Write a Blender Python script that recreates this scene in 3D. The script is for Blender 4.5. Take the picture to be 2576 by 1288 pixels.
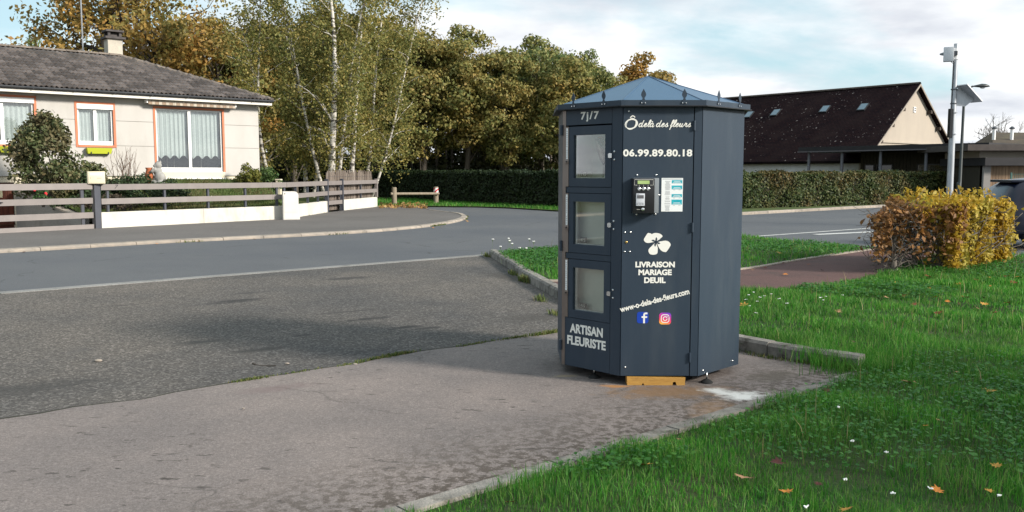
import bpy, bmesh, math, random
import numpy as np
from mathutils import Vector, Matrix

# ------------------------------------------------------------------ scene, camera, light
sc = bpy.context.scene
for o in list(bpy.data.objects):
    bpy.data.objects.remove(o)
COL = sc.collection
R = math.radians
FPX, HZ, EYE = 2200.0, 435.0, 1.6            # survey frame 2576 x 1288: focal length, horizon row, eye height
PITCH = math.atan((644 - HZ) / FPX)
cam_d = bpy.data.cameras.new('camera')
cam = bpy.data.objects.new('camera', cam_d)
COL.objects.link(cam)
cam.location = (0, 0, EYE)
cam.rotation_euler = (math.pi / 2 - PITCH, 0, 0)
cam_d.sensor_width = 36
cam_d.lens = 36 * FPX / 2576
cam_d.clip_start = 0.05
cam_d.clip_end = 3000
sc.camera = cam

SUN_DIR = Vector((0.91, -0.41, 0.0)).normalized()
SUN_EL = 25.0
sun_vec = Vector((SUN_DIR.x * math.cos(R(SUN_EL)), SUN_DIR.y * math.cos(R(SUN_EL)), math.sin(R(SUN_EL))))
sun_d = bpy.data.lights.new('sun', 'SUN')
sun_d.energy = 5.0
sun_d.angle = R(9.0)
sun_d.color = (1.0, 0.93, 0.83)
sun = bpy.data.objects.new('sun', sun_d)
COL.objects.link(sun)
sun.rotation_euler = sun_vec.to_track_quat('Z', 'Y').to_euler()
sun.location = (20, -12, 15)

sc.view_settings.view_transform = 'Standard'
sc.view_settings.look = 'None'
sc.view_settings.exposure = 0.38
sc.view_settings.gamma = 1.0
sc.render.engine = 'CYCLES'
sc.cycles.max_bounces = 6
sc.cycles.diffuse_bounces = 3
sc.cycles.glossy_bounces = 3
sc.cycles.transparent_max_bounces = 8
sc.cycles.caustics_reflective = False
sc.cycles.caustics_refractive = False

world = bpy.data.worlds.new('World')
sc.world = world
world.use_nodes = True


def N(nt, t, **kw):
    n = nt.nodes.new(t)
    for k, v in kw.items():
        if k.startswith('i_'):
            key = k[2:]
            key = int(key) if key.isdigit() else key.replace('_', ' ')
            n.inputs[key].default_value = v
        else:
            setattr(n, k, v)
    return n


def ramp(nt, fac, stops, interp='LINEAR'):
    r = nt.nodes.new('ShaderNodeValToRGB')
    r.color_ramp.interpolation = interp
    el = r.color_ramp.elements
    while len(el) < len(stops):
        el.new(0.5)
    for e, (p, c) in zip(el, stops):
        e.position = p
        e.color = c if len(c) == 4 else (*c, 1)
    nt.links.new(fac, r.inputs[0])
    return r


def g3(v):
    return (v, v, v)


def mixc(nt, fac, a, b, blend='MIX'):
    m = nt.nodes.new('ShaderNodeMix')
    m.data_type = 'RGBA'
    m.blend_type = blend
    for sock, val in ((m.inputs[0], fac), (m.inputs[6], a), (m.inputs[7], b)):
        if hasattr(val, 'is_linked'):
            nt.links.new(val, sock)
        elif isinstance(val, (int, float)):
            sock.default_value = val
        else:
            sock.default_value = (*val, 1) if len(val) == 3 else val
    return m.outputs[2]


def math_n(nt, op, a, b=None, clamp=False):
    m = nt.nodes.new('ShaderNodeMath')
    m.operation = op
    m.use_clamp = clamp
    for s, v in zip(m.inputs, (a, b)):
        if v is None:
            continue
        if hasattr(v, 'is_linked'):
            nt.links.new(v, s)
        else:
            s.default_value = v
    return m.outputs[0]


def build_world():
    nt = world.node_tree
    nt.nodes.clear()
    out = N(nt, 'ShaderNodeOutputWorld')
    bg = N(nt, 'ShaderNodeBackground')
    bg.inputs['Strength'].default_value = 0.074
    nt.links.new(bg.outputs[0], out.inputs[0])
    sky = N(nt, 'ShaderNodeTexSky', sky_type='NISHITA', sun_disc=False, sun_elevation=R(SUN_EL))
    sky.sun_rotation = math.atan2(SUN_DIR.x, SUN_DIR.y)
    sky.air_density = 1.0
    sky.dust_density = 0.6
    sky.ozone_density = 1.4
    tc = N(nt, 'ShaderNodeTexCoord')
    sep = N(nt, 'ShaderNodeSeparateXYZ')
    nt.links.new(tc.outputs['Generated'], sep.inputs[0])
    z = math_n(nt, 'MAXIMUM', sep.outputs[2], 0.0)
    den = math_n(nt, 'ADD', z, 0.16)
    px = math_n(nt, 'DIVIDE', sep.outputs[0], den)
    py = math_n(nt, 'DIVIDE', sep.outputs[1], den)
    cmb = N(nt, 'ShaderNodeCombineXYZ')
    nt.links.new(px, cmb.inputs[0])
    nt.links.new(py, cmb.inputs[1])
    mp = N(nt, 'ShaderNodeMapping')
    mp.inputs['Location'].default_value = CLOUD_OFF
    nt.links.new(cmb.outputs[0], mp.inputs[0])
    n1 = N(nt, 'ShaderNodeTexNoise', i_Scale=0.62, i_Detail=7.0, i_Roughness=0.54, i_Distortion=0.25)
    nt.links.new(mp.outputs[0], n1.inputs['Vector'])
    low = math_n(nt, 'MINIMUM', math_n(nt, 'SUBTRACT', 0.125, math_n(nt, 'MULTIPLY', z, 0.80)), 0.125)
    low = math_n(nt, 'MAXIMUM', low, -0.045)
    cover = ramp(nt, math_n(nt, 'ADD', n1.outputs[0], low), [(0.42, g3(0)), (0.55, g3(1))])
    n2 = N(nt, 'ShaderNodeTexNoise', i_Scale=0.95, i_Detail=6.0, i_Roughness=0.55)
    mp2 = N(nt, 'ShaderNodeMapping')
    mp2.inputs['Location'].default_value = (CLOUD_OFF[0] + 3.1, CLOUD_OFF[1] - 1.7, 4.0)
    nt.links.new(cmb.outputs[0], mp2.inputs[0])
    nt.links.new(mp2.outputs[0], n2.inputs['Vector'])
    shade = ramp(nt, n2.outputs[0], [(0.36, (7.4, 7.8, 8.6)), (0.47, (10.0, 10.3, 10.7)), (0.57, (12.4, 12.4, 12.4))])
    # real sky brightness, lifted a little by thin high cloud
    thin = mixc(nt, 0.55, sky.outputs[0], (8.4, 11.8, 12.8))
    col = mixc(nt, cover.outputs[0], thin, shade.outputs[0])
    nt.links.new(col, bg.inputs['Color'])


CLOUD_OFF = (2.3, 0.4, 0.0)
build_world()

# ------------------------------------------------------------------ survey helpers
rng = np.random.default_rng(7)
random.seed(7)


def ray(x, y):
    u = (x - 1288) / FPX
    v = (644 - y) / FPX
    return Vector((u, math.cos(PITCH) + v * math.sin(PITCH), -math.sin(PITCH) + v * math.cos(PITCH)))


def G(x, y, z=0.0):
    d = ray(x, y)
    t = (z - EYE) / d.z
    return Vector((d.x * t, d.y * t, z))


def P(x, y, Y):
    d = ray(x, y)
    t = Y / d.y
    return Vector((d.x * t, Y, EYE + d.z * t))


def hit(x, y, pt, n):
    d = ray(x, y)
    o = Vector((0, 0, EYE))
    t = (Vector(pt) - o).dot(n) / d.dot(n)
    return o + d * t


# ------------------------------------------------------------------ mesh helpers
ORG = {}


class MB:
    def __init__(self):
        self.v = []
        self.f = []
        self.mi = []

    def add(self, verts, faces, mi=0):
        b = len(self.v)
        self.v.extend([tuple(p) for p in verts])
        self.f.extend([tuple(i + b for i in f) for f in faces])
        self.mi.extend([mi] * len(faces))
        return self

    def box(self, lo, hi, M=None, mi=0):
        x0, y0, z0 = lo
        x1, y1, z1 = hi
        vs = [Vector(p) for p in ((x0, y0, z0), (x1, y0, z0), (x1, y1, z0), (x0, y1, z0),
                                  (x0, y0, z1), (x1, y0, z1), (x1, y1, z1), (x0, y1, z1))]
        if M is not None:
            vs = [M @ p for p in vs]
        return self.add(vs, [(0, 3, 2, 1), (4, 5, 6, 7), (0, 1, 5, 4), (1, 2, 6, 5), (2, 3, 7, 6), (3, 0, 4, 7)], mi)

    def cbox(self, lo, hi, c=0.01, M=None, mi=0):
        """box with chamfered vertical and horizontal edges"""
        bm = bmesh.new()
        bmesh.ops.create_cube(bm, size=1)
        for v in bm.verts:
            v.co = Vector([(lo[i] + hi[i]) / 2 + v.co[i] * (hi[i] - lo[i]) for i in range(3)])
        bmesh.ops.bevel(bm, geom=list(bm.edges), offset=c, segments=2, affect='EDGES', profile=0.6)
        bm.verts.index_update()
        vs = [(M @ v.co if M is not None else v.co.copy()) for v in bm.verts]
        fs = [[v.index for v in f.verts] for f in bm.faces]
        bm.free()
        return self.add(vs, fs, mi)

    def tube(self, pts, radii, n=6, cap=True, mi=0):
        pts = [Vector(p) for p in pts]
        if isinstance(radii, (int, float)):
            radii = [radii] * len(pts)
        rings = []
        prev = None
        for i, p in enumerate(pts):
            if i == 0:
                d = pts[1] - p
            elif i == len(pts) - 1:
                d = p - pts[i - 1]
            else:
                d = pts[i + 1] - pts[i - 1]
            d.normalize()
            if prev is None:
                a = d.orthogonal().normalized()
            else:
                a = (prev - d * prev.dot(d))
                a = a.normalized() if a.length > 1e-6 else d.orthogonal().normalized()
            prev = a
            b = d.cross(a)
            rings.append([p + (a * math.cos(2 * math.pi * k / n) + b * math.sin(2 * math.pi * k / n)) * radii[i] for k in range(n)])
        vs = [q for r in rings for q in r]
        fs = []
        for i in range(len(rings) - 1):
            for k in range(n):
                fs.append((i * n + k, i * n + (k + 1) % n, (i + 1) * n + (k + 1) % n, (i + 1) * n + k))
        if cap:
            fs.append(tuple(range(n - 1, -1, -1)))
            fs.append(tuple((len(rings) - 1) * n + k for k in range(n)))
        return self.add(vs, fs, mi)

    def lathe(self, prof, n=16, M=None, mi=0, cap=True):
        vs = []
        for r, z in prof:
            for k in range(n):
                q = Vector((r * math.cos(2 * math.pi * k / n), r * math.sin(2 * math.pi * k / n), z))
                vs.append(M @ q if M is not None else q)
        fs = []
        for i in range(len(prof) - 1):
            for k in range(n):
                fs.append((i * n + k, i * n + (k + 1) % n, (i + 1) * n + (k + 1) % n, (i + 1) * n + k))
        if cap:
            fs.append(tuple(range(n - 1, -1, -1)))
            fs.append(tuple((len(prof) - 1) * n + k for k in range(n)))
        return self.add(vs, fs, mi)

    def prism(self, poly, z0, z1, M=None, mi=0):
        """poly: list of (x, y) counter-clockwise, z0/z1 numbers"""
        n = len(poly)
        vs = [Vector((x, y, z0)) for x, y in poly] + [Vector((x, y, z1)) for x, y in poly]
        if M is not None:
            vs = [M @ p for p in vs]
        fs = [tuple(range(n - 1, -1, -1)), tuple(range(n, 2 * n))]
        for k in range(n):
            fs.append((k, (k + 1) % n, n + (k + 1) % n, n + k))
        return self.add(vs, fs, mi)

    def build(self, name, mat, parent=None, smooth=False, auto=None):
        me = bpy.data.meshes.new(name)
        off = ORG.get(parent.as_pointer(), Vector((0, 0, 0))) if parent else Vector((0, 0, 0))
        vs = self.v if off.length == 0 else [(p[0] - off.x, p[1] - off.y, p[2] - off.z) for p in self.v]
        me.from_pydata(vs, [], self.f)
        mats = mat if isinstance(mat, (list, tuple)) else [mat]
        for m in mats:
            me.materials.append(m)
        if len(mats) > 1:
            me.polygons.foreach_set('material_index', self.mi)
        if smooth:
            me.polygons.foreach_set('use_smooth', [True] * len(me.polygons))
            if auto:
                me.set_sharp_from_angle(angle=R(auto))
        me.update()
        return link(name, me, parent)


def link(name, me, parent=None):
    o = bpy.data.objects.new(name, me)
    COL.objects.link(o)
    if parent is not None:
        o.parent = parent
        ORG[o.as_pointer()] = ORG.get(parent.as_pointer(), Vector((0, 0, 0)))
    return o


def np_mesh(name, verts, faces_n, mat, parent=None, k=4):
    """verts (n*k,3) float array: n separate polygons of k corners each"""
    verts = np.asarray(verts, dtype=np.float32).reshape(-1, 3)
    if parent is not None:
        o = ORG.get(parent.as_pointer(), Vector((0, 0, 0)))
        verts = verts - np.array(o, dtype=np.float32)
    n = len(verts) // k
    me = bpy.data.meshes.new(name)
    me.vertices.add(n * k)
    me.vertices.foreach_set('co', verts.ravel())
    me.loops.add(n * k)
    me.loops.foreach_set('vertex_index', np.arange(n * k, dtype=np.int32))
    me.polygons.add(n)
    me.polygons.foreach_set('loop_start', np.arange(0, n * k, k, dtype=np.int32))
    for m in (mat if isinstance(mat, (list, tuple)) else [mat]):
        me.materials.append(m)
    me.update(calc_edges=True)
    me.validate()
    return link(name, me, parent)


def tag(o, label=None, cat=None, group=None, kind=None):
    if label:
        o['label'] = label
    if cat:
        o['category'] = cat
    if group:
        o['group'] = group
    if kind:
        o['kind'] = kind
    return o


def thing(name, loc, label, cat, group=None):
    o = bpy.data.objects.new(name, None)
    COL.objects.link(o)
    o.empty_display_size = 0.1
    o.location = loc
    ORG[o.as_pointer()] = Vector(loc)
    return tag(o, label, cat, group)


def copy_tree(o, parent=None):
    c = o.copy()
    COL.objects.link(c)
    c.parent = parent
    for ch in o.children:
        copy_tree(ch, c)
    return c


def frame(origin, right, normal):
    """matrix with local x = right, y = outward normal, z = up"""
    r = Vector(right).normalized()
    n = Vector(normal).normalized()
    M = Matrix((r.to_4d(), n.to_4d(), Vector((0, 0, 1)).to_4d(), (0, 0, 0, 1))).transposed()
    for i in range(3):
        M[3][i] = 0
    M.translation = Vector(origin)
    return M


# ------------------------------------------------------------------ materials
MATS = {}


def new_mat(name):
    m = bpy.data.materials.new(name)
    m.use_nodes = True
    nt = m.node_tree
    bs = nt.nodes['Principled BSDF']
    MATS[name] = m
    return m, nt, bs


def mat(name, col, col2=None, scale=6.0, detail=5.0, rough=0.75, metal=0.0, spec=0.35, bump=0.0, bscale=60.0,
        rnd=0.0, dirt=None, dscale=1.5, dlo=0.5, dhi=0.7, stretch=(1, 1, 1), coat=0.0):
    """painted / mineral surface: two tones by noise, optional second 'dirt' tone, fine relief"""
    m, nt, bs = new_mat(name)
    tc = N(nt, 'ShaderNodeTexCoord')
    mp = N(nt, 'ShaderNodeMapping')
    mp.inputs['Scale'].default_value = stretch
    nt.links.new(tc.outputs['Object'], mp.inputs[0])
    c = None
    if col2 is not None:
        n1 = N(nt, 'ShaderNodeTexNoise', i_Scale=scale, i_Detail=detail, i_Roughness=0.6)
        nt.links.new(mp.outputs[0], n1.inputs['Vector'])
        c = mixc(nt, ramp(nt, n1.outputs[0], [(0.36, g3(0)), (0.64, g3(1))]).outputs[0], col, col2)
    if dirt is not None:
        n2 = N(nt, 'ShaderNodeTexNoise', i_Scale=dscale, i_Detail=8.0, i_Roughness=0.65)
        nt.links.new(mp.outputs[0], n2.inputs['Vector'])
        c = mixc(nt, ramp(nt, n2.outputs[0], [(dlo, g3(0)), (dhi, g3(1))]).outputs[0], c if c is not None else col, dirt)
    if rnd > 0:
        oi = N(nt, 'ShaderNodeObjectInfo')
        hs = N(nt, 'ShaderNodeHueSaturation')
        nt.links.new(math_n(nt, 'ADD', math_n(nt, 'MULTIPLY', oi.outputs['Random'], 2 * rnd), 1 - rnd), hs.inputs['Value'])
        if c is not None:
            nt.links.new(c, hs.inputs['Color'])
        else:
            hs.inputs['Color'].default_value = (*col, 1)
        c = hs.outputs[0]
    if c is not None:
        nt.links.new(c, bs.inputs['Base Color'])
    else:
        bs.inputs['Base Color'].default_value = (*col, 1)
    bs.inputs['Roughness'].default_value = rough
    bs.inputs['Metallic'].default_value = metal
    bs.inputs['Specular IOR Level'].default_value = spec
    if coat:
        bs.inputs['Coat Weight'].default_value = coat
        bs.inputs['Coat Roughness'].default_value = 0.05
    if bump > 0:
        n3 = N(nt, 'ShaderNodeTexNoise', i_Scale=bscale, i_Detail=4.0, i_Roughness=0.6)
        nt.links.new(mp.outputs[0], n3.inputs['Vector'])
        b = N(nt, 'ShaderNodeBump', i_Strength=min(1.0, bump), i_Distance=0.01)
        nt.links.new(n3.outputs[0], b.inputs['Height'])
        nt.links.new(b.outputs[0], bs.inputs['Normal'])
    return m


def leaf_mat(name, cols, cols2=None, clump=0.35, trans=0.3, rough=0.6):
    """leaf colour from a ramp, one draw per leaf, drifting to a second ramp in patches"""
    m, nt, bs = new_mat(name)
    geo = N(nt, 'ShaderNodeNewGeometry')
    k = len(cols)
    r1 = ramp(nt, geo.outputs['Random Per Island'], [(i / max(1, k - 1), c) for i, c in enumerate(cols)])
    c = r1.outputs[0]
    if cols2:
        k = len(cols2)
        r2 = ramp(nt, geo.outputs['Random Per Island'], [(i / max(1, k - 1), q) for i, q in enumerate(cols2)])
        tc = N(nt, 'ShaderNodeTexCoord')
        n1 = N(nt, 'ShaderNodeTexNoise', i_Scale=clump, i_Detail=3.0)
        nt.links.new(tc.outputs['Object'], n1.inputs['Vector'])
        c = mixc(nt, ramp(nt, n1.outputs[0], [(0.42, g3(0)), (0.60, g3(1))]).outputs[0], c, r2.outputs[0])
    nt.links.new(c, bs.inputs['Base Color'])
    bs.inputs['Roughness'].default_value = rough
    bs.inputs['Specular IOR Level'].default_value = 0.3
    tr = N(nt, 'ShaderNodeBsdfTranslucent')
    nt.links.new(c, tr.inputs[0])
    mx = N(nt, 'ShaderNodeMixShader')
    mx.inputs[0].default_value = trans
    nt.links.new(bs.outputs[0], mx.inputs[1])
    nt.links.new(tr.outputs[0], mx.inputs[2])
    nt.links.new(mx.outputs[0], nt.nodes['Material Output'].inputs[0])
    return m


def glass_mat(name, tint=(0.9, 0.95, 0.94), refl=0.06, rough=0.02):
    m, nt, bs = new_mat(name)
    nt.nodes.remove(bs)
    tb = N(nt, 'ShaderNodeBsdfTransparent')
    tb.inputs[0].default_value = (*tint, 1)
    gl = N(nt, 'ShaderNodeBsdfGlossy')
    gl.inputs['Roughness'].default_value = rough
    fr = N(nt, 'ShaderNodeFresnel')
    fr.inputs['IOR'].default_value = 1.5
    mx = N(nt, 'ShaderNodeMixShader')
    nt.links.new(math_n(nt, 'ADD', fr.outputs[0], refl, True), mx.inputs[0])
    nt.links.new(tb.outputs[0], mx.inputs[1])
    nt.links.new(gl.outputs[0], mx.inputs[2])
    nt.links.new(mx.outputs[0], nt.nodes['Material Output'].inputs[0])
    return m


def pave_mat(name, base, base2, chip_lo, chip_hi, chip_scale, big=0.25, blotch=None, stains=(), rough=0.9, bump=0.5,
             cracks=0.0, crack_scale=0.5, moss=None, fine=140.0, pits=None):
    """road surfaces: stone chips, broad tone drift, dark blotches, named stains, cracks"""
    m, nt, bs = new_mat(name)
    tc = N(nt, 'ShaderNodeTexCoord')
    V = tc.outputs['Object']
    nb = N(nt, 'ShaderNodeTexNoise', i_Scale=big, i_Detail=6.0, i_Roughness=0.6)
    nt.links.new(V, nb.inputs['Vector'])
    c = mixc(nt, ramp(nt, nb.outputs[0], [(0.38, g3(0)), (0.62, g3(1))]).outputs[0], base, base2)
    vo = N(nt, 'ShaderNodeTexVoronoi', i_Scale=chip_scale)
    nt.links.new(V, vo.inputs['Vector'])
    sepc = N(nt, 'ShaderNodeSeparateColor')
    nt.links.new(vo.outputs['Color'], sepc.inputs[0])
    chip = ramp(nt, sepc.outputs[0], [(0.0, g3(chip_lo)), (0.75, g3(1.0)), (1.0, g3(chip_hi))])
    c = mixc(nt, 1.0, c, chip.outputs[0], 'MULTIPLY')
    nf = N(nt, 'ShaderNodeTexNoise', i_Scale=fine, i_Detail=3.0, i_Roughness=0.7)
    nt.links.new(V, nf.inputs['Vector'])
    c = mixc(nt, 1.0, c, ramp(nt, nf.outputs[0], [(0.3, g3(0.72)), (0.7, g3(1.28))]).outputs[0], 'MULTIPLY')
    if blotch:
        bcol, bs_, lo, hi = blotch
        n5 = N(nt, 'ShaderNodeTexNoise', i_Scale=bs_, i_Detail=9.0, i_Roughness=0.7)
        nt.links.new(V, n5.inputs['Vector'])
        c = mixc(nt, ramp(nt, n5.outputs[0], [(lo, g3(0)), (hi, g3(0.85))]).outputs[0], c, bcol)
    if moss:
        mcol, ax, ay, off, w = moss          # a band of growth along one edge
        sep = N(nt, 'ShaderNodeSeparateXYZ')
        nt.links.new(V, sep.inputs[0])
        dist = math_n(nt, 'ADD', math_n(nt, 'ADD', math_n(nt, 'MULTIPLY', sep.outputs[0], ax), math_n(nt, 'MULTIPLY', sep.outputs[1], ay)), off)
        band = math_n(nt, 'SUBTRACT', 1.0, math_n(nt, 'DIVIDE', dist, w), True)
        n6 = N(nt, 'ShaderNodeTexNoise', i_Scale=17.0, i_Detail=6.0, i_Roughness=0.7)
        nt.links.new(V, n6.inputs['Vector'])
        f = math_n(nt, 'MULTIPLY', band, ramp(nt, n6.outputs[0], [(0.46, g3(0)), (0.56, g3(1))]).outputs[0], True)
        c = mixc(nt, f, c, mcol)
    if pits:
        psc, plo, phi_, pcol = pits
        pm = N(nt, 'ShaderNodeMapping')
        pm.inputs['Rotation'].default_value = (0, 0, 0.5)
        pm.inputs['Scale'].default_value = (0.55, 1.3, 1.0)
        nt.links.new(V, pm.inputs[0])
        n7 = N(nt, 'ShaderNodeTexNoise', i_Scale=psc, i_Detail=5.0, i_Roughness=0.62)
        nt.links.new(pm.outputs[0], n7.inputs['Vector'])
        n8 = N(nt, 'ShaderNodeTexNoise', i_Scale=0.8, i_Detail=3.0)
        nt.links.new(V, n8.inputs['Vector'])
        pf = math_n(nt, 'MULTIPLY', ramp(nt, n7.outputs[0], [(plo, g3(0)), (phi_, g3(1))]).outputs[0], ramp(nt, n8.outputs[0], [(0.40, g3(0.15)), (0.62, g3(1))]).outputs[0])
        c = mixc(nt, pf, c, pcol)
    for (sx, sy, rx, ry, rot, scol, amt) in stains:
        mp = N(nt, 'ShaderNodeMapping', vector_type='TEXTURE')
        mp.inputs['Location'].default_value = (sx, sy, 0)
        mp.inputs['Rotation'].default_value = (0, 0, rot)
        mp.inputs['Scale'].default_value = (rx, ry, 1)
        nt.links.new(V, mp.inputs[0])
        sp = N(nt, 'ShaderNodeSeparateXYZ')
        nt.links.new(mp.outputs[0], sp.inputs[0])
        d2 = math_n(nt, 'ADD', math_n(nt, 'POWER', sp.outputs[0], 2.0), math_n(nt, 'POWER', sp.outputs[1], 2.0))
        nn = N(nt, 'ShaderNodeTexNoise', i_Scale=9.0, i_Detail=6.0, i_Roughness=0.7)
        nt.links.new(V, nn.inputs['Vector'])
        dd = math_n(nt, 'ADD', math_n(nt, 'SQRT', d2), math_n(nt, 'MULTIPLY', math_n(nt, 'SUBTRACT', nn.outputs[0], 0.5), 2.2))
        f = ramp(nt, dd, [(0.35, g3(amt)), (1.0, g3(0))])
        c = mixc(nt, f.outputs[0], c, scol)
    if cracks > 0:
        nw = N(nt, 'ShaderNodeTexNoise', i_Scale=3.0, i_Detail=5.0)
        nt.links.new(V, nw.inputs['Vector'])
        vm = N(nt, 'ShaderNodeVectorMath', operation='MULTIPLY_ADD')
        vm.inputs[1].default_value = (0.45, 0.45, 0)
        nt.links.new(nw.outputs['Color'], vm.inputs[0])
        nt.links.new(V, vm.inputs[2])
        vc = N(nt, 'ShaderNodeTexVoronoi', feature='DISTANCE_TO_EDGE', i_Scale=crack_scale)
        nt.links.new(vm.outputs[0], vc.inputs['Vector'])
        nk = N(nt, 'ShaderNodeTexNoise', i_Scale=0.9, i_Detail=2.0)
        nt.links.new(V, nk.inputs['Vector'])
        f = math_n(nt, 'MULTIPLY', ramp(nt, vc.outputs['Distance'], [(0.0, g3(1)), (0.006, g3(0))]).outputs[0],
                   ramp(nt, nk.outputs[0], [(0.50, g3(0)), (0.58, g3(1))]).outputs[0])
        c = mixc(nt, math_n(nt, 'MULTIPLY', f, cracks), c, (0.02, 0.02, 0.018))
    nt.links.new(c, bs.inputs['Base Color'])
    bs.inputs['Roughness'].default_value = rough
    bs.inputs['Specular IOR Level'].default_value = 0.25
    if bump:
        hgt = math_n(nt, 'ADD', math_n(nt, 'MULTIPLY', sepc.outputs[1], 0.6), nf.outputs[0])
        b = N(nt, 'ShaderNodeBump', i_Strength=bump, i_Distance=0.006)
        nt.links.new(hgt, b.inputs['Height'])
        nt.links.new(b.outputs[0], bs.inputs['Normal'])
    return m

# ------------------------------------------------------------------ materials of the setting
D2 = Vector((0.757, 0.653))                    # direction of the main road, the house and the pavements
N2 = Vector((-0.653, 0.757))                   # across the road, away from the camera
T_DARK = (0.045, 0.043, 0.042)


def spot(px_, py_):
    u = (px_ - 1288) / FPX
    v = (644 - py_) / FPX
    k = EYE / (math.sin(PITCH) - v * math.cos(PITCH))
    return (u * k, (math.cos(PITCH) + v * math.sin(PITCH)) * k)


M_road = pave_mat('asphalt_road', (0.088, 0.094, 0.106), (0.112, 0.116, 0.123), 0.88, 1.12, 90, big=0.18, bump=0.25, blotch=((0.085, 0.088, 0.095), 0.45, 0.54, 0.80),
                  cracks=0.5, crack_scale=0.22, fine=110)
M_lot = pave_mat('asphalt_lot', (0.086, 0.082, 0.080), (0.142, 0.126, 0.112), 0.5, 1.75, 62, big=0.30, bump=0.7,
                 blotch=((0.085, 0.08, 0.078), 1.1, 0.60, 0.74), pits=(16.0, 0.63, 0.68, (0.05, 0.047, 0.045)),
                 stains=[(*spot(px_, py_), rx, ry, 0.55, col, am) for (px_, py_, rx, ry, col, am) in (
                     (600, 757, 0.42, 0.14, T_DARK, 1.0), (580, 762, 0.5, 0.08, T_DARK, 0.9), (625, 738, 0.3, 0.12, (0.06, 0.057, 0.055), 0.8),
                     (875, 701, 0.55, 0.2, T_DARK, 0.8), (930, 803, 0.34, 0.10, T_DARK, 1.0), (1025, 824, 0.28, 0.09, T_DARK, 1.0),
                     (1085, 826, 0.2, 0.07, T_DARK, 0.9), (500, 862, 0.30, 0.10, (0.055, 0.053, 0.05), 0.85), (650, 882, 0.34, 0.10, (0.05, 0.048, 0.046), 0.9),
                     (760, 845, 0.16, 0.05, T_DARK, 0.8), (60, 980, 0.7, 0.25, (0.05, 0.048, 0.046), 0.7), (1290, 700, 0.3, 1.0, (0.055, 0.05, 0.045), 0.8),
                     (1330, 690, 0.2, 0.6, (0.05, 0.045, 0.04), 0.7), (1340, 800, 0.5, 0.3, (0.06, 0.055, 0.05), 0.6), (300, 770, 0.5, 0.06, T_DARK, 0.5), (880, 785, 0.5, 0.06, T_DARK, 0.7))])
M_slab = pave_mat('asphalt_pavement', (0.228, 0.194, 0.180), (0.176, 0.154, 0.147), 0.80, 1.20, 85, big=0.7, bump=0.5,
                  blotch=((0.13, 0.118, 0.112), 2.6, 0.60, 0.74), cracks=0.35, crack_scale=0.55, pits=(13.0, 0.615, 0.66, (0.055, 0.048, 0.044)),
                  moss=((0.065, 0.052, 0.042), -0.653, 0.757, -3.36, 0.95),
                  stains=[(1.15, 6.25, 0.55, 0.22, 0.1, (0.23, 0.13, 0.06), 0.7), (0.78, 6.42, 0.16, 0.05, -0.1, (0.42, 0.20, 0.07), 0.9),
                          (1.35, 5.75, 0.18, 0.45, -0.3, (0.26, 0.16, 0.09), 0.55), (1.66, 6.13, 0.22, 0.13, 0.4, (0.62, 0.62, 0.60), 1.0),
                          (1.52, 6.26, 0.17, 0.10, -0.5, (0.60, 0.60, 0.58), 0.95), (0.42, 6.75, 0.13, 0.06, 0.2, (0.30, 0.24, 0.16), 0.8),
                          (2.05, 6.75, 0.3, 0.2, 0.6, (0.10, 0.085, 0.07), 0.8), (-1.75, 6.35, 0.35, 0.12, 0.5, (0.17, 0.13, 0.125), 0.7),
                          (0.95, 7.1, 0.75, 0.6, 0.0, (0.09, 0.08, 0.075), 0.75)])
M_walk = pave_mat('asphalt_walk', (0.118, 0.110, 0.105), (0.142, 0.132, 0.126), 0.85, 1.15, 70, big=0.3, bump=0.3,
                  blotch=((0.10, 0.095, 0.09), 0.5, 0.6, 0.75))
M_path = pave_mat('red_path', (0.118, 0.066, 0.060), (0.095, 0.056, 0.052), 0.8, 1.2, 70, big=0.7, bump=0.4,
                  blotch=((0.06, 0.045, 0.04), 1.4, 0.56, 0.74))
M_gutter = pave_mat('gutter_concrete', (0.27, 0.265, 0.255), (0.21, 0.208, 0.2), 0.8, 1.15, 60, big=0.8, bump=0.3,
                    blotch=((0.10, 0.1, 0.095), 1.6, 0.55, 0.7))
M_kerb = mat('kerb_concrete', (0.34, 0.29, 0.24), (0.26, 0.23, 0.20), scale=5, rough=0.9, bump=0.5, bscale=90, rnd=0.12,
             dirt=(0.12, 0.11, 0.09), dscale=4.0, dlo=0.55, dhi=0.75)
M_kerb_old = mat('kerb_weathered', (0.27, 0.25, 0.225), (0.17, 0.16, 0.145), scale=9, rough=0.95, bump=0.9, bscale=70, rnd=0.15,
                 dirt=(0.075, 0.07, 0.055), dscale=7.0, dlo=0.5, dhi=0.66)
M_ground = mat('field_ground', (0.055, 0.075, 0.025), (0.075, 0.065, 0.03), scale=0.6, rough=1.0, bump=0.6, bscale=8)
M_soil = mat('turf_soil', (0.022, 0.055, 0.010), (0.040, 0.050, 0.016), scale=3.0, rough=1.0, bump=1.0, bscale=30,
             dirt=(0.075, 0.055, 0.032), dscale=1.2, dlo=0.62, dhi=0.72)
M_drive = pave_mat('drive_concrete', (0.30, 0.29, 0.27), (0.25, 0.24, 0.225), 0.9, 1.1, 40, big=0.6, bump=0.2,
                   blotch=((0.16, 0.15, 0.14), 0.9, 0.55, 0.75))
M_paint = mat('road_paint', (0.62, 0.62, 0.60), (0.42, 0.42, 0.41), scale=14, rough=0.8, dirt=(0.2, 0.2, 0.2), dscale=9, dlo=0.55, dhi=0.7)


def v2(p):
    return Vector((p[0], p[1]))


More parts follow.
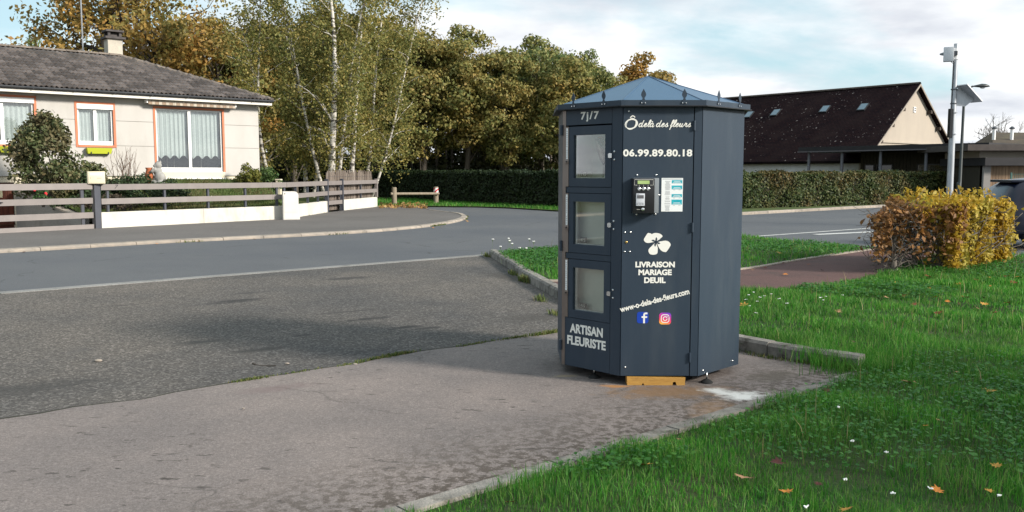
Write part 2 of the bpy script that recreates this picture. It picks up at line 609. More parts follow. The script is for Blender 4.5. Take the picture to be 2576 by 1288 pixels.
def sheet(name, poly, z, m, kind='structure', parent=None):
    mb = MB()
    mb.add([(p[0], p[1], z) for p in poly], [tuple(range(len(poly)))])
    o = mb.build(name, m, parent)
    if kind and parent is None:
        o['kind'] = kind
    bm = bmesh.new()
    bm.from_mesh(o.data)
    bmesh.ops.recalc_face_normals(bm, faces=bm.faces)
    if bm.faces and sum(f.normal.z for f in bm.faces) < 0:
        bmesh.ops.reverse_faces(bm, faces=bm.faces)
    bmesh.ops.triangulate(bm, faces=bm.faces)
    bm.to_mesh(o.data)
    bm.free()
    return o


def near_edge(t):
    return Vector((-6.76, 11.46)) + D2 * t


def far_edge(t):
    return near_edge(t) + N2 * 6.8


F0 = Vector((-11.62, 24.34))                   # gate post
FD = Vector((0.617, 0.787))                    # fence direction
FB = Vector((-7.62, 29.45))
FM = Vector((-7.28, 34.45))
FC = Vector((-6.21, 40.2))
W0 = Vector((-11.7, 31.5))                     # house front wall
HN = Vector((0.653, -0.757))


def wpt(t, off=0.0, z=0.0):
    q = W0 + D2 * t + HN * off
    return Vector((q.x, q.y, z))


drive_poly = [F0 + FD * 0.1 + Vector((-0.1, 0.08)), F0 - FD * 5.2 + Vector((-0.1, 0.08)), v2(wpt(-9.3, -0.05)), v2(wpt(-5.15, -0.05))]

# ground sheet to the horizon with the sunken drive cut out
bm = bmesh.new()
outer = [bm.verts.new((x, y, -0.05)) for x, y in ((-1400, -600), (1400, -600), (1400, 2200), (-1400, 2200))]
mid_ = [bm.verts.new((x, y, -0.05)) for x, y in ((-70, -40), (80, -40), (80, 120), (-70, 120))]
inner = [bm.verts.new((p.x, p.y, -0.05)) for p in drive_poly]
es = []
for loop in (outer, mid_):
    for i in range(4):
        es.append(bm.edges.new((loop[i], loop[(i + 1) % 4])))
bmesh.ops.triangle_fill(bm, edges=es, use_beauty=True)
es = [e for e in bm.edges if all(v in mid_ for v in e.verts) and abs(e.verts[0].co.x - e.verts[1].co.x) * abs(e.verts[0].co.y - e.verts[1].co.y) < 1e-6]
for i in range(4):
    es.append(bm.edges.new((inner[i], inner[(i + 1) % 4])))
bmesh.ops.triangle_fill(bm, edges=es, use_beauty=True)
bmesh.ops.recalc_face_normals(bm, faces=bm.faces)
if sum(f.normal.z for f in bm.faces) < 0:
    bmesh.ops.reverse_faces(bm, faces=bm.faces)
me = bpy.data.meshes.new('ground')
bm.to_mesh(me)
bm.free()
me.materials.append(M_ground)
tag(link('ground', me), kind='structure')

road_poly = [near_edge(-55), near_edge(16.4), Vector((7.4, 17.95)), Vector((9.6, 16.45)), Vector((15, 13.5)), Vector((45, 6)),
             Vector((60, 40)), Vector((60, 78)), Vector((28.3, 50.2)), Vector((16.47, 40.2)), Vector((8.82, 33.36)), Vector((5.2, 33.6)),
             Vector((1.86, 36.5)), Vector((-0.2, 39.6)), Vector((-1.6, 40.7)), Vector((-3.8, 41.2)), Vector((-5.2, 40.4)), Vector((-4.2, 33)),
             Vector((-4.2, 24.6)), far_edge(0), far_edge(-55)]
sheet('road', road_poly, 0.0, M_road)
# gutter between the road and the lot: concrete channel pieces
gut = tag(bpy.data.objects.new('gutter', None), kind='structure')
COL.objects.link(gut)
t = -22.0
while t < 8.35:
    L = min(2.0, 8.4 - t)
    a, b = near_edge(t + 0.006), near_edge(t + L - 0.006)
    q = [a, b, b + N2 * 0.26, a + N2 * 0.26]
    mb = MB()
    zs = [0.014, 0.014, 0.008, 0.008]
    mb.add([(p.x, p.y, z) for p, z in zip(q, zs)] + [(p.x, p.y, -0.03) for p in q],
           [(0, 1, 2, 3), (4, 7, 6, 5), (0, 4, 5, 1), (1, 5, 6, 2), (2, 6, 7, 3), (3, 7, 4, 0)])
    mb.build('channel_stone', M_gutter, gut)
    t += L

KERB = [Vector(p) for p in ((-0.46, 16.8), (-0.12, 14.83), (0.13, 13.25), (0.34, 12.1), (0.64, 10.7), (1.15, 9.35), (2.01, 7.72), (2.78, 6.93))]
SL0 = Vector((-0.54, 4.01)) - D2 * 14          # near edge of the pavement slab
SL1 = Vector((2.93, 7.04))
PB0 = Vector((-3.3, 5.5)) - D2 * 14            # seam between lot and pavement slab
PB1 = Vector((1.02, 9.24))
sheet('parking_lot', [near_edge(-24), near_edge(8.35)] + [k + Vector((0.05, 0.02)) for k in KERB[:6]] + [PB1 + Vector((0.05, -0.05)), PB0 + Vector((0, -0.05))], 0.006, M_lot)
# pavement slab: edge broken and slightly proud of the lot
edge = []
n = 90
for i in range(n + 1):
    p = PB0.lerp(PB1, i / n)
    edge.append(p + N2 * float(rng.normal(0, 0.012) + 0.03 * math.sin(i * 0.9) + 0.02 * math.sin(i * 2.3)))
slab = sheet('pavement', edge + [k + Vector((0.06, 0.0)) for k in KERB[5:]] + [SL1, SL0], 0.012, M_slab)

M_seam = mat('seam_dirt', (0.030, 0.028, 0.022), (0.045, 0.042, 0.03), scale=9, rough=1.0)
sm = MB()
for i in range(n):
    a, b = edge[i] + N2 * 0.0, edge[i + 1] + N2 * 0.0
    wa, wb = (0.018 + 0.02 * abs(math.sin(k_ * 0.37)) + 0.012 * abs(math.sin(k_ * 1.3)) for k_ in (i, i + 1))
    sm.add([(a.x, a.y, 0.0095), (b.x, b.y, 0.0095), (b.x + N2.x * wb, b.y + N2.y * wb, 0.0095), (a.x + N2.x * wa, a.y + N2.y * wa, 0.0095)], [(0, 1, 2, 3)])
tag(sm.build('pavement_seam', M_seam), kind='structure')

# raised turf: one height field for both lawns, cut by the kerb
PATH_TOP = [Vector(p) for p in ((0.40, 12.2), (1.9, 12.75), (3.62, 13.78), (5.09, 15.3), (7.3, 17.5), (8.3, 18.6))]
PATH_BOT = [Vector(p) for p in ((0.68, 10.6), (2.2, 11.1), (3.3, 11.45), (4.2, 11.6), (5.4, 12.9), (8.0, 16.4), (9.0, 17.2))]
path_poly = PATH_TOP + PATH_BOT[::-1]
turf_poly = [k + Vector((0.07, 0.03)) for k in KERB] + [SL1 + Vector((0.02, -0.03)), Vector((-0.54, 4.01)) + N2 * -0.03, SL0 + N2 * -0.03, Vector((-8, -12)), Vector((14, -12)),
             Vector((20, 4)), Vector((15, 13.3)), Vector((9.6, 16.3)), Vector((7.4, 17.8)), near_edge(16.3), near_edge(8.5) + Vector((0.05, -0.1))]
soft = [(SL1, SL0), (Vector((15, 13.3)), Vector((9.6, 16.3))), (Vector((9.6, 16.3)), Vector((7.4, 17.8))), (Vector((7.4, 17.8)), near_edge(16.3)),
        (near_edge(16.3), near_edge(8.5))]


def inside(px_, py_, poly):
    r = np.zeros(px_.shape, bool)
    n = len(poly)
    for i in range(n):
        x1, y1 = poly[i][0], poly[i][1]
        x2, y2 = poly[(i + 1) % n][0], poly[(i + 1) % n][1]
        if y1 == y2:
            continue
        c = ((y1 > py_) != (y2 > py_)) & (px_ < (x2 - x1) * (py_ - y1) / (y2 - y1) + x1)
        r ^= c
    return r


def seg_dist(px_, py_, segs):
    best = np.full(px_.shape, 1e9)
    for a, b in segs:
        ax, ay, bx, by = a[0], a[1], b[0], b[1]
        dx, dy = bx - ax, by - ay
        t_ = np.clip(((px_ - ax) * dx + (py_ - ay) * dy) / (dx * dx + dy * dy), 0, 1)
        best = np.minimum(best, np.hypot(px_ - ax - t_ * dx, py_ - ay - t_ * dy))
    return best


def loop_segs(poly):
    return [(poly[i], poly[(i + 1) % len(poly)]) for i in range(len(poly))]


def sstep(x):
    x = np.clip(x, 0, 1)
    return x * x * (3 - 2 * x)


def turf_z(x, y):
    x = np.asarray(x, float)
    y = np.asarray(y, float)
    z = 0.10 * sstep(seg_dist(x, y, soft) / 0.7) - 0.004
    z = z + 0.012 * np.sin(x * 1.7 + 0.6 * y) * np.cos(y * 1.3 - 0.4 * x) * sstep(seg_dist(x, y, soft) / 0.5)
    pin = inside(x, y, path_poly)
    pd = seg_dist(x, y, loop_segs(path_poly))
    z = np.where(pin, 0.045, 0.066 + (z - 0.066) * sstep(pd / 0.35))
    # worn gully across the far lawn
    gd = seg_dist(x, y, [(Vector((4.5, 11.0)), Vector((5.55, 9.2))), (Vector((5.55, 9.2)), Vector((7.5, 6.4)))])
    z = z - 0.07 * np.exp(-(gd / 0.13) ** 2)
    return z


cell = 0.12
gx = np.arange(-9, 20, cell)
gy = np.arange(-6, 23, cell)
X, Y = np.meshgrid(gx, gy)
Z = turf_z(X, Y)
cx, cy = X[:-1, :-1] + cell / 2, Y[:-1, :-1] + cell / 2
keep = inside(cx, cy, turf_poly)
idx = np.arange(X.size).reshape(X.shape)
q = np.stack([idx[:-1, :-1], idx[:-1, 1:], idx[1:, 1:], idx[1:, :-1]], -1)[keep]
used = np.unique(q)
remap = -np.ones(X.size, int)
remap[used] = np.arange(len(used))
mb = MB()
mb.v = np.stack([X.ravel()[used], Y.ravel()[used], Z.ravel()[used]], 1).tolist()
mb.f = remap[q].tolist()
mb.mi = [0] * len(mb.f)
tag(mb.build('turf', M_soil, smooth=True), kind='structure')
pz = MB()
pth = sheet('footpath', path_poly, 0.071, M_path)


def polyline(pts, step):
    """resample a polyline with a smooth curve through its points"""
    pts = [Vector((p[0], p[1])) for p in pts]
    out = []
    for i in range(len(pts) - 1):
        p0, p1, p2, p3 = pts[max(i - 1, 0)], pts[i], pts[i + 1], pts[min(i + 2, len(pts) - 1)]
        k = max(2, int((p2 - p1).length / 0.05))
        for j in range(k):
            s = j / k
            out.append(0.5 * ((2 * p1) + (p2 - p0) * s + (2 * p0 - 5 * p1 + 4 * p2 - p3) * s * s + (3 * p1 - p0 - 3 * p2 + p3) * s ** 3))
    out.append(pts[-1])
    return out


def stones(name, pts, lengths, prof, m, base_z=0.0, joint=0.012, part='kerb_stone', jitter=0.006):
    """kerb of single stones; prof = [(across, z)] closed section, across > 0 to the left of travel"""
    root = bpy.data.objects.new(name, None)
    COL.objects.link(root)
    root['kind'] = 'structure'
    line = polyline(pts, 0.05)
    cum = [0.0]
    for a, b in zip(line, line[1:]):
        cum.append(cum[-1] + (b - a).length)

    def at(s):
        s = min(max(s, 0), cum[-1] - 1e-6)
        i = max(0, next(k for k in range(len(cum)) if cum[k] > s) - 1)
        f = (s - cum[i]) / max(1e-9, cum[i + 1] - cum[i])
        p = line[i].lerp(line[i + 1], f)
        d = (line[i + 1] - line[i]).normalized()
        return p, d
    s = 0.0
    k = 0
    while s < cum[-1] - 0.1:
        L = lengths(s / cum[-1]) if callable(lengths) else lengths
        e = min(s + L, cum[-1])
        secs = max(2, int((e - s) / 0.25) + 1)
        mb = MB()
        dz = random.uniform(-jitter, jitter)
        vs = []
        for i in range(secs):
            p, d = at(s + joint / 2 + (e - s - joint) * i / (secs - 1))
            nrm = Vector((-d.y, d.x))
            for (a, z) in prof:
                q = p + nrm * a
                vs.append((q.x, q.y, base_z + z + (dz if z > 0.02 else 0)))
        m_ = len(prof)
        fs = [tuple(range(m_ - 1, -1, -1)), tuple((secs - 1) * m_ + j for j in range(m_))]
        for i in range(secs - 1):
            for j in range(m_):
                fs.append((i * m_ + j, i * m_ + (j + 1) % m_, (i + 1) * m_ + (j + 1) % m_, (i + 1) * m_ + j))
        mb.add(vs, fs)
        o = mb.build(part, m, root)
        bm2 = bmesh.new()
        bm2.from_mesh(o.data)
        bmesh.ops.recalc_face_normals(bm2, faces=bm2.faces)
        bm2.to_mesh(o.data)
        bm2.free()
        s = e
        k += 1
    return root


# kerb between the lot and the lawns: weathered stones
stones('kerb', KERB, 0.98, [(0.02, -0.05), (0.165, -0.05), (0.165, 0.125), (0.15, 0.135), (0.045, 0.135), (0.02, 0.11)], M_kerb_old, jitter=0.008)
stones('kerb', [SL0, SL1], 1.0, [(-0.10, -0.05), (0.0, -0.05), (0.0, 0.026), (-0.10, 0.028)], M_kerb_old, part='edging_stone', jitter=0.003)
stones('kerb', PATH_TOP[:5], 1.0, [(-0.005, 0.0), (0.07, 0.0), (0.07, 0.094), (-0.005, 0.09)], M_kerb, part='edging_stone', jitter=0.003)

# far pavement
FK = [far_edge(t) for t in (-26, -18, -10, -4)] + [Vector(p) for p in ((-10.25, 17.43), (-8.06, 19.75), (-6.54, 21.0), (-4.93, 22.35), (-3.65, 23.75), (-2.66, 25.5), (-2.08, 27.17), (-1.68, 29.2), (-1.60, 31.28), (-1.96, 33.67), (-2.7, 35.37), (-3.4, 36.85))]
FK = FK[:1] + FK[3:]
sheet('pavement', [k + Vector((-0.03, 0.03)) for k in FK] + [Vector((-4.4, 40.2)), FC + Vector((0.1, 0.5)), FM, FB, F0, F0 - FD * 22], 0.06, M_walk)
stones('kerb', FK, lambda f: 1.0 if f < 0.70 else 0.62, [(0.0, -0.05), (0.0, 0.03), (0.03, 0.066), (0.20, 0.075), (0.20, -0.05)], M_kerb, jitter=0.004)
# right-hand far kerb with its strip of turf
RK = [Vector(p) for p in ((5.2, 33.55), (8.82, 33.3), (16.47, 40.15), (28.3, 50.15), (40, 60))]
RK = [Vector((5.6, 30.6)), Vector((8.82, 33.36)), Vector((16.47, 40.2)), Vector((28.3, 50.4))]
stones('kerb', RK, 1.0, [(0.0, -0.05), (0.0, 0.08), (0.02, 0.10), (0.17, 0.11), (0.17, -0.05)], M_kerb, jitter=0.004)
M_verge = mat('verge_turf', (0.045, 0.085, 0.018), (0.07, 0.085, 0.022), scale=2.5, rough=1.0, bump=1.0, bscale=25,
              dirt=(0.10, 0.075, 0.035), dscale=1.5, dlo=0.58, dhi=0.72)
sheet('verge', [k + Vector((-0.1, 0.1)) for k in RK] + [Vector((27.5, 52)), Vector((16, 42.6)), Vector((9, 38.5)), Vector((5, 36))], 0.09, M_verge)
verge_poly = [FC + Vector((0.05, -0.1)), Vector((-4.6, 40.3)), Vector((-3.8, 41.1)), Vector((-1.6, 40.6)), Vector((-0.2, 39.5)), Vector((1.86, 36.4)), Vector((5.2, 33.5)),
              Vector((6, 38)), Vector((3, 41)), Vector((-0.8, 45.5)), Vector((-3.4, 49.7)), Vector((-8.5, 60)), Vector((-11, 58)), Vector((-7.5, 46))]
sheet('verge', verge_poly, 0.05, M_verge)
# road paint on the right
for a, b, w in (((5.77, 21.77), (11.5, 26.2), 0.13), ((7.9, 22.72), (9.95, 23.85), 0.26), ((11.0, 19.2), (16.0, 17.8), 0.12), ((10.6, 17.55), (15.5, 16.2), 0.12)):
    a, b = Vector(a), Vector(b)
    nn = Vector((-(b - a).y, (b - a).x)).normalized() * w / 2
    o = sheet('road_marking', [a - nn, b - nn, b + nn, a + nn], 0.005, M_paint)
    o['kind'] = 'structure'

# ------------------------------------------------------------------ house plot: drive, lawn, walls
mb = MB()
dp = drive_poly
zs = (0.02, 0.02, -0.7, -0.7)
k = 8
for i in range(k + 1):
    f = i / k
    a = dp[0].lerp(dp[3], f)
    b = dp[1].lerp(dp[2], f)
    z = 0.03 - 0.73 * float(sstep(np.array(f * 1.1 - 0.05)))
    mb.v += [(a.x, a.y, z), (b.x, b.y, z)]
for i in range(k):
    mb.f.append((2 * i, 2 * i + 1, 2 * i + 3, 2 * i + 2)[::-1])
    mb.mi.append(0)
tag(mb.build('driveway', M_drive, smooth=True), kind='structure')

lawn_f = [F0 + Vector((-0.25, 0.2)), F0.lerp(FB, 0.33) + Vector((-0.16, 0.12)), F0.lerp(FB, 0.66) + Vector((-0.16, 0.12)), FB + Vector((-0.2, 0.12)), FM + Vector((-0.2, 0)), FC + Vector((-0.15, 0))]
lawn_b = [v2(wpt(-5.05, 0.0)), v2(wpt(-2.4, 0.0)), v2(wpt(0.2, 0.0)), v2(wpt(2.9, 0.0)), Vector((-10.6, 36.5)), Vector((-11.5, 44))]
lz_f = [0.40, 0.42, 0.42, 0.42, 0.34, 0.3]
lz_b = [1.28, 1.36, 1.36, 1.34, 0.9, 0.5]
mb = MB()
nu, nv = 40, 10


def lerp_list(lst, f):
    f = f * (len(lst) - 1)
    i = min(int(f), len(lst) - 2)
    r = f - i
    return lst[i] * (1 - r) + lst[i + 1] * r


def lawn_pt(fu, fv):
    a = lerp_list(lawn_f, fu)
    b = lerp_list(lawn_b, fu)
    p = a.lerp(b, fv)
    z0, z1 = lerp_list(lz_f, fu), lerp_list(lz_b, fu)
    z = z0 + (z1 - z0) * (0.25 * fv + 0.75 * float(sstep(np.array(fv))))
    return Vector((p.x, p.y, z + 0.03 * math.sin(p.x * 2.1) * math.cos(p.y * 1.7) * math.sin(math.pi * fv)))


for i in range(nu + 1):
    for j in range(nv + 1):
        mb.v.append(tuple(lawn_pt(i / nu, j / nv)))
for i in range(nu):
    for j in range(nv):
        a = i * (nv + 1) + j
        mb.f.append((a, a + nv + 1, a + nv + 2, a + 1))
        mb.mi.append(0)
tag(mb.build('garden_lawn', M_verge, smooth=True), kind='structure')

# ------------------------------------------------------------------ the flower kiosk
M_steel = mat('anthracite_coat', (0.024, 0.038, 0.058), (0.028, 0.043, 0.064), scale=3, rough=0.46, spec=0.32, bump=0.10, bscale=420,
              dirt=(0.047, 0.061, 0.078), dscale=2.2, dlo=0.50, dhi=0.85, stretch=(2.2, 2.2, 0.35))
M_steel_in = mat('anthracite_edge', (0.012, 0.014, 0.018), rough=0.6)
M_roofm = mat('sky_tinted_roof', (0.045, 0.092, 0.165), (0.050, 0.10, 0.175), scale=2, rough=0.34, spec=0.5, bump=0.06, bscale=400)  # anthracite sheets; the blue sky reflection is painted into their base colour
M_letter = mat('white_vinyl', (0.78, 0.77, 0.72), rough=0.55)
M_screw = mat('screw_metal', (0.75, 0.75, 0.75), rough=0.25, metal=1.0)
M_brass = mat('lock_brass', (0.45, 0.32, 0.12), rough=0.35, metal=1.0)
M_alu = mat('bronze_trim', (0.20, 0.165, 0.145), (0.24, 0.2, 0.18), scale=4, rough=0.35, metal=0.6)
M_glass = glass_mat('display_glass', (0.97, 0.99, 0.97), 0.02)
M_inside = mat('locker_white', (0.86, 0.87, 0.80), (0.82, 0.83, 0.77), scale=2, rough=0.5)
M_black = mat('black_plastic', (0.012, 0.012, 0.015), rough=0.35, spec=0.5)
M_greybox = mat('terminal_grey', (0.20, 0.22, 0.24), (0.22, 0.24, 0.26), scale=4, rough=0.4)
M_paper = mat('white_sheet', (0.78, 0.80, 0.80), rough=0.5)
M_teal = mat('teal_print', (0.015, 0.33, 0.42), (0.02, 0.42, 0.50), scale=30, rough=0.5)
M_ink = mat('grey_print', (0.30, 0.31, 0.33), rough=0.6)
M_lcd = mat('lcd_green', (0.35, 0.48, 0.17), (0.42, 0.55, 0.24), scale=20, rough=0.3)
M_fb = mat('blue_logo', (0.006, 0.045, 0.36), rough=0.5)
M_rubber = mat('rubber_foot', (0.015, 0.015, 0.015), rough=0.8)
M_plank = mat('yellow_timber', (0.52, 0.29, 0.07), (0.42, 0.22, 0.05), scale=6, rough=0.7, stretch=(1, 6, 6), bump=0.3, bscale=30,
              dirt=(0.2, 0.1, 0.03), dscale=5, dlo=0.6, dhi=0.75)

KS = 0.585
KA = KS * 1.20711
KC = Vector((1.10, 6.45 + KA, 0))
KZ0, KZ1 = 0.085, 2.092


def kface(k, ap=KA):
    """k: 0 front, -1 left of it, +1 right of it"""
    ang = R(270 + 45 * k)
    n = Vector((math.cos(ang), math.sin(ang), 0))
    r = Vector((-n.y, n.x, 0))
    return frame(KC + n * ap, r, n)


KF, KL, KR = kface(0), kface(-1), kface(1)
kiosk = thing('flower_kiosk', (KC.x, KC.y, 0), 'anthracite octagonal steel flower vending kiosk with pointed roof and white lettering', 'kiosk')


def kbox(name, M, a0, a1, z0, z1, d0, d1, m, parent=None, chamfer=0.0):
    mb = MB()
    if chamfer:
        mb.cbox((a0, d0, z0), (a1, d1, z1), chamfer, M)
    else:
        mb.box((a0, d0, z0), (a1, d1, z1), M)
    return mb.build(name, m, parent or kiosk, smooth=bool(chamfer), auto=30)


# core of the cabinet: octagonal tray at the base and an octagonal head, walls as one panel per side
def octo(ap, rot=22.5):
    rad = ap / math.cos(R(22.5))
    return [(KC.x + rad * math.cos(R(rot + 45 * i)), KC.y + rad * math.sin(R(rot + 45 * i))) for i in range(8)]


mb = MB()
mb.prism(octo(KA - 0.012), KZ0, KZ0 + 0.05)
mb.build('base_tray', M_steel_in, kiosk)
mb = MB()
mb.prism(octo(KA - 0.012), KZ1 - 0.03, KZ1 + 0.01)
mb.build('head_plate', M_steel_in, kiosk)
h = KS / 2
for k in (1, 2, 3, 4, 5, 6):
    M = kface(k)
    kbox('side_panel', M, -h + 0.004, h - 0.002, KZ0 - 0.004, KZ1, -0.03, 0, M_steel)
# front: door leaf and the post on its right
kbox('front_door', KF, -h + 0.006, 0.227, KZ0, KZ1, -0.03, 0.002, M_steel)
kbox('corner_post', KF, 0.235, h - 0.003, KZ0 - 0.002, KZ1 + 0.001, -0.03, 0, M_steel)
kbox('gap_seal', KF, -h + 0.001, h - 0.004, KZ0 + 0.01, KZ1 - 0.02, -0.05, -0.032, M_steel_in)
# left display side
kbox('corner_post', KL, 0.197, h - 0.001, KZ0 - 0.002, KZ1 + 0.001, -0.03, 0, M_steel)
kbox('corner_post', KL, -h + 0.001, -0.258, KZ0 - 0.002, KZ1 + 0.001, -0.03, 0, M_alu)
kbox('header_panel', KL, -0.255, 0.194, 1.965, KZ1, -0.03, 0, M_steel)
kbox('lower_panel', KL, -0.255, 0.194, KZ0, 0.468, -0.03, 0, M_steel)
doors = ((1.495, 1.953), (0.984, 1.443), (0.472, 0.932))
wins = ((1.560, 1.888), (1.050, 1.380), (0.535, 0.868))
prices = ('115', '65', '45')
for i, ((z0, z1), (w0, w1)) in enumerate(zip(doors, wins)):
    # door frame of one piece around the pane
    mb = MB()
    A0, A1, B0, B1 = -0.222, 0.194, -0.176, 0.134
    for (a0, a1, q0, q1) in ((A0, B0, z0, z1), (B1, A1, z0, z1), (B0, B1, z0, w0), (B0, B1, w1, z1)):
        mb.box((a0, -0.028, q0), (a1, 0.003, q1), KL)
    door = mb.build('locker_door', M_steel, kiosk)
    kbox('pane', KL, B0 - 0.006, B1 + 0.006, w0 - 0.006, w1 + 0.006, -0.020, -0.014, M_glass, door)
    mb = MB()
    for (a0, a1, q0, q1) in ((B0, B0 + 0.018, w0, w1), (B0 + 0.018, B1, w0, w0 + 0.008)):
        mb.box((a0, -0.034, q0), (a1, -0.024, q1), KL)
    mb.build('pane_spacer', M_paper, door)
    strip = kbox('pull_strip', KL, -0.255, -0.225, z0, z1, -0.028, 0.006, M_alu, door)
    kbox('sticker', KL, -0.249, -0.231, z0 + 0.21, z1 - 0.01, 0.006, 0.0075, M_paper, strip)
    mb = MB()
    for s in range(13):
        if s != 8:
            zc = z1 - 0.03 - s * 0.0165
            mb.box((-0.244, 0.0075, zc - 0.006), (-0.236, 0.0082, zc), KL)
    mb.build('sticker_print', M_ink, strip)['kind'] = 'stuff'
    kbox('lock', KL, -0.256, -0.220, z0 + 0.172, z0 + 0.212, 0.003, 0.012, M_alu, door, 0.004)
    mb = MB()
    mb.lathe([(0.006, 0), (0.006, 0.006)], 10, KL @ Matrix.Translation((-0.238, 0.012, z0 + 0.192)) @ Matrix.Rotation(R(-90), 4, 'X'))
    mb.build('lock_cylinder', M_black, door)
    # latch and its two screws
    zl = z0 + 0.233 - i * 0.004
    mb = MB()
    mb.prism([(-0.022, -0.014), (-0.010, -0.018), (0.012, -0.016), (0.012, 0.016), (-0.010, 0.018), (-0.022, 0.012)], 0, 0.010,
             KL @ Matrix.Translation((0.192, 0.003, zl)) @ Matrix.Rotation(R(90), 4, 'X') @ Matrix.Scale(-1, 4, (0, 0, 1)))
    mb.build('latch', M_screw, door)
    for dz in (-0.03, 0.03):
        mb = MB()
        mb.lathe([(0.0085, 0), (0.007, 0.005), (0.003, 0.007)], 10, KL @ Matrix.Translation((0.222, 0.0, zl + dz)) @ Matrix.Rotation(R(-90), 4, 'X'))
        mb.build('screw', M_screw, door)
    # compartment behind the pane
    mb = MB()
    b0, b1 = w0 - 0.02, w1 + 0.02
    dpt = -0.26 if i == 0 else -0.11
    mb.box((-0.21, dpt, b0 - 0.01), (0.17, -0.036, b0), KL)
    mb.box((-0.21, dpt, b1), (0.17, -0.036, b1 + 0.01), KL)
    mb.box((-0.21, dpt - 0.01, b0 - 0.01), (0.17, dpt, b1 + 0.01), KL)
    mb.box((-0.22, dpt, b0 - 0.01), (-0.21, -0.036, b1 + 0.01), KL)
    mb.box((0.17, dpt, b0 - 0.01), (0.18, -0.036, b1 + 0.01), KL)
    mb.build('locker_compartment', M_inside, kiosk)
    kbox('price_tag', KL, -0.150, -0.086, w0 + 0.010, w0 + 0.050, -0.058, -0.052, M_black, door)
kbox('rail', KL, -0.250, 0.194, 1.447, 1.491, -0.030, -0.001, M_steel)
kbox('rail', KL, -0.250, 0.194, 0.936, 0.980, -0.030, -0.001, M_steel)
# hinges
for zc in (1.945, 1.20, 0.225):
    mb = MB()
    mb.tube([KF @ Vector((0.231, 0.008, zc - 0.035)), KF @ Vector((0.231, 0.008, zc + 0.035))], 0.0095, 10)
    mb.build('hinge', M_steel, kiosk, smooth=True, auto=40)
for zc in (1.93, 1.03, 0.24):
    mb = MB()
    mb.tube([KL @ Vector((-h - 0.006, 0.006, zc - 0.04)), KL @ Vector((-h - 0.006, 0.006, zc + 0.04))], 0.012, 10)
    mb.build('hinge', M_steel, kiosk, smooth=True, auto=40)


def screw(M, a, z, r=0.008, m=None):
    mb = MB()
    mb.lathe([(r, 0), (r * 0.85, 0.004), (r * 0.4, 0.006)], 10, M @ Matrix.Translation((a, 0.001, z)) @ Matrix.Rotation(R(-90), 4, 'X'))
    mb.build('screw', m or M_screw, kiosk, smooth=True)


for a, z in ((-0.247, 2.048), (-0.266, 1.163), (-0.225, 1.163), (-0.267, 1.020), (-0.229, 1.020), (-0.252, 0.151), (-0.182, 1.585), (-0.043, 1.585), (-0.182, 1.296), (-0.043, 1.296), (-0.016, 1.437)):
    screw(KF, a, z)
screw(KF, -0.255, 1.090, 0.011, M_brass)
for a, z in ((-0.22, 0.115), (0.19, 0.125)):
    screw(KR, a, z)
# a small bent sheet peeping out behind the right side
mb = MB()
mb.box((0.27, 0.0, 1.50), (0.275, 0.05, 1.56), kface(2))
mb.build('vent_flap', M_greybox, kiosk)

# roof: eight tapering sheets on a flanged ring
RA = 0.745
ring_o = octo(RA)
ring_m = octo(RA - 0.045)
ring_i = octo(0.52)
mb = MB()
mb.prism(ring_o, KZ1 - 0.004, KZ1 + 0.034)
roof = mb.build('roof', M_steel, kiosk)
mb = MB()
mb.prism(octo(RA + 0.012), KZ1 - 0.012, KZ1 - 0.0045)
mb.build('drip_edge', M_steel_in, roof)
apex = Vector((KC.x, KC.y, 2.375))
for i in range(8):
    a, b = Vector((*ring_m[i], KZ1 + 0.036)), Vector((*ring_m[(i + 1) % 8], KZ1 + 0.036))
    mid = (a + b) / 2
    a2, b2 = mid + (a - mid) * 0.997, mid + (b - mid) * 0.997
    mb = MB()
    dn = Vector((0, 0, -0.012))
    mb.add([a2, b2, apex, a2 + dn, b2 + dn, apex + dn], [(0, 1, 2), (5, 4, 3), (0, 3, 4, 1), (1, 4, 5, 2), (2, 5, 3, 0)])
    mb.build('roof_sheet', M_roofm, roof)
    # folded rib along the arris
    mb = MB()
    mb.tube([a + Vector((0, 0, 0.0)), apex + Vector((0, 0, 0.002))], [0.0045, 0.003], 6)
    mb.build('roof_rib', M_roofm, roof)
# leaf finials on the ring
fin = [(-0.010, 0), (0.010, 0), (0.012, 0.012), (0.007, 0.024), (0.015, 0.036), (0.022, 0.056), (0.018, 0.078), (0.006, 0.104), (0, 0.118),
       (-0.006, 0.104), (-0.018, 0.078), (-0.022, 0.056), (-0.015, 0.036), (-0.007, 0.024), (-0.012, 0.012)]
fin_foot = [(-0.022, -0.030), (0.022, -0.030), (0.022, -0.012), (0.010, 0.002), (-0.010, 0.002), (-0.022, -0.012)]
for k in (-1, 0, 1):
    M = kface(k, RA + 0.001)
    for a in (-0.148, 0.148):
        F_ = M @ Matrix.Translation((a, 0.0, KZ1 + 0.030)) @ Matrix.Rotation(R(90), 4, 'X') @ Matrix.Diagonal((0.85, 0.72, 1, 1))
        mb = MB()
        mb.prism(fin, -0.004, 0.0, F_)
        mb.prism(fin_foot, -0.0042, 0.0002, F_)
        f_ = mb.build('finial', M_steel, kiosk)
        mb = MB()
        for s in (-0.013, 0.013):
            mb.lathe([(0.005, 0), (0.004, 0.003)], 8, M @ Matrix.Translation((a + s, 0.004, KZ1 + 0.013)) @ Matrix.Rotation(R(-90), 4, 'X'))
        mb.build('rivets', M_screw, f_)['kind'] = 'stuff'

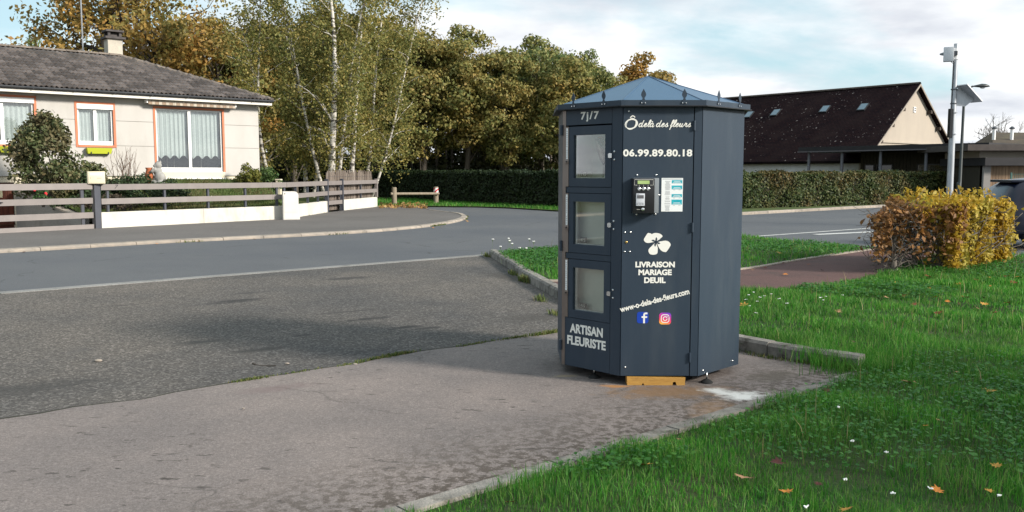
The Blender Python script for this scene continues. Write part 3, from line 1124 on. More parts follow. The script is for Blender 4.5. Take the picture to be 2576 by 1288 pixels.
# adjustable feet
for fx_, fy_ in ((0.64, 6.69), (1.48, 6.53), (1.57, 7.62), (0.72, 7.78)):
    p = Vector((fx_, fy_, 0))
    mb = MB()
    M = Matrix.Translation((p.x, p.y, 0.0125))
    mb.lathe([(0.048, 0), (0.045, 0.010), (0.020, 0.026), (0.012, 0.030)], 16, M)
    ft = mb.build('foot', M_rubber, kiosk, smooth=True, auto=40)
    mb = MB()
    mb.lathe([(0.007, 0.028), (0.007, 0.08)], 8, M)
    mb.build('foot_stem', M_screw, ft, smooth=True)

# timber packer under the front edge
mb = MB()
pl = KF @ Matrix.Translation((-0.02, 0.004, 0.0))
prof = [(-0.215, 0.0125), (-0.105, 0.0125), (-0.10, 0.027), (-0.092, 0.027), (-0.088, 0.0125), (0.125, 0.0125), (0.128, 0.034), (0.14, 0.040), (0.152, 0.034), (0.155, 0.0125), (0.218, 0.0125), (0.221, 0.072), (-0.218, 0.080)]
mb.prism(prof, 0.0, 0.09, pl @ Matrix.Translation((0, 0.0, 0)) @ Matrix.Rotation(R(90), 4, 'X'))
o = mb.build('timber_packer', M_plank)
tag(o, 'yellow timber packer lying under the front edge of the dark kiosk', 'plank')


# ---- lettering
def text_part(body, M, a0, a1, z0, z1, d, m, parent, name='lettering', bold=0.0, shear=0.0, space=1.0, rot=0.0):
    cu = bpy.data.curves.new('t', 'FONT')
    cu.body = body
    cu.size = 1
    cu.shear = shear
    cu.offset = bold
    cu.space_character = space
    cu.resolution_u = 4
    to = bpy.data.objects.new('t', cu)
    COL.objects.link(to)
    dg = bpy.context.evaluated_depsgraph_get()
    me_ = bpy.data.meshes.new_from_object(to.evaluated_get(dg))
    bpy.data.objects.remove(to)
    xs = [v.co.x for v in me_.vertices]
    ys = [v.co.y for v in me_.vertices]
    x0, x1, y0, y1 = min(xs), max(xs), min(ys), max(ys)
    ca, cz = (a0 + a1) / 2, (z0 + z1) / 2
    off = ORG.get(parent.as_pointer(), Vector((0, 0, 0)))
    for v in me_.vertices:
        a = (v.co.x - x0) / (x1 - x0) * (a1 - a0) + a0 - ca
        z = (v.co.y - y0) / (y1 - y0) * (z1 - z0) + z0 - cz
        if rot:
            a, z = a * math.cos(rot) - z * math.sin(rot), a * math.sin(rot) + z * math.cos(rot)
        v.co = M @ Vector((a + ca, d, z + cz)) - off
    me_.materials.clear()
    me_.materials.append(m)
    me_.name = name
    return link(name, me_, parent)


def ribbon(mb, pts, w, M, d, rise=0.0):
    """flat brush stroke on a panel: pts (a, z), w constant or per-point widths"""
    pts = [Vector(p) for p in pts]
    n = len(pts)
    if isinstance(w, (int, float)):
        w = [w] * n
    L = []
    for i, p in enumerate(pts):
        t_ = (pts[min(i + 1, n - 1)] - pts[max(i - 1, 0)])
        t_ = t_.normalized() if t_.length > 0 else Vector((1, 0))
        nn = Vector((-t_.y, t_.x)) * w[i] / 2
        L.append((p - nn, p + nn))
    vs = []
    for a, b in L:
        d += rise
        vs += [M @ Vector((a.x, d, a.y)), M @ Vector((b.x, d, b.y))]
    mb.add(vs, [(2 * i, 2 * i + 2, 2 * i + 3, 2 * i + 1) for i in range(n - 1)])


def smooth2(pts, k=8):
    pts = [Vector(p) for p in pts]
    out = []
    for i in range(len(pts) - 1):
        p0, p1, p2, p3 = pts[max(i - 1, 0)], pts[i], pts[i + 1], pts[min(i + 2, len(pts) - 1)]
        for j in range(k):
            s = j / k
            out.append(0.5 * ((2 * p1) + (p2 - p0) * s + (2 * p0 - 5 * p1 + 4 * p2 - p3) * s * s + (3 * p1 - p0 - 3 * p2 + p3) * s ** 3))
    out.append(pts[-1])
    return out


LD = 0.0032
lead = [o for o in kiosk.children if o.name.startswith('front_door')][0]
text_part('7j/7', KL, -0.108, 0.070, 1.985, 2.062, 0.0008, M_letter, kiosk, bold=0.03, space=1.22)
text_part('ARTISAN', KL, -0.205, 0.128, 0.350, 0.424, 0.0008, M_letter, kiosk, bold=0.04)
text_part('FLEURISTE', KL, -0.231, 0.157, 0.255, 0.328, 0.0008, M_letter, kiosk, bold=0.04)
text_part('06.99.89.80.18', KF, -0.286, 0.220, 1.719, 1.773, LD, M_letter, lead, bold=0.034, space=1.06)
text_part('LIVRAISON', KF, -0.185, 0.107, 0.902, 0.946, LD, M_letter, lead, bold=0.045)
text_part('MARIAGE', KF, -0.162, 0.085, 0.844, 0.888, LD, M_letter, lead, bold=0.045)
text_part('DEUIL', KF, -0.119, 0.041, 0.785, 0.829, LD, M_letter, lead, bold=0.045)
text_part('www-o-dela-des-fleurs.com', KF, -0.305, 0.225, 0.6335, 0.6785, LD, M_letter, lead, bold=0.03, rot=R(15.2))
# script name: brush strokes, letter by letter
mb = MB()
unit = 0.0265                                   # x-height


STROKE = [0.0]


def glyph(strokes, x, z, s, w=0.0068, sl=0.28):
    for st in strokes:
        pts = smooth2([(x + (p[0] * 1.24 + sl * p[1]) * s, z + p[1] * s) for p in st], 7)
        n_ = len(pts)
        ws = [w * (0.62 + 0.5 * abs(math.sin(3.1 * i / n_ + 0.6))) for i in range(n_)]
        STROKE[0] += 0.00009
        ribbon(mb, pts, ws, KF, LD + STROKE[0], 0.00002)


SCR = {
    'd': ([[(0.62, 0.92), (0.35, 1.02), (0.05, 0.7), (0.02, 0.25), (0.25, 0.0), (0.5, 0.2), (0.7, 0.8), (0.85, 1.9)], [(0.83, 1.8), (0.66, 0.6), (0.68, 0.1), (0.9, 0.0), (1.12, 0.3)]], 0.98),
    'e': ([[(-0.05, 0.3), (0.3, 0.48), (0.55, 0.8), (0.42, 1.0), (0.18, 0.8), (0.06, 0.4), (0.18, 0.02), (0.45, 0.0), (0.78, 0.35)]], 0.72),
    'l': ([[(-0.05, 0.3), (0.25, 0.7), (0.5, 1.5), (0.42, 1.95), (0.24, 1.7), (0.12, 0.7), (0.16, 0.08), (0.34, 0.0), (0.58, 0.3)]], 0.50),
    'a': ([[(0.62, 0.9), (0.38, 1.02), (0.06, 0.7), (0.03, 0.22), (0.24, 0.0), (0.5, 0.25), (0.68, 0.95)], [(0.68, 0.95), (0.58, 0.4), (0.64, 0.03), (0.8, 0.0), (1.02, 0.32)]], 0.92),
    's': ([[(-0.05, 0.25), (0.25, 0.65), (0.42, 1.05), (0.44, 0.7), (0.56, 0.35), (0.46, 0.02), (0.2, 0.0), (0.05, 0.16)], [(0.46, 0.02), (0.8, 0.3)]], 0.72),
    'f': ([[(-0.05, 0.3), (0.3, 0.8), (0.55, 1.6), (0.44, 1.95), (0.26, 1.6), (0.18, 0.6), (0.14, -0.4), (0.05, -0.85), (0.14, -0.5), (0.3, -0.05), (0.62, 0.32)]], 0.52),
    'u': ([[(-0.05, 0.35), (0.18, 0.98), (0.12, 0.35), (0.22, 0.0), (0.45, 0.15), (0.68, 0.98)], [(0.68, 0.98), (0.58, 0.3), (0.68, 0.0), (0.84, 0.02), (1.02, 0.32)]], 0.94),
    'r': ([[(-0.05, 0.3), (0.2, 0.85), (0.24, 1.1), (0.3, 0.9), (0.52, 0.92), (0.46, 0.4), (0.5, 0.05), (0.66, 0.0), (0.85, 0.3)]], 0.74),
}
x, z = -0.176, 1.9355
for ch in 'delà des fleurs':
    if ch == ' ':
        x += 0.46 * unit
        continue
    st, adv = SCR['a' if ch == 'à' else ch]
    glyph(st, x, z, unit * 0.94)
    if ch == 'à':
        glyph([[(0.20, 1.62), (0.42, 1.28)]], x, z, unit * 0.94)
    x += adv * unit * 1.40
# the large O with its hat
cxO, czO = -0.230, 1.956
for (rx, rz, off, w) in ((0.043, 0.034, 0, 0.0095), (0.034, 0.040, 0.0, 0.005)):
    pts = [(cxO + rx * math.cos(a) + 0.22 * rz * math.sin(a), czO + rz * math.sin(a)) for a in np.linspace(0.6, 0.6 + 2 * math.pi, 40)]
    ribbon(mb, [Vector(p) for p in pts], [w * (0.55 + 0.6 * abs(math.cos(0.5 * i / 6))) for i in range(40)], KF, LD + 0.0004 * (rx < 0.04), 0.00002)
ribbon(mb, smooth2([(-0.238, 2.000), (-0.222, 2.014), (-0.212, 2.012), (-0.202, 2.003)], 5), 0.007, KF, LD)
mb.build('script_name', M_letter, lead)
# five-petal flower emblem
mb = MB()
fc = Vector((-0.036, 1.092))
PETALS = ((80, 0.056, 0.082), (152, 0.084, 0.080), (255, 0.088, 0.074), (334, 0.104, 0.090))
for ang, ln, wd in PETALS:
    pts = []
    for i in range(33):
        s = i / 32 * 2 * math.pi
        u = 0.5 - 0.5 * math.cos(s)
        r_ = 0.008 + ln * u * (1 + 0.05 * math.sin(3 * s + ang))
        w_ = wd * 0.5 * math.copysign(abs(math.sin(s)) ** 0.8, math.sin(s)) * (0.25 + 1.0 * u ** 0.8) * (1 + 0.07 * math.sin(4 * s + ang))
        a_ = R(ang)
        pts.append((fc.x + r_ * math.cos(a_) - w_ * math.sin(a_), fc.y + r_ * math.sin(a_) + w_ * math.cos(a_)))
    mb.add([KF @ Vector((p[0], LD + 0.0001 * (ang % 7), p[1])) for p in pts[:-1]], [tuple(range(32))])
mb.build('flower_emblem', M_letter, lead)
mb = MB()
for ang in (80, 152, 255, 334, 20):
    a_ = R(ang)
    ribbon(mb, [(fc.x, fc.y), (fc.x + 0.022 * math.cos(a_), fc.y + 0.022 * math.sin(a_)), (fc.x + 0.034 * math.cos(a_ + 0.1), fc.y + 0.034 * math.sin(a_ + 0.1))], [0.004, 0.014, 0.004], KF, LD + 0.0012)
mb.build('flower_centre', M_steel, lead)


def rounded(cx_, cz_, w, r, n=6):
    pts = []
    for (sx, sz, a0) in ((1, 1, 0), (-1, 1, 90), (-1, -1, 180), (1, -1, 270)):
        for i in range(n + 1):
            a = R(a0 + 90 * i / n)
            pts.append((cx_ + sx * (w / 2 - r) + r * math.cos(a), cz_ + sz * (w / 2 - r) + r * math.sin(a)))
    return pts


def panel_poly(name, pts, M, d, m, parent):
    mb = MB()
    mb.add([M @ Vector((p[0], d, p[1])) for p in pts], [tuple(range(len(pts)))])
    return mb.build(name, m, parent)


# blue square logo with a white f
lg = panel_poly('logo_square', rounded(-0.1255, 0.5265, 0.086, 0.018), KF, LD, M_fb, lead)
mb = MB()
fx, fz = -0.117, 0.5265
ribbon(mb, smooth2([(fx + 0.026, fz + 0.031), (fx + 0.010, fz + 0.031), (fx + 0.002, fz + 0.020), (fx + 0.002, fz - 0.043)], 6), 0.013, KF, LD + 0.0006)
ribbon(mb, [(fx - 0.017, fz + 0.004), (fx + 0.024, fz + 0.004)], 0.012, KF, LD + 0.0009)
mb.build('logo_letter', M_letter, lg)
# camera logo: purple to orange ground with white outline
m, nt, bs = new_mat('sunset_logo')
tcn = N(nt, 'ShaderNodeTexCoord')
sp = N(nt, 'ShaderNodeSeparateXYZ')
nt.links.new(tcn.outputs['Generated'], sp.inputs[0])
f = math_n(nt, 'ADD', math_n(nt, 'MULTIPLY', sp.outputs[2], 0.75), math_n(nt, 'MULTIPLY', sp.outputs[0], 0.25))
rp = ramp(nt, f, [(0.05, (0.9, 0.50, 0.06)), (0.35, (0.80, 0.06, 0.09)), (0.6, (0.60, 0.03, 0.28)), (0.95, (0.10, 0.05, 0.55))])
nt.links.new(rp.outputs[0], bs.inputs['Base Color'])
bs.inputs['Roughness'].default_value = 0.5
lg = panel_poly('logo_square', rounded(0.0415, 0.519, 0.089, 0.022), KF, LD, m, lead)
mb = MB()
sq = rounded(0.0415, 0.519, 0.058, 0.018)
ribbon(mb, [Vector(p) for p in sq + sq[:2]], 0.0062, KF, LD + 0.0006)
ci = [(0.0415 + 0.0145 * math.cos(a), 0.519 + 0.0145 * math.sin(a)) for a in np.linspace(0, 2 * math.pi + 0.3, 24)]
ribbon(mb, [Vector(p) for p in ci], 0.006, KF, LD + 0.0007)
ci = [(0.0575 + 0.003 * math.cos(a), 0.535 + 0.003 * math.sin(a)) for a in np.linspace(0, 2 * math.pi, 10)]
mb.add([KF @ Vector((p[0], LD + 0.0008, p[1])) for p in ci[:-1]], [tuple(range(9))])
mb.build('logo_outline', M_letter, lg)

# price tags in the lockers
for dr, pr, (w0, w1) in zip([o for o in kiosk.children if o.name.startswith('locker_door')], prices, wins):
    text_part(pr, KL, -0.142, -0.096, w0 + 0.018, w0 + 0.044, -0.0515, M_letter, dr, 'price_print', bold=0.01)
# a wrapped bouquet left in the top locker
M_film = glass_mat('cellophane', (0.80, 0.83, 0.80), 0.22, 0.12)
M_stem = mat('bouquet_stem', (0.05, 0.09, 0.03), (0.08, 0.12, 0.04), scale=20, rough=0.6)
bq = thing('bouquet', tuple(KL @ Vector((0.03, -0.15, 1.541))), 'clear film wrapped bouquet standing in the top locker of the kiosk', 'bouquet')
mb = MB()
prof = [(0.035, 0.0), (0.030, 0.06), (0.022, 0.11), (0.05, 0.17), (0.08, 0.25), (0.10, 0.32)]
vs, fs = [], []
for i, (r_, z_) in enumerate(prof):
    for k in range(20):
        a = 2 * math.pi * k / 20
        rr = r_ * (1 + 0.18 * math.sin(5 * a + i) + random.uniform(-0.08, 0.08))
        vs.append(KL @ Vector((0.03 + rr * math.cos(a), -0.15 + rr * math.sin(a), 1.541 + z_)))
for i in range(len(prof) - 1):
    for k in range(20):
        fs.append((i * 20 + k, i * 20 + (k + 1) % 20, (i + 1) * 20 + (k + 1) % 20, (i + 1) * 20 + k))
mb.add(vs, fs)
mb.build('film', M_film, bq)
mb = MB()
for k in range(9):
    a = k * 0.7
    mb.tube([KL @ Vector((0.03 + 0.012 * math.cos(a), -0.15 + 0.012 * math.sin(a), 1.545)), KL @ Vector((0.03 + 0.01 * math.cos(a + 1), -0.15, 1.65)), KL @ Vector((0.03 + 0.05 * math.cos(a + 1), -0.15 + 0.05 * math.sin(a + 1), 1.80))], 0.004, 5)
    c_ = KL @ Vector((0.03 + 0.05 * math.cos(a + 1), -0.15 + 0.05 * math.sin(a + 1), 1.80))
mb.build('stems', M_stem, bq)
M_petal = mat('bouquet_petal', (0.45, 0.10, 0.04), (0.5, 0.25, 0.05), scale=30, rough=0.6)
for k in range(7):
    a = k * 0.9
    mb = MB()
    c_ = KL @ Vector((0.03 + 0.05 * math.cos(a + 1), -0.15 + 0.05 * math.sin(a + 1), 1.805 + 0.02 * (k % 3)))
    mb.lathe([(0.004, 0), (0.022, 0.012), (0.028, 0.026), (0.015, 0.034), (0.004, 0.03)], 9, Matrix.Translation(c_))
    mb.build('bloom', M_petal, bq)

# payment terminal
tm = kbox('payment_terminal', KF, -0.219, -0.034, 1.309, 1.563, 0.002, 0.088, M_greybox, kiosk, 0.004)
kbox('fascia', KF, -0.2195, -0.066, 1.311, 1.561, 0.082, 0.094, M_black, tm, 0.003)
kbox('fascia', KF, -0.2215, -0.2185, 1.312, 1.560, 0.004, 0.088, M_black, tm)
kbox('display', KF, -0.190, -0.104, 1.520, 1.545, 0.094, 0.0955, M_lcd, tm)
mb = MB()
ribbon(mb, [(-0.192, 1.512), (-0.212, 1.512), (-0.212, 1.552), (-0.076, 1.552), (-0.076, 1.512), (-0.098, 1.512)], 0.0022, KF, 0.0945)
for a in (-0.178, -0.146, -0.114):
    ribbon(mb, [(a, 1.514), (a, 1.500)], 0.0016, KF, 0.0945)
ribbon(mb, [(-0.195, 1.336), (-0.165, 1.336)], 0.0016, KF, 0.0945)
mb.build('fascia_print', M_letter, tm)['kind'] = 'stuff'
for a in (-0.178, -0.146, -0.114):
    mb = MB()
    MM = KF @ Matrix.Translation((a, 0.094, 1.484)) @ Matrix.Rotation(R(-90), 4, 'X')
    mb.lathe([(0.013, 0), (0.0125, 0.006), (0.009, 0.008), (0.008, 0.004), (0.002, 0.004)], 14, MM)
    mb.build('button', M_screw, tm, smooth=True, auto=40)
cr = kbox('card_reader', KF, -0.201, -0.138, 1.362, 1.452, 0.094, 0.106, mat('reader_white', (0.55, 0.57, 0.62), rough=0.4), tm, 0.003)
kbox('reader_screen', KF, -0.194, -0.146, 1.416, 1.440, 0.106, 0.1072, mat('screen_grey', (0.12, 0.12, 0.13), rough=0.15), cr)
mb = MB()
ribbon(mb, [(-0.195, 1.446), (-0.178, 1.446)], 0.003, KF, 0.1075)
ribbon(mb, [(-0.195, 1.385), (-0.146, 1.385)], 0.0015, KF, 0.1075)
for a in (-0.19, -0.17, -0.152):
    mb.box((a - 0.006, 0.1062, 1.372), (a + 0.006, 0.1072, 1.381), KF)
mb.build('reader_print', M_ink, cr)['kind'] = 'stuff'
mb = MB()
mb.lathe([(0.012, 0), (0.0115, 0.006), (0.007, 0.008)], 14, KF @ Matrix.Translation((-0.150, 0.094, 1.336)) @ Matrix.Rotation(R(-90), 4, 'X'))
mb.build('key_lock', M_screw, tm, smooth=True, auto=40)
# instruction sheet
shp = kbox('instruction_sheet', KF, -0.001, 0.156, 1.317, 1.563, 0.002, 0.0036, M_paper, kiosk)
for (a0, a1, z0, z1) in ((0.074, 0.151, 1.524, 1.547), (0.074, 0.151, 1.480, 1.508), (0.074, 0.151, 1.422, 1.445), (0.074, 0.151, 1.368, 1.405)):
    pc = kbox('picture', KF, a0, a1, z0, z1, 0.0036, 0.0041, M_teal, shp)
    mb = MB()
    mb.box((a0 + 0.008, 0.0041, z0 + 0.003), (a1 - 0.008, 0.0045, z0 + 0.006), KF)
    mb.box((a0 + 0.014, 0.0041, z0 + 0.012), (a1 - 0.014, 0.0045, z0 + 0.015), KF)
    mb.build('picture_print', M_paper, pc)['kind'] = 'stuff'
mb = MB()
ribbon(mb, [(0.006, 1.555), (0.148, 1.555)], 0.004, KF, 0.0042)
zt = 1.54
while zt > 1.325:
    wl = random.uniform(0.012, 0.022)
    if random.random() < 0.78:
        ribbon(mb, [(0.044 - wl, zt), (0.044 + wl, zt)], 0.0022, KF, 0.0042)
    zt -= 0.0058
for zt in (1.476, 1.416, 1.363):
    ribbon(mb, [(0.085, zt), (0.10, zt)], 0.002, KF, 0.0042)
    ribbon(mb, [(0.125, zt), (0.142, zt)], 0.002, KF, 0.0042)
mb.build('sheet_print', M_ink, shp)['kind'] = 'stuff'

# ------------------------------------------------------------------ the house
M_render = mat('cream_panel', (0.485, 0.465, 0.44), (0.455, 0.435, 0.41), scale=1.5, rough=0.9, bump=0.25, bscale=50,
               dirt=(0.37, 0.35, 0.325), dscale=0.9, dlo=0.52, dhi=0.80, stretch=(1, 1, 0.4))
M_base = mat('basement_cream', (0.66, 0.60, 0.47), (0.60, 0.54, 0.42), scale=1.2, rough=0.9, bump=0.2, bscale=40)
M_joint = mat('panel_joint', (0.30, 0.28, 0.25), rough=1.0)
M_pvc = mat('white_frame', (0.80, 0.80, 0.80), rough=0.35)
M_orange = mat('terracotta_trim', (0.56, 0.20, 0.11), (0.50, 0.18, 0.10), scale=3, rough=0.8, rnd=0.05)
M_tile = mat('roof_tile', (0.185, 0.158, 0.145), (0.095, 0.083, 0.080), scale=5, rough=0.95, bump=0.8, bscale=40, rnd=0.42,
             dirt=(0.070, 0.062, 0.055), dscale=1.3, dlo=0.48, dhi=0.68)
M_zinc = mat('dark_gutter', (0.075, 0.082, 0.095), (0.10, 0.105, 0.115), scale=2, rough=0.5, metal=0.3)
M_fascia = mat('fascia_white', (0.72, 0.69, 0.64), (0.62, 0.59, 0.54), scale=2, rough=0.7)
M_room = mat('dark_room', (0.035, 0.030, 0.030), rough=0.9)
M_curtain_nt = None


def curtain_mat():
    m, nt, bs = new_mat('lace_curtain')
    tc = N(nt, 'ShaderNodeTexCoord')
    vo = N(nt, 'ShaderNodeTexVoronoi', i_Scale=16.0)
    nt.links.new(tc.outputs['Object'], vo.inputs['Vector'])
    c = mixc(nt, ramp(nt, vo.outputs['Distance'], [(0.1, g3(0)), (0.5, g3(1))]).outputs[0], (0.88, 0.90, 0.88), (0.74, 0.78, 0.77))
    nt.links.new(c, bs.inputs['Base Color'])
    bs.inputs['Roughness'].default_value = 0.9
    tr = N(nt, 'ShaderNodeBsdfTransparent')
    mx = N(nt, 'ShaderNodeMixShader')
    mx.inputs[0].default_value = 0.12
    nt.links.new(bs.outputs[0], mx.inputs[1])
    nt.links.new(tr.outputs[0], mx.inputs[2])
    nt.links.new(mx.outputs[0], nt.nodes['Material Output'].inputs[0])
    return m


M_lace = curtain_mat()
M_wglass = glass_mat('window_glass', (0.92, 0.95, 0.95), 0.10)
M_wood_red = mat('garage_wood', (0.13, 0.035, 0.018), (0.09, 0.022, 0.012), scale=3, rough=0.5, stretch=(8, 8, 0.6), bump=0.2, bscale=20)
M_green_box = mat('lime_plastic', (0.42, 0.46, 0.03), rough=0.5)
M_awn = mat('awning_stripes', (0.55, 0.50, 0.42), (0.33, 0.26, 0.20), scale=6, rough=0.8, stretch=(3, 3, 0.1))

house = thing('house', tuple(wpt(0, 0, 0)), 'cream panelled bungalow with brown tiled hip roof behind the low white wall', 'house')
HM = frame(wpt(0, 0, 0), (D2.x, D2.y, 0), (HN.x, HN.y, 0))   # local x along wall, y outwards, z up


def hbox(name, lo, hi, m, parent=None, M=HM):
    mb = MB()
    mb.box(lo, hi, M)
    return mb.build(name, m, parent or house)


TL, TR = -14.0, 2.82
DEPTH = 7.4
ZE = 4.30
openings = [(-6.62, -4.80, 2.50, 3.98), (-3.52, -2.40, 2.53, 3.88), (-0.99, 1.40, 1.64, 3.85)]
# core walls around the openings, one leaf per stretch
cuts = [TL] + [v for o in openings for v in (o[0], o[1])] + [TR]
for i in range(0, len(cuts), 2):
    hbox('wall', (cuts[i], -0.30, 1.5), (cuts[i + 1], -0.02, ZE), M_joint)
for (a0, a1, z0, z1) in openings:
    hbox('wall', (a0, -0.30, 1.5), (a1, -0.02, z0), M_joint)
    hbox('wall', (a0, -0.30, z1), (a1, -0.02, ZE), M_joint)
hbox('wall', (TL, -DEPTH, 1.5), (TL + 0.3, -0.30, ZE), M_render)
hbox('wall', (TR - 0.3, -DEPTH, 0.3), (TR, -0.302, ZE), M_render)
hbox('wall', (TL, -DEPTH - 0.3, -0.6), (TR, -DEPTH, ZE), M_render)
hbox('basement_wall', (TL, -0.28, -0.75), (-8.2, -0.06, 1.498), M_base)
hbox('basement_wall', (-5.46, -0.28, -0.75), (TR - 0.01, -0.06, 1.498), M_base)
hbox('basement_wall', (-8.2, -0.28, 1.30), (-5.46, -0.06, 1.498), M_base)
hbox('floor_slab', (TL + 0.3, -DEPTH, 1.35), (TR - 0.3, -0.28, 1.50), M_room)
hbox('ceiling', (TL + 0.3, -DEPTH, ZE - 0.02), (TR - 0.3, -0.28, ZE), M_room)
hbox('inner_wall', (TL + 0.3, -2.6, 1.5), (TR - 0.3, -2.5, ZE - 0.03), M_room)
# facing panels: three courses with open joints
zc = [1.50, 2.52, 3.36, ZE]
vj = [TL, -11.6, -9.2, -7.0, -4.74, -2.33, 0.2, TR]
for zi in range(3):
    z0, z1 = zc[zi], zc[zi + 1]
    xs = sorted(set(vj + [v for o in openings for v in (o[0], o[1])]))
    for a0, a1 in zip(xs, xs[1:]):
        if a1 - a0 < 0.05:
            continue
        am = (a0 + a1) / 2
        spans = [(z0, z1)]
        for (o0, o1, oz0, oz1) in openings:
            if o0 < am < o1:
                ns = []
                for (s0, s1) in spans:
                    if oz1 <= s0 or oz0 >= s1:
                        ns.append((s0, s1))
                    else:
                        if oz0 - s0 > 0.04:
                            ns.append((s0, oz0))
                        if s1 - oz1 > 0.04:
                            ns.append((oz1, s1))
                spans = ns
        g0 = 0.006 if any(abs(a0 - v) < 1e-6 for v in vj) else 0.0
        g1 = 0.006 if any(abs(a1 - v) < 1e-6 for v in vj) else 0.0
        for (s0, s1) in spans:
            q0 = 0.007 if abs(s0 - z0) < 1e-6 and zi > 0 else 0.0
            q1 = 0.007 if abs(s1 - z1) < 1e-6 else 0.0
            hbox('wall_panel', (a0 + g0, -0.02, s0 + q0), (a1 - g1, 0.0, s1 - q1), M_render)
# orange surrounds, frames, glass, curtains


def curtain(parent, a0, a1, z0, z1, d, scallop=0.0, pleats=14):
    mb = MB()
    nx, nz = 72, 6
    for i in range(nx + 1):
        f = i / nx
        a = a0 + (a1 - a0) * f
        dd = d + 0.022 * math.sin(f * pleats * 2 * math.pi) + 0.01 * math.sin(f * pleats * 4.3 * math.pi + 1)
        zb = z0 + scallop * abs(math.cos(f * math.pi * pleats * 0.5)) if scallop else z0
        for j in range(nz + 1):
            mb.v.append(tuple(HM @ Vector((a, dd, zb + (z1 - zb) * j / nz))))
    for i in range(nx):
        for j in range(nz):
            q = i * (nz + 1) + j
            mb.f.append((q, q + nz + 1, q + nz + 2, q + 1))
            mb.mi.append(0)
    return mb.build('curtain', M_lace, parent, smooth=True)


def window(a0, a1, z0, z1, shutter=0.16, mull=True, trim_w=0.075, door=False):
    root = hbox('window' if not door else 'patio_door', (a0, -0.12, z1 - 0.045), (a1, -0.05, z1), M_pvc)
    fw = 0.055
    hbox('frame', (a0, -0.12, z0), (a0 + fw, -0.05, z1 - 0.045), M_pvc, root)
    hbox('frame', (a1 - fw, -0.12, z0), (a1, -0.05, z1 - 0.045), M_pvc, root)
    hbox('frame', (a0 + fw, -0.12, z0), (a1 - fw, -0.05, z0 + (0.13 if not door else 0.15)), M_pvc, root)
    am = (a0 + a1) / 2
    if shutter:
        hbox('shutter_box', (a0 - 0.01, -0.05, z1 - shutter), (a1 + 0.01, 0.035, z1 + 0.002), M_pvc, root)
    hbox('mullion', (am - 0.05, -0.118, z0 + 0.13), (am + 0.05, -0.045, z1 - 0.05), M_pvc, root)
    for (p0, p1) in ((a0 + fw, am - 0.05), (am + 0.05, a1 - fw)):
        hbox('pane', (p0, -0.092, z0 + 0.13), (p1, -0.086, z1 - 0.05), M_wglass, root)
    # surround
    t = trim_w
    hbox('surround', (a0 - t, -0.03, z0 - (t if not door else 0)), (a0, 0.02, z1 + t), M_orange, root)
    hbox('surround', (a1, -0.03, z0 - (t if not door else 0)), (a1 + t, 0.02, z1 + t), M_orange, root)
    hbox('surround', (a0, -0.03, z1 + 0.003), (a1, 0.018, z1 + t), M_orange, root)
    if not door:
        hbox('sill', (a0, -0.03, z0 - t), (a1, 0.03, z0), M_orange, root)
    else:
        hbox('sill', (a0 - 0.02, -0.05, z0 - 0.22), (a1 + 0.02, 0.05, z0 - 0.002), M_base, root)
        hbox('sill', (a0 - 0.04, -0.03, z0 - 0.26), (a1 + 0.04, 0.09, z0 - 0.222), M_pvc, root)
    return root


w1 = window(*openings[0])
w2 = window(*openings[1])
pd = window(*openings[2], shutter=0, door=True)
curtain(w1, -6.6, -4.84, 2.6, 3.85, -0.18, 0, 12)
curtain(w2, -3.46, -2.46, 2.6, 3.75, -0.18, 0, 9)
curtain(pd, -0.93, 0.17, 2.10, 3.82, -0.20, 0.12, 7)
curtain(pd, 0.21, 1.35, 2.10, 3.82, -0.20, 0.12, 7)
for a in (-0.62, -0.35, -0.1, 0.55, 0.9):
    hbox('chair_leg', (a, -0.9, 1.5), (a + 0.035, -0.865, 2.3), mat('pale_leg%d' % int(a * 100), (0.2, 0.17, 0.15), rough=0.6), pd)
# rolled awning above the patio door
aw = hbox('awning', (-1.32, 0.0, 4.05), (1.80, 0.28, 4.11), M_awn)
for i in range(26):
    a = -1.30 + i * 0.12
    hbox('awning_flap', (a, 0.268, 3.955), (a + 0.113, 0.282, 4.0495), M_awn if i % 2 else mat('awning_tan%d' % i, (0.30, 0.22, 0.16), rough=0.8), aw)
hbox('awning_arm', (-1.36, 0.0, 4.0), (-1.321, 0.29, 4.113), M_pvc, aw)
hbox('awning_arm', (1.801, 0.0, 4.0), (1.84, 0.29, 4.113), M_pvc, aw)
# garage door of vertical boards
gd = hbox('garage_door', (-8.18, -0.22, -0.74), (-5.48, -0.20, 1.29), M_wood_red)
for i in range(18):
    a = -8.17 + i * 0.149
    hbox('board', (a, -0.20, -0.73), (a + 0.141, -0.182, 0.80 if -6.35 < a < -5.75 else 1.28), M_wood_red, gd)
gw = hbox('garage_window', (-6.32, -0.199, 0.82), (-5.78, -0.188, 1.16), mat('window_cream', (0.62, 0.55, 0.36), rough=0.5), gd)
for a in (-6.2, -6.05, -5.9):
    hbox('glazing_bar', (a, -0.188, 0.84), (a + 0.015, -0.178, 1.14), M_black, gw)

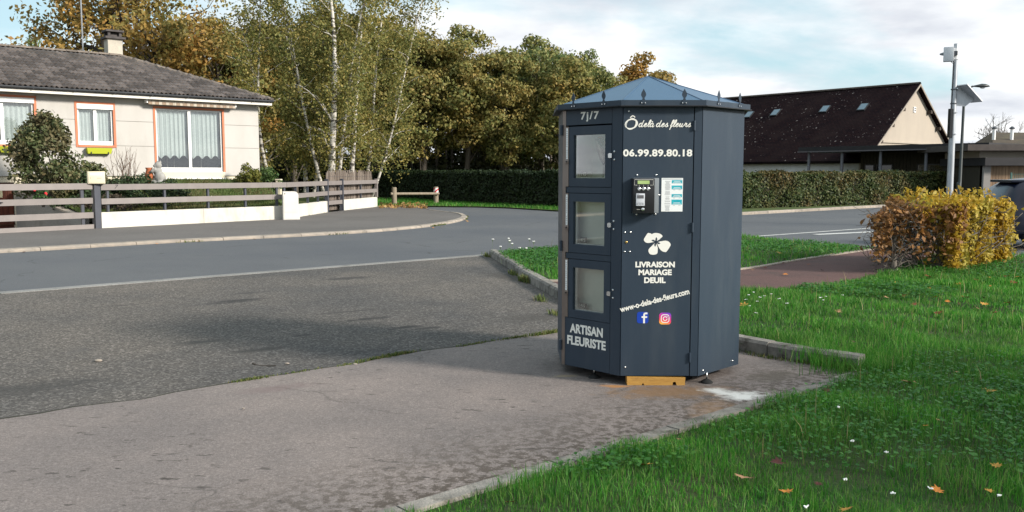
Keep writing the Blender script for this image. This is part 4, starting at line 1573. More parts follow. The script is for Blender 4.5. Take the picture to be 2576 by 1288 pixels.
# roof: hip roof, real tiles on the slope towards the street
OV = 0.45
SL = 0.405
eL, eR, eF, eB = TL - OV, TR + 0.35, OV, -DEPTH - OV
half = (eF - eB) / 2
ZR = 4.32
ridge_y = (eF + eB) / 2
rz = ZR + half * SL
A = Vector((eL, eF, ZR)); B = Vector((eR, eF, ZR)); C = Vector((eR, eB, ZR)); Dp = Vector((eL, eB, ZR))
R1 = Vector((eL + half, ridge_y, rz)); R2 = Vector((eR - half, ridge_y, rz))
mb = MB()
dn = Vector((0, 0, -0.10))
pts = [A, B, C, Dp, R1, R2]
mb.add([HM @ p for p in pts] + [HM @ (p + dn) for p in (A, B, C, Dp)], [(0, 1, 5, 4), (1, 2, 5), (2, 3, 4, 5), (3, 0, 4), (6, 9, 8, 7), (0, 6, 7, 1), (1, 7, 8, 2), (2, 8, 9, 3), (3, 9, 6, 0)])
roofo = mb.build('roof', M_tile, house)
hbox('soffit', (TL - 0.3, 0.0, ZR - 0.16), (TR + 0.3, eF - 0.05, ZR - 0.12), M_fascia, roofo)
hbox('fascia_board', (eL, eF - 0.05, ZR - 0.20), (eR, eF - 0.02, ZR - 0.02), M_fascia, roofo)
hbox('fascia_board', (eR - 0.05, eB, ZR - 0.20), (eR - 0.02, eF - 0.05, ZR - 0.02), M_fascia, roofo)
mb = MB()
prof_g = [(eF + 0.055 + 0.055 * math.cos(a), ZR - 0.02 - 0.055 * math.sin(a) * 1.1) for a in np.linspace(0, math.pi, 9)]
vs, fs = [], []
for a in (eL, eR + 0.02):
    for (yy, zz) in prof_g:
        vs.append(HM @ Vector((a, yy, zz)))
    for (yy, zz) in prof_g[::-1]:
        vs.append(HM @ Vector((a, eF + 0.055 + (yy - eF - 0.055) * 0.93, zz + 0.004)))
m_ = len(prof_g) * 2
for j in range(m_):
    fs.append((j, (j + 1) % m_, m_ + (j + 1) % m_, m_ + j))
mb.add(vs, fs)
gt = mb.build('gutter', M_zinc, roofo, smooth=True, auto=40)
for i in range(14):
    a = eL + 1.0 + i * 1.22
    hbox('gutter_bracket', (a, eF + 0.0, ZR - 0.088), (a + 0.02, eF + 0.118, ZR - 0.074), M_zinc, gt)
hbox('gutter_pipe', (eR - 0.42, 0.0, 4.06), (eR - 0.353, 0.06, 4.13), M_fascia, roofo)

# single tile: low double wave with a thick front edge
TW, TH = 0.30, 0.33


def tile_mesh():
    mb = MB()
    prof_t = []
    for i in range(9):
        f = i / 8
        prof_t.append((f * TW * 1.02, 0.062 * (0.5 - 0.5 * math.cos(4 * math.pi * f)) * (1.0 if f < 0.55 else 0.75)))
    vs = []
    for (yy, lift) in ((-0.06, 0.048), (TH, 0.0)):
        for (xx, zz) in prof_t:
            vs.append((xx, yy, zz + lift))
    for (xx, zz) in prof_t:
        vs.append((xx, -0.06, zz + 0.048 - 0.045))
    n_ = len(prof_t)
    fs = []
    for i in range(n_ - 1):
        fs.append((i, i + 1, n_ + i + 1, n_ + i))
        fs.append((2 * n_ + i, 2 * n_ + i + 1, i + 1, i))
    mb.add(vs, fs)
    return mb


tm_ = tile_mesh()
slope = math.atan(SL)
len_s = half / math.cos(slope)
rows = int(len_s / TH)
SLM = HM @ Matrix.Translation((0, eF, ZR + 0.005)) @ Matrix.Rotation(math.pi, 4, 'Z') @ Matrix.Rotation(-slope, 4, 'X').inverted()
# local frame of the slope: x along the eave (right), y up the slope
ex = Vector((D2.x, D2.y, 0))
ey = (HM.to_3x3() @ Vector((0, -math.cos(slope), math.sin(slope)))).normalized()
ez = ex.cross(ey).normalized()
SLM = Matrix((ex.to_4d(), ey.to_4d(), ez.to_4d(), (0, 0, 0, 1))).transposed()
for i in range(3):
    SLM[3][i] = 0
SLM.translation = HM @ Vector((0, eF, ZR + 0.012))
cells = []
for r_ in range(rows):
    yc = r_ * TH
    inset = yc * math.cos(slope)
    xx = -13.0
    while xx < eR - inset - TW * 0.45:
        if xx > eL + inset:
            cells.append((xx, yc, r_))
        xx += TW
ctr = sorted(cells, key=lambda c: (SLM @ Vector((c[0], c[1], 0)) - Vector((0, 0, EYE))).length + (100 if c[0] < -7.0 else 0))
tile_me = bpy.data.meshes.new('tile')
tile_me.from_pydata(tm_.v, [], tm_.f)
tile_me.materials.append(M_tile)
base_inv = Matrix.Translation(-ORG[roofo.as_pointer()])
single = set(ctr[:300])
for c in ctr[:300]:
    o = bpy.data.objects.new('tile', tile_me)
    COL.objects.link(o)
    o.parent = roofo
    o.matrix_local = base_inv @ SLM @ Matrix.Translation((c[0], c[1], 0.0)) @ Matrix.Rotation(random.uniform(-0.02, 0.02), 4, 'Z') @ Matrix.Rotation(random.uniform(-0.015, 0.02), 4, 'X')
mb = MB()
for c in ctr[300:]:
    M = SLM @ Matrix.Translation((c[0], c[1], 0)) @ Matrix.Rotation(random.uniform(-0.02, 0.02), 4, 'Z')
    mb.add([M @ Vector(p) for p in tm_.v], tm_.f)
m_rest, nt, bs = new_mat('roof_tile_mass')
geo = N(nt, 'ShaderNodeNewGeometry')
tc = N(nt, 'ShaderNodeTexCoord')
nz_ = N(nt, 'ShaderNodeTexNoise', i_Scale=1.3, i_Detail=8.0, i_Roughness=0.65)
nt.links.new(tc.outputs['Object'], nz_.inputs['Vector'])
c_ = ramp(nt, geo.outputs['Random Per Island'], [(0, (0.082, 0.072, 0.070)), (1, (0.205, 0.175, 0.158))]).outputs[0]
c_ = mixc(nt, ramp(nt, nz_.outputs[0], [(0.48, g3(0)), (0.68, g3(1))]).outputs[0], c_, (0.070, 0.062, 0.055))
nt.links.new(c_, bs.inputs['Base Color'])
bs.inputs['Roughness'].default_value = 0.95
tag(mb.build('tile_mass', m_rest, roofo), kind='stuff')
# ridge and hip caps


def caps(p0, p1, parent):
    p0, p1 = HM @ p0, HM @ p1
    L = (p1 - p0).length
    k = int(L / 0.36)
    d = (p1 - p0) / k
    for i in range(k):
        mb = MB()
        a, b = p0 + d * i, p0 + d * (i + 1.08)
        up = Vector((0, 0, 1))
        side = d.normalized().cross(up).normalized()
        nrm = side.cross(d.normalized())
        vs = []
        for q, rr in ((a, 0.135), (b, 0.115)):
            for j in range(6):
                an = math.pi * j / 5
                vs.append(q + side * rr * math.cos(an) + nrm * (rr * 0.62 * math.sin(an) + 0.01))
        fs = [(j, j + 1, 7 + j, 6 + j) for j in range(5)] + [tuple(range(5, -1, -1)), tuple(range(6, 12))]
        mb.add(vs, fs)
        mb.build('ridge_cap', M_cap, parent)


M_cap = mat('ridge_tile', (0.20, 0.165, 0.135), (0.14, 0.12, 0.105), scale=6, rough=0.95, bump=0.5, bscale=40, rnd=0.25)
caps(R1, R2, roofo)
caps(R2, B, roofo)
# chimney and aerial
cp = Vector(hit(286, 139, HM @ Vector((0, ridge_y - 0.2, 0)), Vector((HN.x, HN.y, 0))))
CHM = frame((cp.x, cp.y, 0), (D2.x, D2.y, 0), (HN.x, HN.y, 0))
M_chim = mat('chimney_render', (0.50, 0.46, 0.38), (0.40, 0.37, 0.32), scale=3, rough=0.95, bump=0.4, bscale=30)
M_chim_d = mat('chimney_cap', (0.09, 0.08, 0.078), (0.06, 0.055, 0.055), scale=6, rough=0.9)
chm = hbox('chimney', (-0.26, -0.24, rz - 0.7), (0.26, 0.24, rz + 0.62), M_chim, roofo, CHM)
hbox('chimney_slab', (-0.36, -0.34, rz + 0.62), (0.36, 0.34, rz + 0.70), M_chim_d, chm, CHM)
for sx in (-0.24, 0.16):
    for sy in (-0.22, 0.14):
        hbox('chimney_leg', (sx, sy, rz + 0.70), (sx + 0.09, sy + 0.08, rz + 0.88), M_chim_d, chm, CHM)
hbox('chimney_flue', (-0.12, -0.12, rz + 0.70), (0.12, 0.12, rz + 0.84), M_chim_d, chm, CHM)
hbox('chimney_lid', (-0.32, -0.30, rz + 0.88), (0.32, 0.30, rz + 0.95), M_chim_d, chm, CHM)
ap_ = Vector(hit(209, 128, HM @ Vector((0, ridge_y - 1.2, 0)), Vector((HN.x, HN.y, 0))))
mb = MB()
mb.tube([(ap_.x, ap_.y, rz - 0.8), (ap_.x, ap_.y, 9.4)], 0.028, 8)
mb.build('aerial_pole', mat('galvanised', (0.42, 0.43, 0.45), (0.34, 0.35, 0.37), scale=8, rough=0.4, metal=0.7), roofo, smooth=True, auto=40)

# lime window boxes hang below the windows
for (a0, a1, lab) in ((-5.98, -5.20, 'lime green window box under the window behind the tall bush'), (-3.32, -2.52, 'lime green window box under the small two-pane window')):
    wb = thing('window_box', tuple(HM @ Vector(((a0 + a1) / 2, 0.1, 2.24))), lab, 'window box', 'lime window boxes on the house')
    mb = MB()
    zb, zt = 2.24, 2.43
    b = [(a0 + 0.04, 0.04), (a1 - 0.04, 0.04), (a1 - 0.04, 0.19), (a0 + 0.04, 0.19)]
    t_ = [(a0, 0.03), (a1, 0.03), (a1, 0.23), (a0, 0.23)]
    ti = [(a0 + 0.015, 0.045), (a1 - 0.015, 0.045), (a1 - 0.015, 0.215), (a0 + 0.015, 0.215)]
    vs = [HM @ Vector((x_, y_, zb)) for x_, y_ in b] + [HM @ Vector((x_, y_, zt)) for x_, y_ in t_] + [HM @ Vector((x_, y_, zt)) for x_, y_ in ti] + [HM @ Vector((x_, y_, zt - 0.04)) for x_, y_ in ti]
    fs = [(0, 1, 2, 3)]
    for i in range(4):
        j = (i + 1) % 4
        fs += [(i, j, 4 + j, 4 + i), (4 + i, 4 + j, 8 + j, 8 + i), (8 + i, 8 + j, 12 + j, 12 + i)]
    fs.append((12, 13, 14, 15))
    mb.add(vs, fs)
    mb.build('trough', M_green_box, wb)
    for a in (a0 + 0.12, a1 - 0.14):
        mb = MB()
        mb.box((a, 0.0, 2.225), (a + 0.022, 0.225, 2.236), HM)
        mb.box((a, 0.215, 2.236), (a + 0.022, 0.23, 2.30), HM)
        mb.build('bracket', M_black, wb)

# ------------------------------------------------------------------ fence, gates and street furniture on the far pavement
M_rail = mat('mauve_rail', (0.225, 0.200, 0.190), (0.200, 0.178, 0.170), scale=4, rough=0.5, rnd=0.06)
M_post = mat('slate_post', (0.052, 0.056, 0.072), (0.065, 0.07, 0.085), scale=5, rough=0.45)
M_wall = mat('white_wall', (0.60, 0.575, 0.52), (0.53, 0.505, 0.455), scale=2, rough=0.95, bump=0.35, bscale=35,
             dirt=(0.34, 0.32, 0.27), dscale=1.6, dlo=0.54, dhi=0.80, stretch=(1, 1, 0.5))
PZ = 0.06


def lframe(p, q):
    d = (q - p).normalized()
    return frame((p.x, p.y, 0), (d.x, d.y, 0), (d.y, -d.x, 0)), (q - p).length


fence = thing('rail_fence', (F0.x, F0.y, PZ), 'long mauve two-rail fence on a low white wall in front of the bungalow', 'fence')
RAILS = ((1.12, 1.285), (0.725, 0.885))
GM, L1 = lframe(F0 + FD * 0.16, FB)
for z0, z1 in RAILS:
    mb = MB(); mb.box((0.03, 0.0, z0), (L1 - 0.55, 0.05, z1), GM); mb.build('rail', M_rail, fence)
    mb = MB(); mb.box((L1 - 0.545, 0.0, z0), (L1 + 0.02, 0.05, z1), GM); mb.build('rail', M_rail, fence)
for a in (0.22, 1.95, 3.4, 4.75, L1 - 0.35, L1 - 0.05):
    mb = MB(); mb.box((a, -0.08, 0.45), (a + 0.06, -0.005, 1.25), GM); mb.build('post', M_post, fence)
# low wall in cast lengths with a crack joint
for a0, a1 in ((0.0, 3.22), (3.228, L1 - 0.02)):
    mb = MB(); mb.box((a0, -0.16, -0.05), (a1, 0.03, 0.50), GM); mb.build('low_wall', M_wall, fence)
G2M, L2 = lframe(FB, FM)
for z0, z1 in RAILS:
    mb = MB(); mb.box((0.03, 0.0, z0), (L2 - 0.02, 0.05, z1), G2M); mb.build('rail', M_rail, fence)
mb = MB(); mb.box((0.0, -0.16, -0.05), (L2 - 0.02, 0.03, 0.50), G2M); mb.build('low_wall', M_wall, fence)
for a in (1.2, 2.6, 3.9):
    mb = MB(); mb.box((a, -0.08, 0.45), (a + 0.06, -0.005, 1.25), G2M); mb.build('post', M_post, fence)
# end stretch beyond the small gate
G3M, L3 = lframe(FM, FC)
GW = 1.55
fe = thing('rail_fence', tuple(FC.to_3d()), 'short end of the mauve rail fence with brushwood screening behind it', 'fence')
for z0, z1 in RAILS:
    mb = MB(); mb.box((GW + 0.1, 0.0, z0), (L3 - 0.04, 0.05, z1), G3M); mb.build('rail', M_rail, fe)
mb = MB(); mb.box((GW + 0.1, -0.16, -0.05), (L3, 0.03, 0.50), G3M); mb.build('low_wall', M_wall, fe)
mb = MB(); mb.box((L3 - 0.1, -0.06, 0.50), (L3 + 0.02, 0.06, 1.34), G3M); mb.build('post', M_rail, fe)
mb = MB(); mb.box((GW + 2.3, -0.08, 0.48), (GW + 2.37, -0.005, 1.2), G3M); mb.build('post', M_post, fe)
# small gate
sg = thing('garden_gate', tuple(FM.to_3d()), 'narrow mauve garden gate of three boards between dark posts', 'gate')
for a in (-0.04, GW):
    mb = MB(); mb.box((a, -0.07, 0.0), (a + 0.1, 0.06, 1.36), G3M); mb.build('post', M_post, sg)
for z0, z1 in RAILS + ((0.34, 0.50),):
    mb = MB(); mb.box((0.07, -0.01, z0), (GW - 0.01, 0.035, z1), G3M); mb.build('rail', M_rail, sg)
mb = MB(); mb.box((0.1, -0.05, 0.08), (0.14, -0.012, 1.2), G3M); mb.build('stile', M_post, sg)
mb = MB(); mb.box((GW - 0.09, -0.05, 0.08), (GW - 0.03, -0.012, 1.2), G3M); mb.build('stile', M_post, sg)
# brushwood screen
bs_ = thing('brushwood_screen', tuple((FM + (FC - FM) * 0.5).to_3d()), 'grey brown brushwood screen standing behind the end of the fence', 'screen')
mb = MB()
a = GW - 1.0
while a < L3 - 0.02:
    hgt = 1.62 + random.uniform(-0.10, 0.12)
    w = random.uniform(0.012, 0.03)
    tl = random.uniform(-0.02, 0.02)
    y0 = -0.22 + random.uniform(-0.03, 0.03)
    vs = [G3M @ Vector(p) for p in ((a, y0, 0.1), (a + w, y0, 0.1), (a + w, y0 - 0.015, 0.1), (a, y0 - 0.015, 0.1),
                                    (a + tl, y0, hgt), (a + w + tl, y0, hgt - 0.03), (a + w + tl, y0 - 0.015, hgt - 0.03), (a + tl, y0 - 0.015, hgt))]
    mb.add(vs, [(0, 3, 2, 1), (4, 5, 6, 7), (0, 1, 5, 4), (1, 2, 6, 5), (2, 3, 7, 6), (3, 0, 4, 7)])
    a += w * 0.8
m_br, nt, bsd = new_mat('brushwood')
geo = N(nt, 'ShaderNodeNewGeometry')
nt.links.new(ramp(nt, geo.outputs['Random Per Island'], [(0, (0.10, 0.075, 0.06)), (0.6, (0.22, 0.18, 0.15)), (1, (0.33, 0.28, 0.24))]).outputs[0], bsd.inputs['Base Color'])
bsd.inputs['Roughness'].default_value = 0.95
mb.build('twigs', m_br, bs_)['kind'] = 'stuff'
for z in (0.5, 1.1, 1.45):
    mb = MB(); mb.box((GW - 1.0, -0.20, z), (L3 - 0.02, -0.195, z + 0.006), G3M); mb.build('wire', M_post, bs_)

# drive gate, two leaves
gr4 = RAILS + ((0.325, 0.485), (0.02 + PZ * 0, 0.15))
AGM, _ = lframe(F0 - FD * 6, F0)
L6 = 6.0
pst = thing('gate_post', (F0.x, F0.y, PZ), 'dark slate square gate post beneath the cream mailbox', 'post')
mb = MB(); mb.cbox((L6 - 0.02, -0.09, 0.0), (L6 + 0.155, 0.09, 1.30), 0.006, AGM); mb.build('shaft', M_post, pst)
mb = MB(); mb.box((L6 - 0.16, -0.04, 1.255), (L6 - 0.02, 0.0, 1.29), AGM); mb.build('hinge', M_post, pst)
for (a0, a1, lab) in ((L6 - 2.62, L6 - 0.05, 'right leaf of the mauve four-rail drive gate next to the slate post'), (L6 - 5.4, L6 - 2.66, 'left leaf of the mauve four-rail drive gate before the garage')):
    gl = thing('drive_gate', tuple((AGM @ Vector(((a0 + a1) / 2, 0, 0.03)))), lab, 'gate', 'leaves of the drive gate')
    for z0, z1 in gr4:
        mb = MB(); mb.box((a0, 0.0, z0 + 0.03), (a1, 0.05, z1 + 0.03), AGM); mb.build('rail', M_rail, gl)
    e = a0 + 0.02 if a0 > L6 - 3 else a1 - 0.10
    mb = MB(); mb.box((e, -0.06, 0.12), (e + 0.08, -0.005, 1.26), AGM); mb.build('stile', M_post, gl)
    e = a1 - 0.30 if a0 > L6 - 3 else a0 + 0.02
    mb = MB(); mb.box((e, -0.06, 0.12), (e + 0.08, -0.005, 1.26), AGM); mb.build('stile', M_post, gl)
    if a0 > L6 - 3:
        mb = MB()
        mb.tube([AGM @ Vector((a0 + 0.05, 0.05, 0.86)), AGM @ Vector((a0 + 0.05, 0.10, 0.86)), AGM @ Vector((a0 + 0.22, 0.105, 0.84))], 0.014, 8)
        mb.build('handle', M_black, gl)
        mb = MB(); mb.box((a0 - 0.025, 0.02, 0.1), (a0 - 0.005, 0.045, 1.31), AGM); mb.build('stop_bar', M_black, gl)
# house number on the fence rail
text_part('7', GM, 0.42, 0.53, 1.155, 1.265, 0.0515, M_black, fence, 'house_number', bold=0.0, shear=0.25)
# mailbox on the post
mbx = thing('mailbox', (F0.x, F0.y, 1.30), 'cream metal mailbox on top of the slate gate post', 'mailbox')
BM = AGM @ Matrix.Translation((L6 + 0.09, 0.0, 1.302)) @ Matrix.Rotation(R(24), 4, 'Z')
M_beige = mat('beige_enamel', (0.66, 0.60, 0.44), rough=0.45)
mb = MB(); mb.cbox((-0.22, -0.20, 0), (0.22, 0.20, 0.34), 0.012, BM); mb.build('box', M_beige, mbx, smooth=True, auto=30)
mb = MB(); mb.cbox((-0.20, 0.20, 0.02), (0.20, 0.212, 0.325), 0.004, BM); dr_ = mb.build('door', M_beige, mbx, smooth=True, auto=30)
mb = MB(); mb.box((-0.15, 0.212, 0.235), (0.14, 0.218, 0.28), BM); mb.build('letter_flap', M_pvc, dr_)
mb = MB(); mb.box((0.02, 0.212, 0.15), (0.13, 0.216, 0.165), BM); mb.build('name_plate', M_greybox, dr_)
mb = MB(); mb.lathe([(0.010, 0), (0.008, 0.006)], 8, BM @ Matrix.Translation((-0.15, 0.212, 0.16)) @ Matrix.Rotation(R(-90), 4, 'X')); mb.build('lock', M_black, dr_)

# white electricity cabinet standing against the wall
ec = thing('utility_cabinet', (-7.33, 29.0, PZ), 'white plastic utility cabinet standing before the low white wall', 'cabinet')
ECM = frame((-7.36, 29.12, PZ), Vector((0.93, 0.37, 0)), Vector((0.37, -0.93, 0)))
M_cab = mat('cabinet_white', (0.66, 0.635, 0.59), (0.61, 0.585, 0.54), scale=2, rough=0.6, dirt=(0.5, 0.47, 0.42), dscale=3, dlo=0.62, dhi=0.8)
mb = MB()
pr_ = [(-0.26, 0.0), (0.27, 0.0), (0.27, 0.16), (0.235, 0.165), (0.235, 0.80)] + [(0.235 - 0.13 * (1 - math.cos(a)), 0.80 + 0.13 * math.sin(a)) for a in np.linspace(0.2, math.pi / 2, 6)] + [(-0.26, 0.93)]
mb.prism(pr_, -0.15, 0.15, ECM @ Matrix.Rotation(R(90), 4, 'X'))
mb.build('casing', M_cab, ec)
mb = MB(); mb.box((-0.235, 0.15, 0.24), (0.21, 0.158, 0.80), ECM); cd_ = mb.build('door', M_cab, ec)
mb = MB(); mb.box((-0.23, 0.15, 0.02), (0.25, 0.156, 0.21), ECM); mb.build('plinth', M_cab, ec)
mb = MB(); mb.box((-0.21, 0.158, 0.84), (-0.19, 0.162, 0.875), ECM); mb.build('lock', M_black, ec)

# cream stub pillar inside the garden
sp_ = P(701, 456, 33.2)
o = thing('garden_pillar', (sp_.x, sp_.y, 0.5), 'small cream pillar top showing above the fence beside the shrubs', 'pillar')
mb = MB(); mb.cbox((sp_.x - 0.09, 33.1, 0.5), (sp_.x + 0.09, 33.3, 1.32), 0.01); mb.build('shaft', M_base, o)
mb = MB(); mb.cbox((sp_.x - 0.11, 33.08, 1.32), (sp_.x + 0.11, 33.32, 1.37), 0.01); mb.build('cap', M_base, o)
# retaining wall beside the drive
rw = thing('retaining_wall', tuple((F0 + Vector((-0.3, 0.4))).to_3d()), 'grey concrete retaining wall sloping beside the drive behind the gate', 'wall')
a_, b_ = F0 + Vector((-0.32, 0.35)), v2(wpt(-5.28, 0.0))
RM, RL = lframe(a_, b_)
mb = MB()
mb.add([RM @ Vector(p) for p in ((0, 0, -0.8), (RL, 0, -0.8), (RL, 0, 1.0), (0.9, 0, 0.42), (0, 0, 0.40), (0, -0.18, -0.8), (RL, -0.18, -0.8), (RL, -0.18, 1.0), (0.9, -0.18, 0.42), (0, -0.18, 0.40))],
       [(0, 1, 2, 3, 4), (9, 8, 7, 6, 5), (2, 7, 8, 3), (3, 8, 9, 4), (4, 9, 5, 0), (1, 6, 7, 2)])
mb.build('wall_body', M_drive, rw)
mb = MB()
mb.add([RM @ Vector(p) for p in ((-0.02, 0.03, 0.40), (0.9, 0.03, 0.42), (RL, 0.03, 1.0), (RL, -0.21, 1.0), (0.9, -0.21, 0.42), (-0.02, -0.21, 0.40),
                                 (-0.02, 0.03, 0.45), (0.9, 0.03, 0.47), (RL, 0.03, 1.05), (RL, -0.21, 1.05), (0.9, -0.21, 0.47), (-0.02, -0.21, 0.45))],
       [(6, 7, 10, 11), (7, 8, 9, 10), (0, 6, 11, 5), (0, 1, 7, 6), (1, 2, 8, 7), (5, 11, 10, 4), (4, 10, 9, 3), (2, 3, 9, 8)])
mb.build('coping', M_kerb, rw)

# garden statue: seated animal hugging a terracotta jar
M_stone = mat('statue_stone', (0.24, 0.235, 0.22), (0.33, 0.325, 0.31), scale=6, rough=0.95, bump=0.5, bscale=40)
M_terra = mat('terracotta', (0.36, 0.11, 0.045), (0.30, 0.09, 0.04), scale=5, rough=0.8)
stp = P(392, 460, 28.6)
st = thing('garden_statue', (stp.x, stp.y, stp.z - 0.05), 'grey stone seated animal statue hugging a terracotta jar on the lawn', 'statue')


def blob(mb, c, r, seg=12, rings=8):
    c = Vector(c)
    vs, fs = [c + Vector((0, 0, -r[2]))], []
    for i in range(1, rings):
        th = math.pi * i / rings
        for k in range(seg):
            a = 2 * math.pi * k / seg
            vs.append(c + Vector((r[0] * math.sin(th) * math.cos(a), r[1] * math.sin(th) * math.sin(a), -r[2] * math.cos(th))))
    vs.append(c + Vector((0, 0, r[2])))
    for k in range(seg):
        fs.append((0, 1 + (k + 1) % seg, 1 + k))
        fs.append((len(vs) - 1, 1 + (rings - 2) * seg + k, 1 + (rings - 2) * seg + (k + 1) % seg))
    for i in range(rings - 2):
        for k in range(seg):
            fs.append((1 + i * seg + k, 1 + i * seg + (k + 1) % seg, 1 + (i + 1) * seg + (k + 1) % seg, 1 + (i + 1) * seg + k))
    mb.add(vs, fs)


mb = MB()
b0 = Vector((stp.x + 0.08, stp.y, stp.z - 0.05))
blob(mb, b0 + Vector((0.06, 0, 0.22)), (0.19, 0.18, 0.20))
blob(mb, b0 + Vector((0.0, 0, 0.42)), (0.15, 0.14, 0.17))
blob(mb, b0 + Vector((0.02, -0.02, 0.62)), (0.12, 0.12, 0.12))
blob(mb, b0 + Vector((-0.05, -0.08, 0.60)), (0.07, 0.06, 0.05))
blob(mb, b0 + Vector((0.08, 0.03, 0.72)), (0.035, 0.03, 0.06))
blob(mb, b0 + Vector((-0.02, 0.04, 0.73)), (0.035, 0.03, 0.06))
blob(mb, b0 + Vector((-0.08, -0.06, 0.08)), (0.17, 0.10, 0.085))
blob(mb, b0 + Vector((0.12, -0.08, 0.06)), (0.14, 0.12, 0.075))
mb.tube([b0 + Vector((-0.02, -0.12, 0.50)), b0 + Vector((-0.13, -0.16, 0.42)), b0 + Vector((-0.2, -0.1, 0.38))], [0.06, 0.05, 0.045], 8)
so = mb.build('figure', M_stone, st, smooth=True)
rm = so.modifiers.new('fuse', 'REMESH')
rm.mode = 'VOXEL'
rm.voxel_size = 0.022
rm.use_smooth_shade = True
mb = MB()
mb.lathe([(0.08, 0), (0.13, 0.12), (0.14, 0.28), (0.10, 0.42), (0.085, 0.48), (0.12, 0.54), (0.105, 0.545), (0.07, 0.49)], 16, Matrix.Translation(b0 + Vector((-0.27, -0.04, 0.0))), cap=False)
mb.build('jar', M_terra, st, smooth=True)

# low timber barrier on the verge
M_log = mat('grey_timber', (0.20, 0.165, 0.12), (0.27, 0.23, 0.175), scale=4, rough=0.9, stretch=(4, 4, 0.7), bump=0.4, bscale=30)
pa, pb = G(992, 516, 0.05), G(1097, 513, 0.05)
br = thing('timber_barrier', tuple((pa + pb) / 2), 'low timber post and rail barrier on the verge before the dark hedge', 'barrier')
for p, lab in ((pa, 0), (pb, 1)):
    mb = MB()
    mb.tube([p + Vector((0, 0, -0.1)), p + Vector((0, 0, 0.83)), p + Vector((0, 0, 0.86))], [0.125, 0.12, 0.10], 12)
    po = mb.build('post', M_log, br, smooth=True, auto=40)
    if lab:
        m_rw, nt, bsd = new_mat('reflector_red_white')
        tc = N(nt, 'ShaderNodeTexCoord')
        spx = N(nt, 'ShaderNodeSeparateXYZ')
        nt.links.new(tc.outputs['Generated'], spx.inputs[0])
        f = math_n(nt, 'GREATER_THAN', math_n(nt, 'SINE', math_n(nt, 'MULTIPLY', math_n(nt, 'ADD', spx.outputs[0], math_n(nt, 'MULTIPLY', spx.outputs[2], -1.0)), 6.5)), 0.1)
        nt.links.new(mixc(nt, f, (0.75, 0.72, 0.72), (0.5, 0.02, 0.03)), bsd.inputs['Base Color'])
        mb = MB()
        mb.lathe([(0.123, 0.58), (0.123, 0.80)], 14, Matrix.Translation(p), cap=False)
        mb.build('reflector_band', m_rw, po, smooth=True)
mb = MB()
mb.tube([pa + Vector((-0.15, -0.13, 0.55)), pb + Vector((0.15, -0.13, 0.52))], 0.065, 10)
mb.build('rail', M_log, br, smooth=True, auto=40)

# ------------------------------------------------------------------ buildings on the right
M_barn_roof, nt, bsd = new_mat('barn_tiles')
tc = N(nt, 'ShaderNodeTexCoord')
br_ = N(nt, 'ShaderNodeTexBrick')
br_.inputs['Scale'].default_value = 1.0
br_.inputs['Brick Width'].default_value = 0.26
br_.inputs['Row Height'].default_value = 0.17
br_.inputs['Mortar Size'].default_value = 0.02
br_.inputs['Color1'].default_value = (0.012, 0.0065, 0.009, 1)
br_.inputs['Color2'].default_value = (0.021, 0.010, 0.011, 1)
br_.inputs['Mortar'].default_value = (0.005, 0.004, 0.005, 1)
nt.links.new(tc.outputs['UV'], br_.inputs['Vector'])
nz = N(nt, 'ShaderNodeTexNoise', i_Scale=0.55, i_Detail=8.0, i_Roughness=0.7)
nt.links.new(tc.outputs['UV'], nz.inputs['Vector'])
c_ = mixc(nt, ramp(nt, nz.outputs[0], [(0.42, g3(0)), (0.66, g3(0.8))]).outputs[0], br_.outputs[0], (0.024, 0.015, 0.015))
ns = N(nt, 'ShaderNodeTexNoise', i_Scale=5.0, i_Detail=2.0)
nt.links.new(tc.outputs['UV'], ns.inputs['Vector'])
nsp = N(nt, 'ShaderNodeTexNoise', i_Scale=0.35, i_Detail=2.0)
nt.links.new(tc.outputs['UV'], nsp.inputs['Vector'])
f = math_n(nt, 'MULTIPLY', ramp(nt, ns.outputs[0], [(0.665, g3(0)), (0.69, g3(1))]).outputs[0], ramp(nt, nsp.outputs[0], [(0.45, g3(0)), (0.6, g3(1))]).outputs[0])
c_ = mixc(nt, f, c_, (0.34, 0.30, 0.28))
nt.links.new(c_, bsd.inputs['Base Color'])
bsd.inputs['Roughness'].default_value = 0.95
bsd.inputs['Specular IOR Level'].default_value = 0.05
bmp = N(nt, 'ShaderNodeBump', i_Strength=0.6, i_Distance=0.03)
nt.links.new(br_.outputs['Fac'], bmp.inputs['Height'])
bmp.invert = True
nt.links.new(bmp.outputs[0], bsd.inputs['Normal'])
M_barn_wall = mat('barn_render', (0.41, 0.36, 0.30), (0.37, 0.325, 0.275), scale=1.0, rough=0.95, bump=0.3, bscale=20,
                  dirt=(0.42, 0.37, 0.31), dscale=0.6, dlo=0.55, dhi=0.8, stretch=(1, 1, 0.35))
M_white_w = mat('white_render', (0.66, 0.65, 0.64), (0.58, 0.57, 0.56), scale=1.5, rough=0.95)
M_darkwood = mat('dark_cladding', (0.030, 0.026, 0.018), (0.045, 0.038, 0.024), scale=3, rough=0.85, stretch=(10, 10, 0.3))
M_darkroof = mat('dark_flat_roof', (0.018, 0.017, 0.020), (0.025, 0.023, 0.026), scale=2, rough=0.6)
M_bark_beam = mat('dark_beam', (0.05, 0.038, 0.032), (0.075, 0.06, 0.05), scale=6, rough=0.9)
M_skyl = mat('sky_tinted_glass', (0.10, 0.17, 0.22), rough=0.08, spec=1.0)  # bluish base colour adds painted sky reflection to the glossy pane
M_dkwin = mat('dark_window', (0.010, 0.014, 0.018), rough=0.06, spec=0.7)

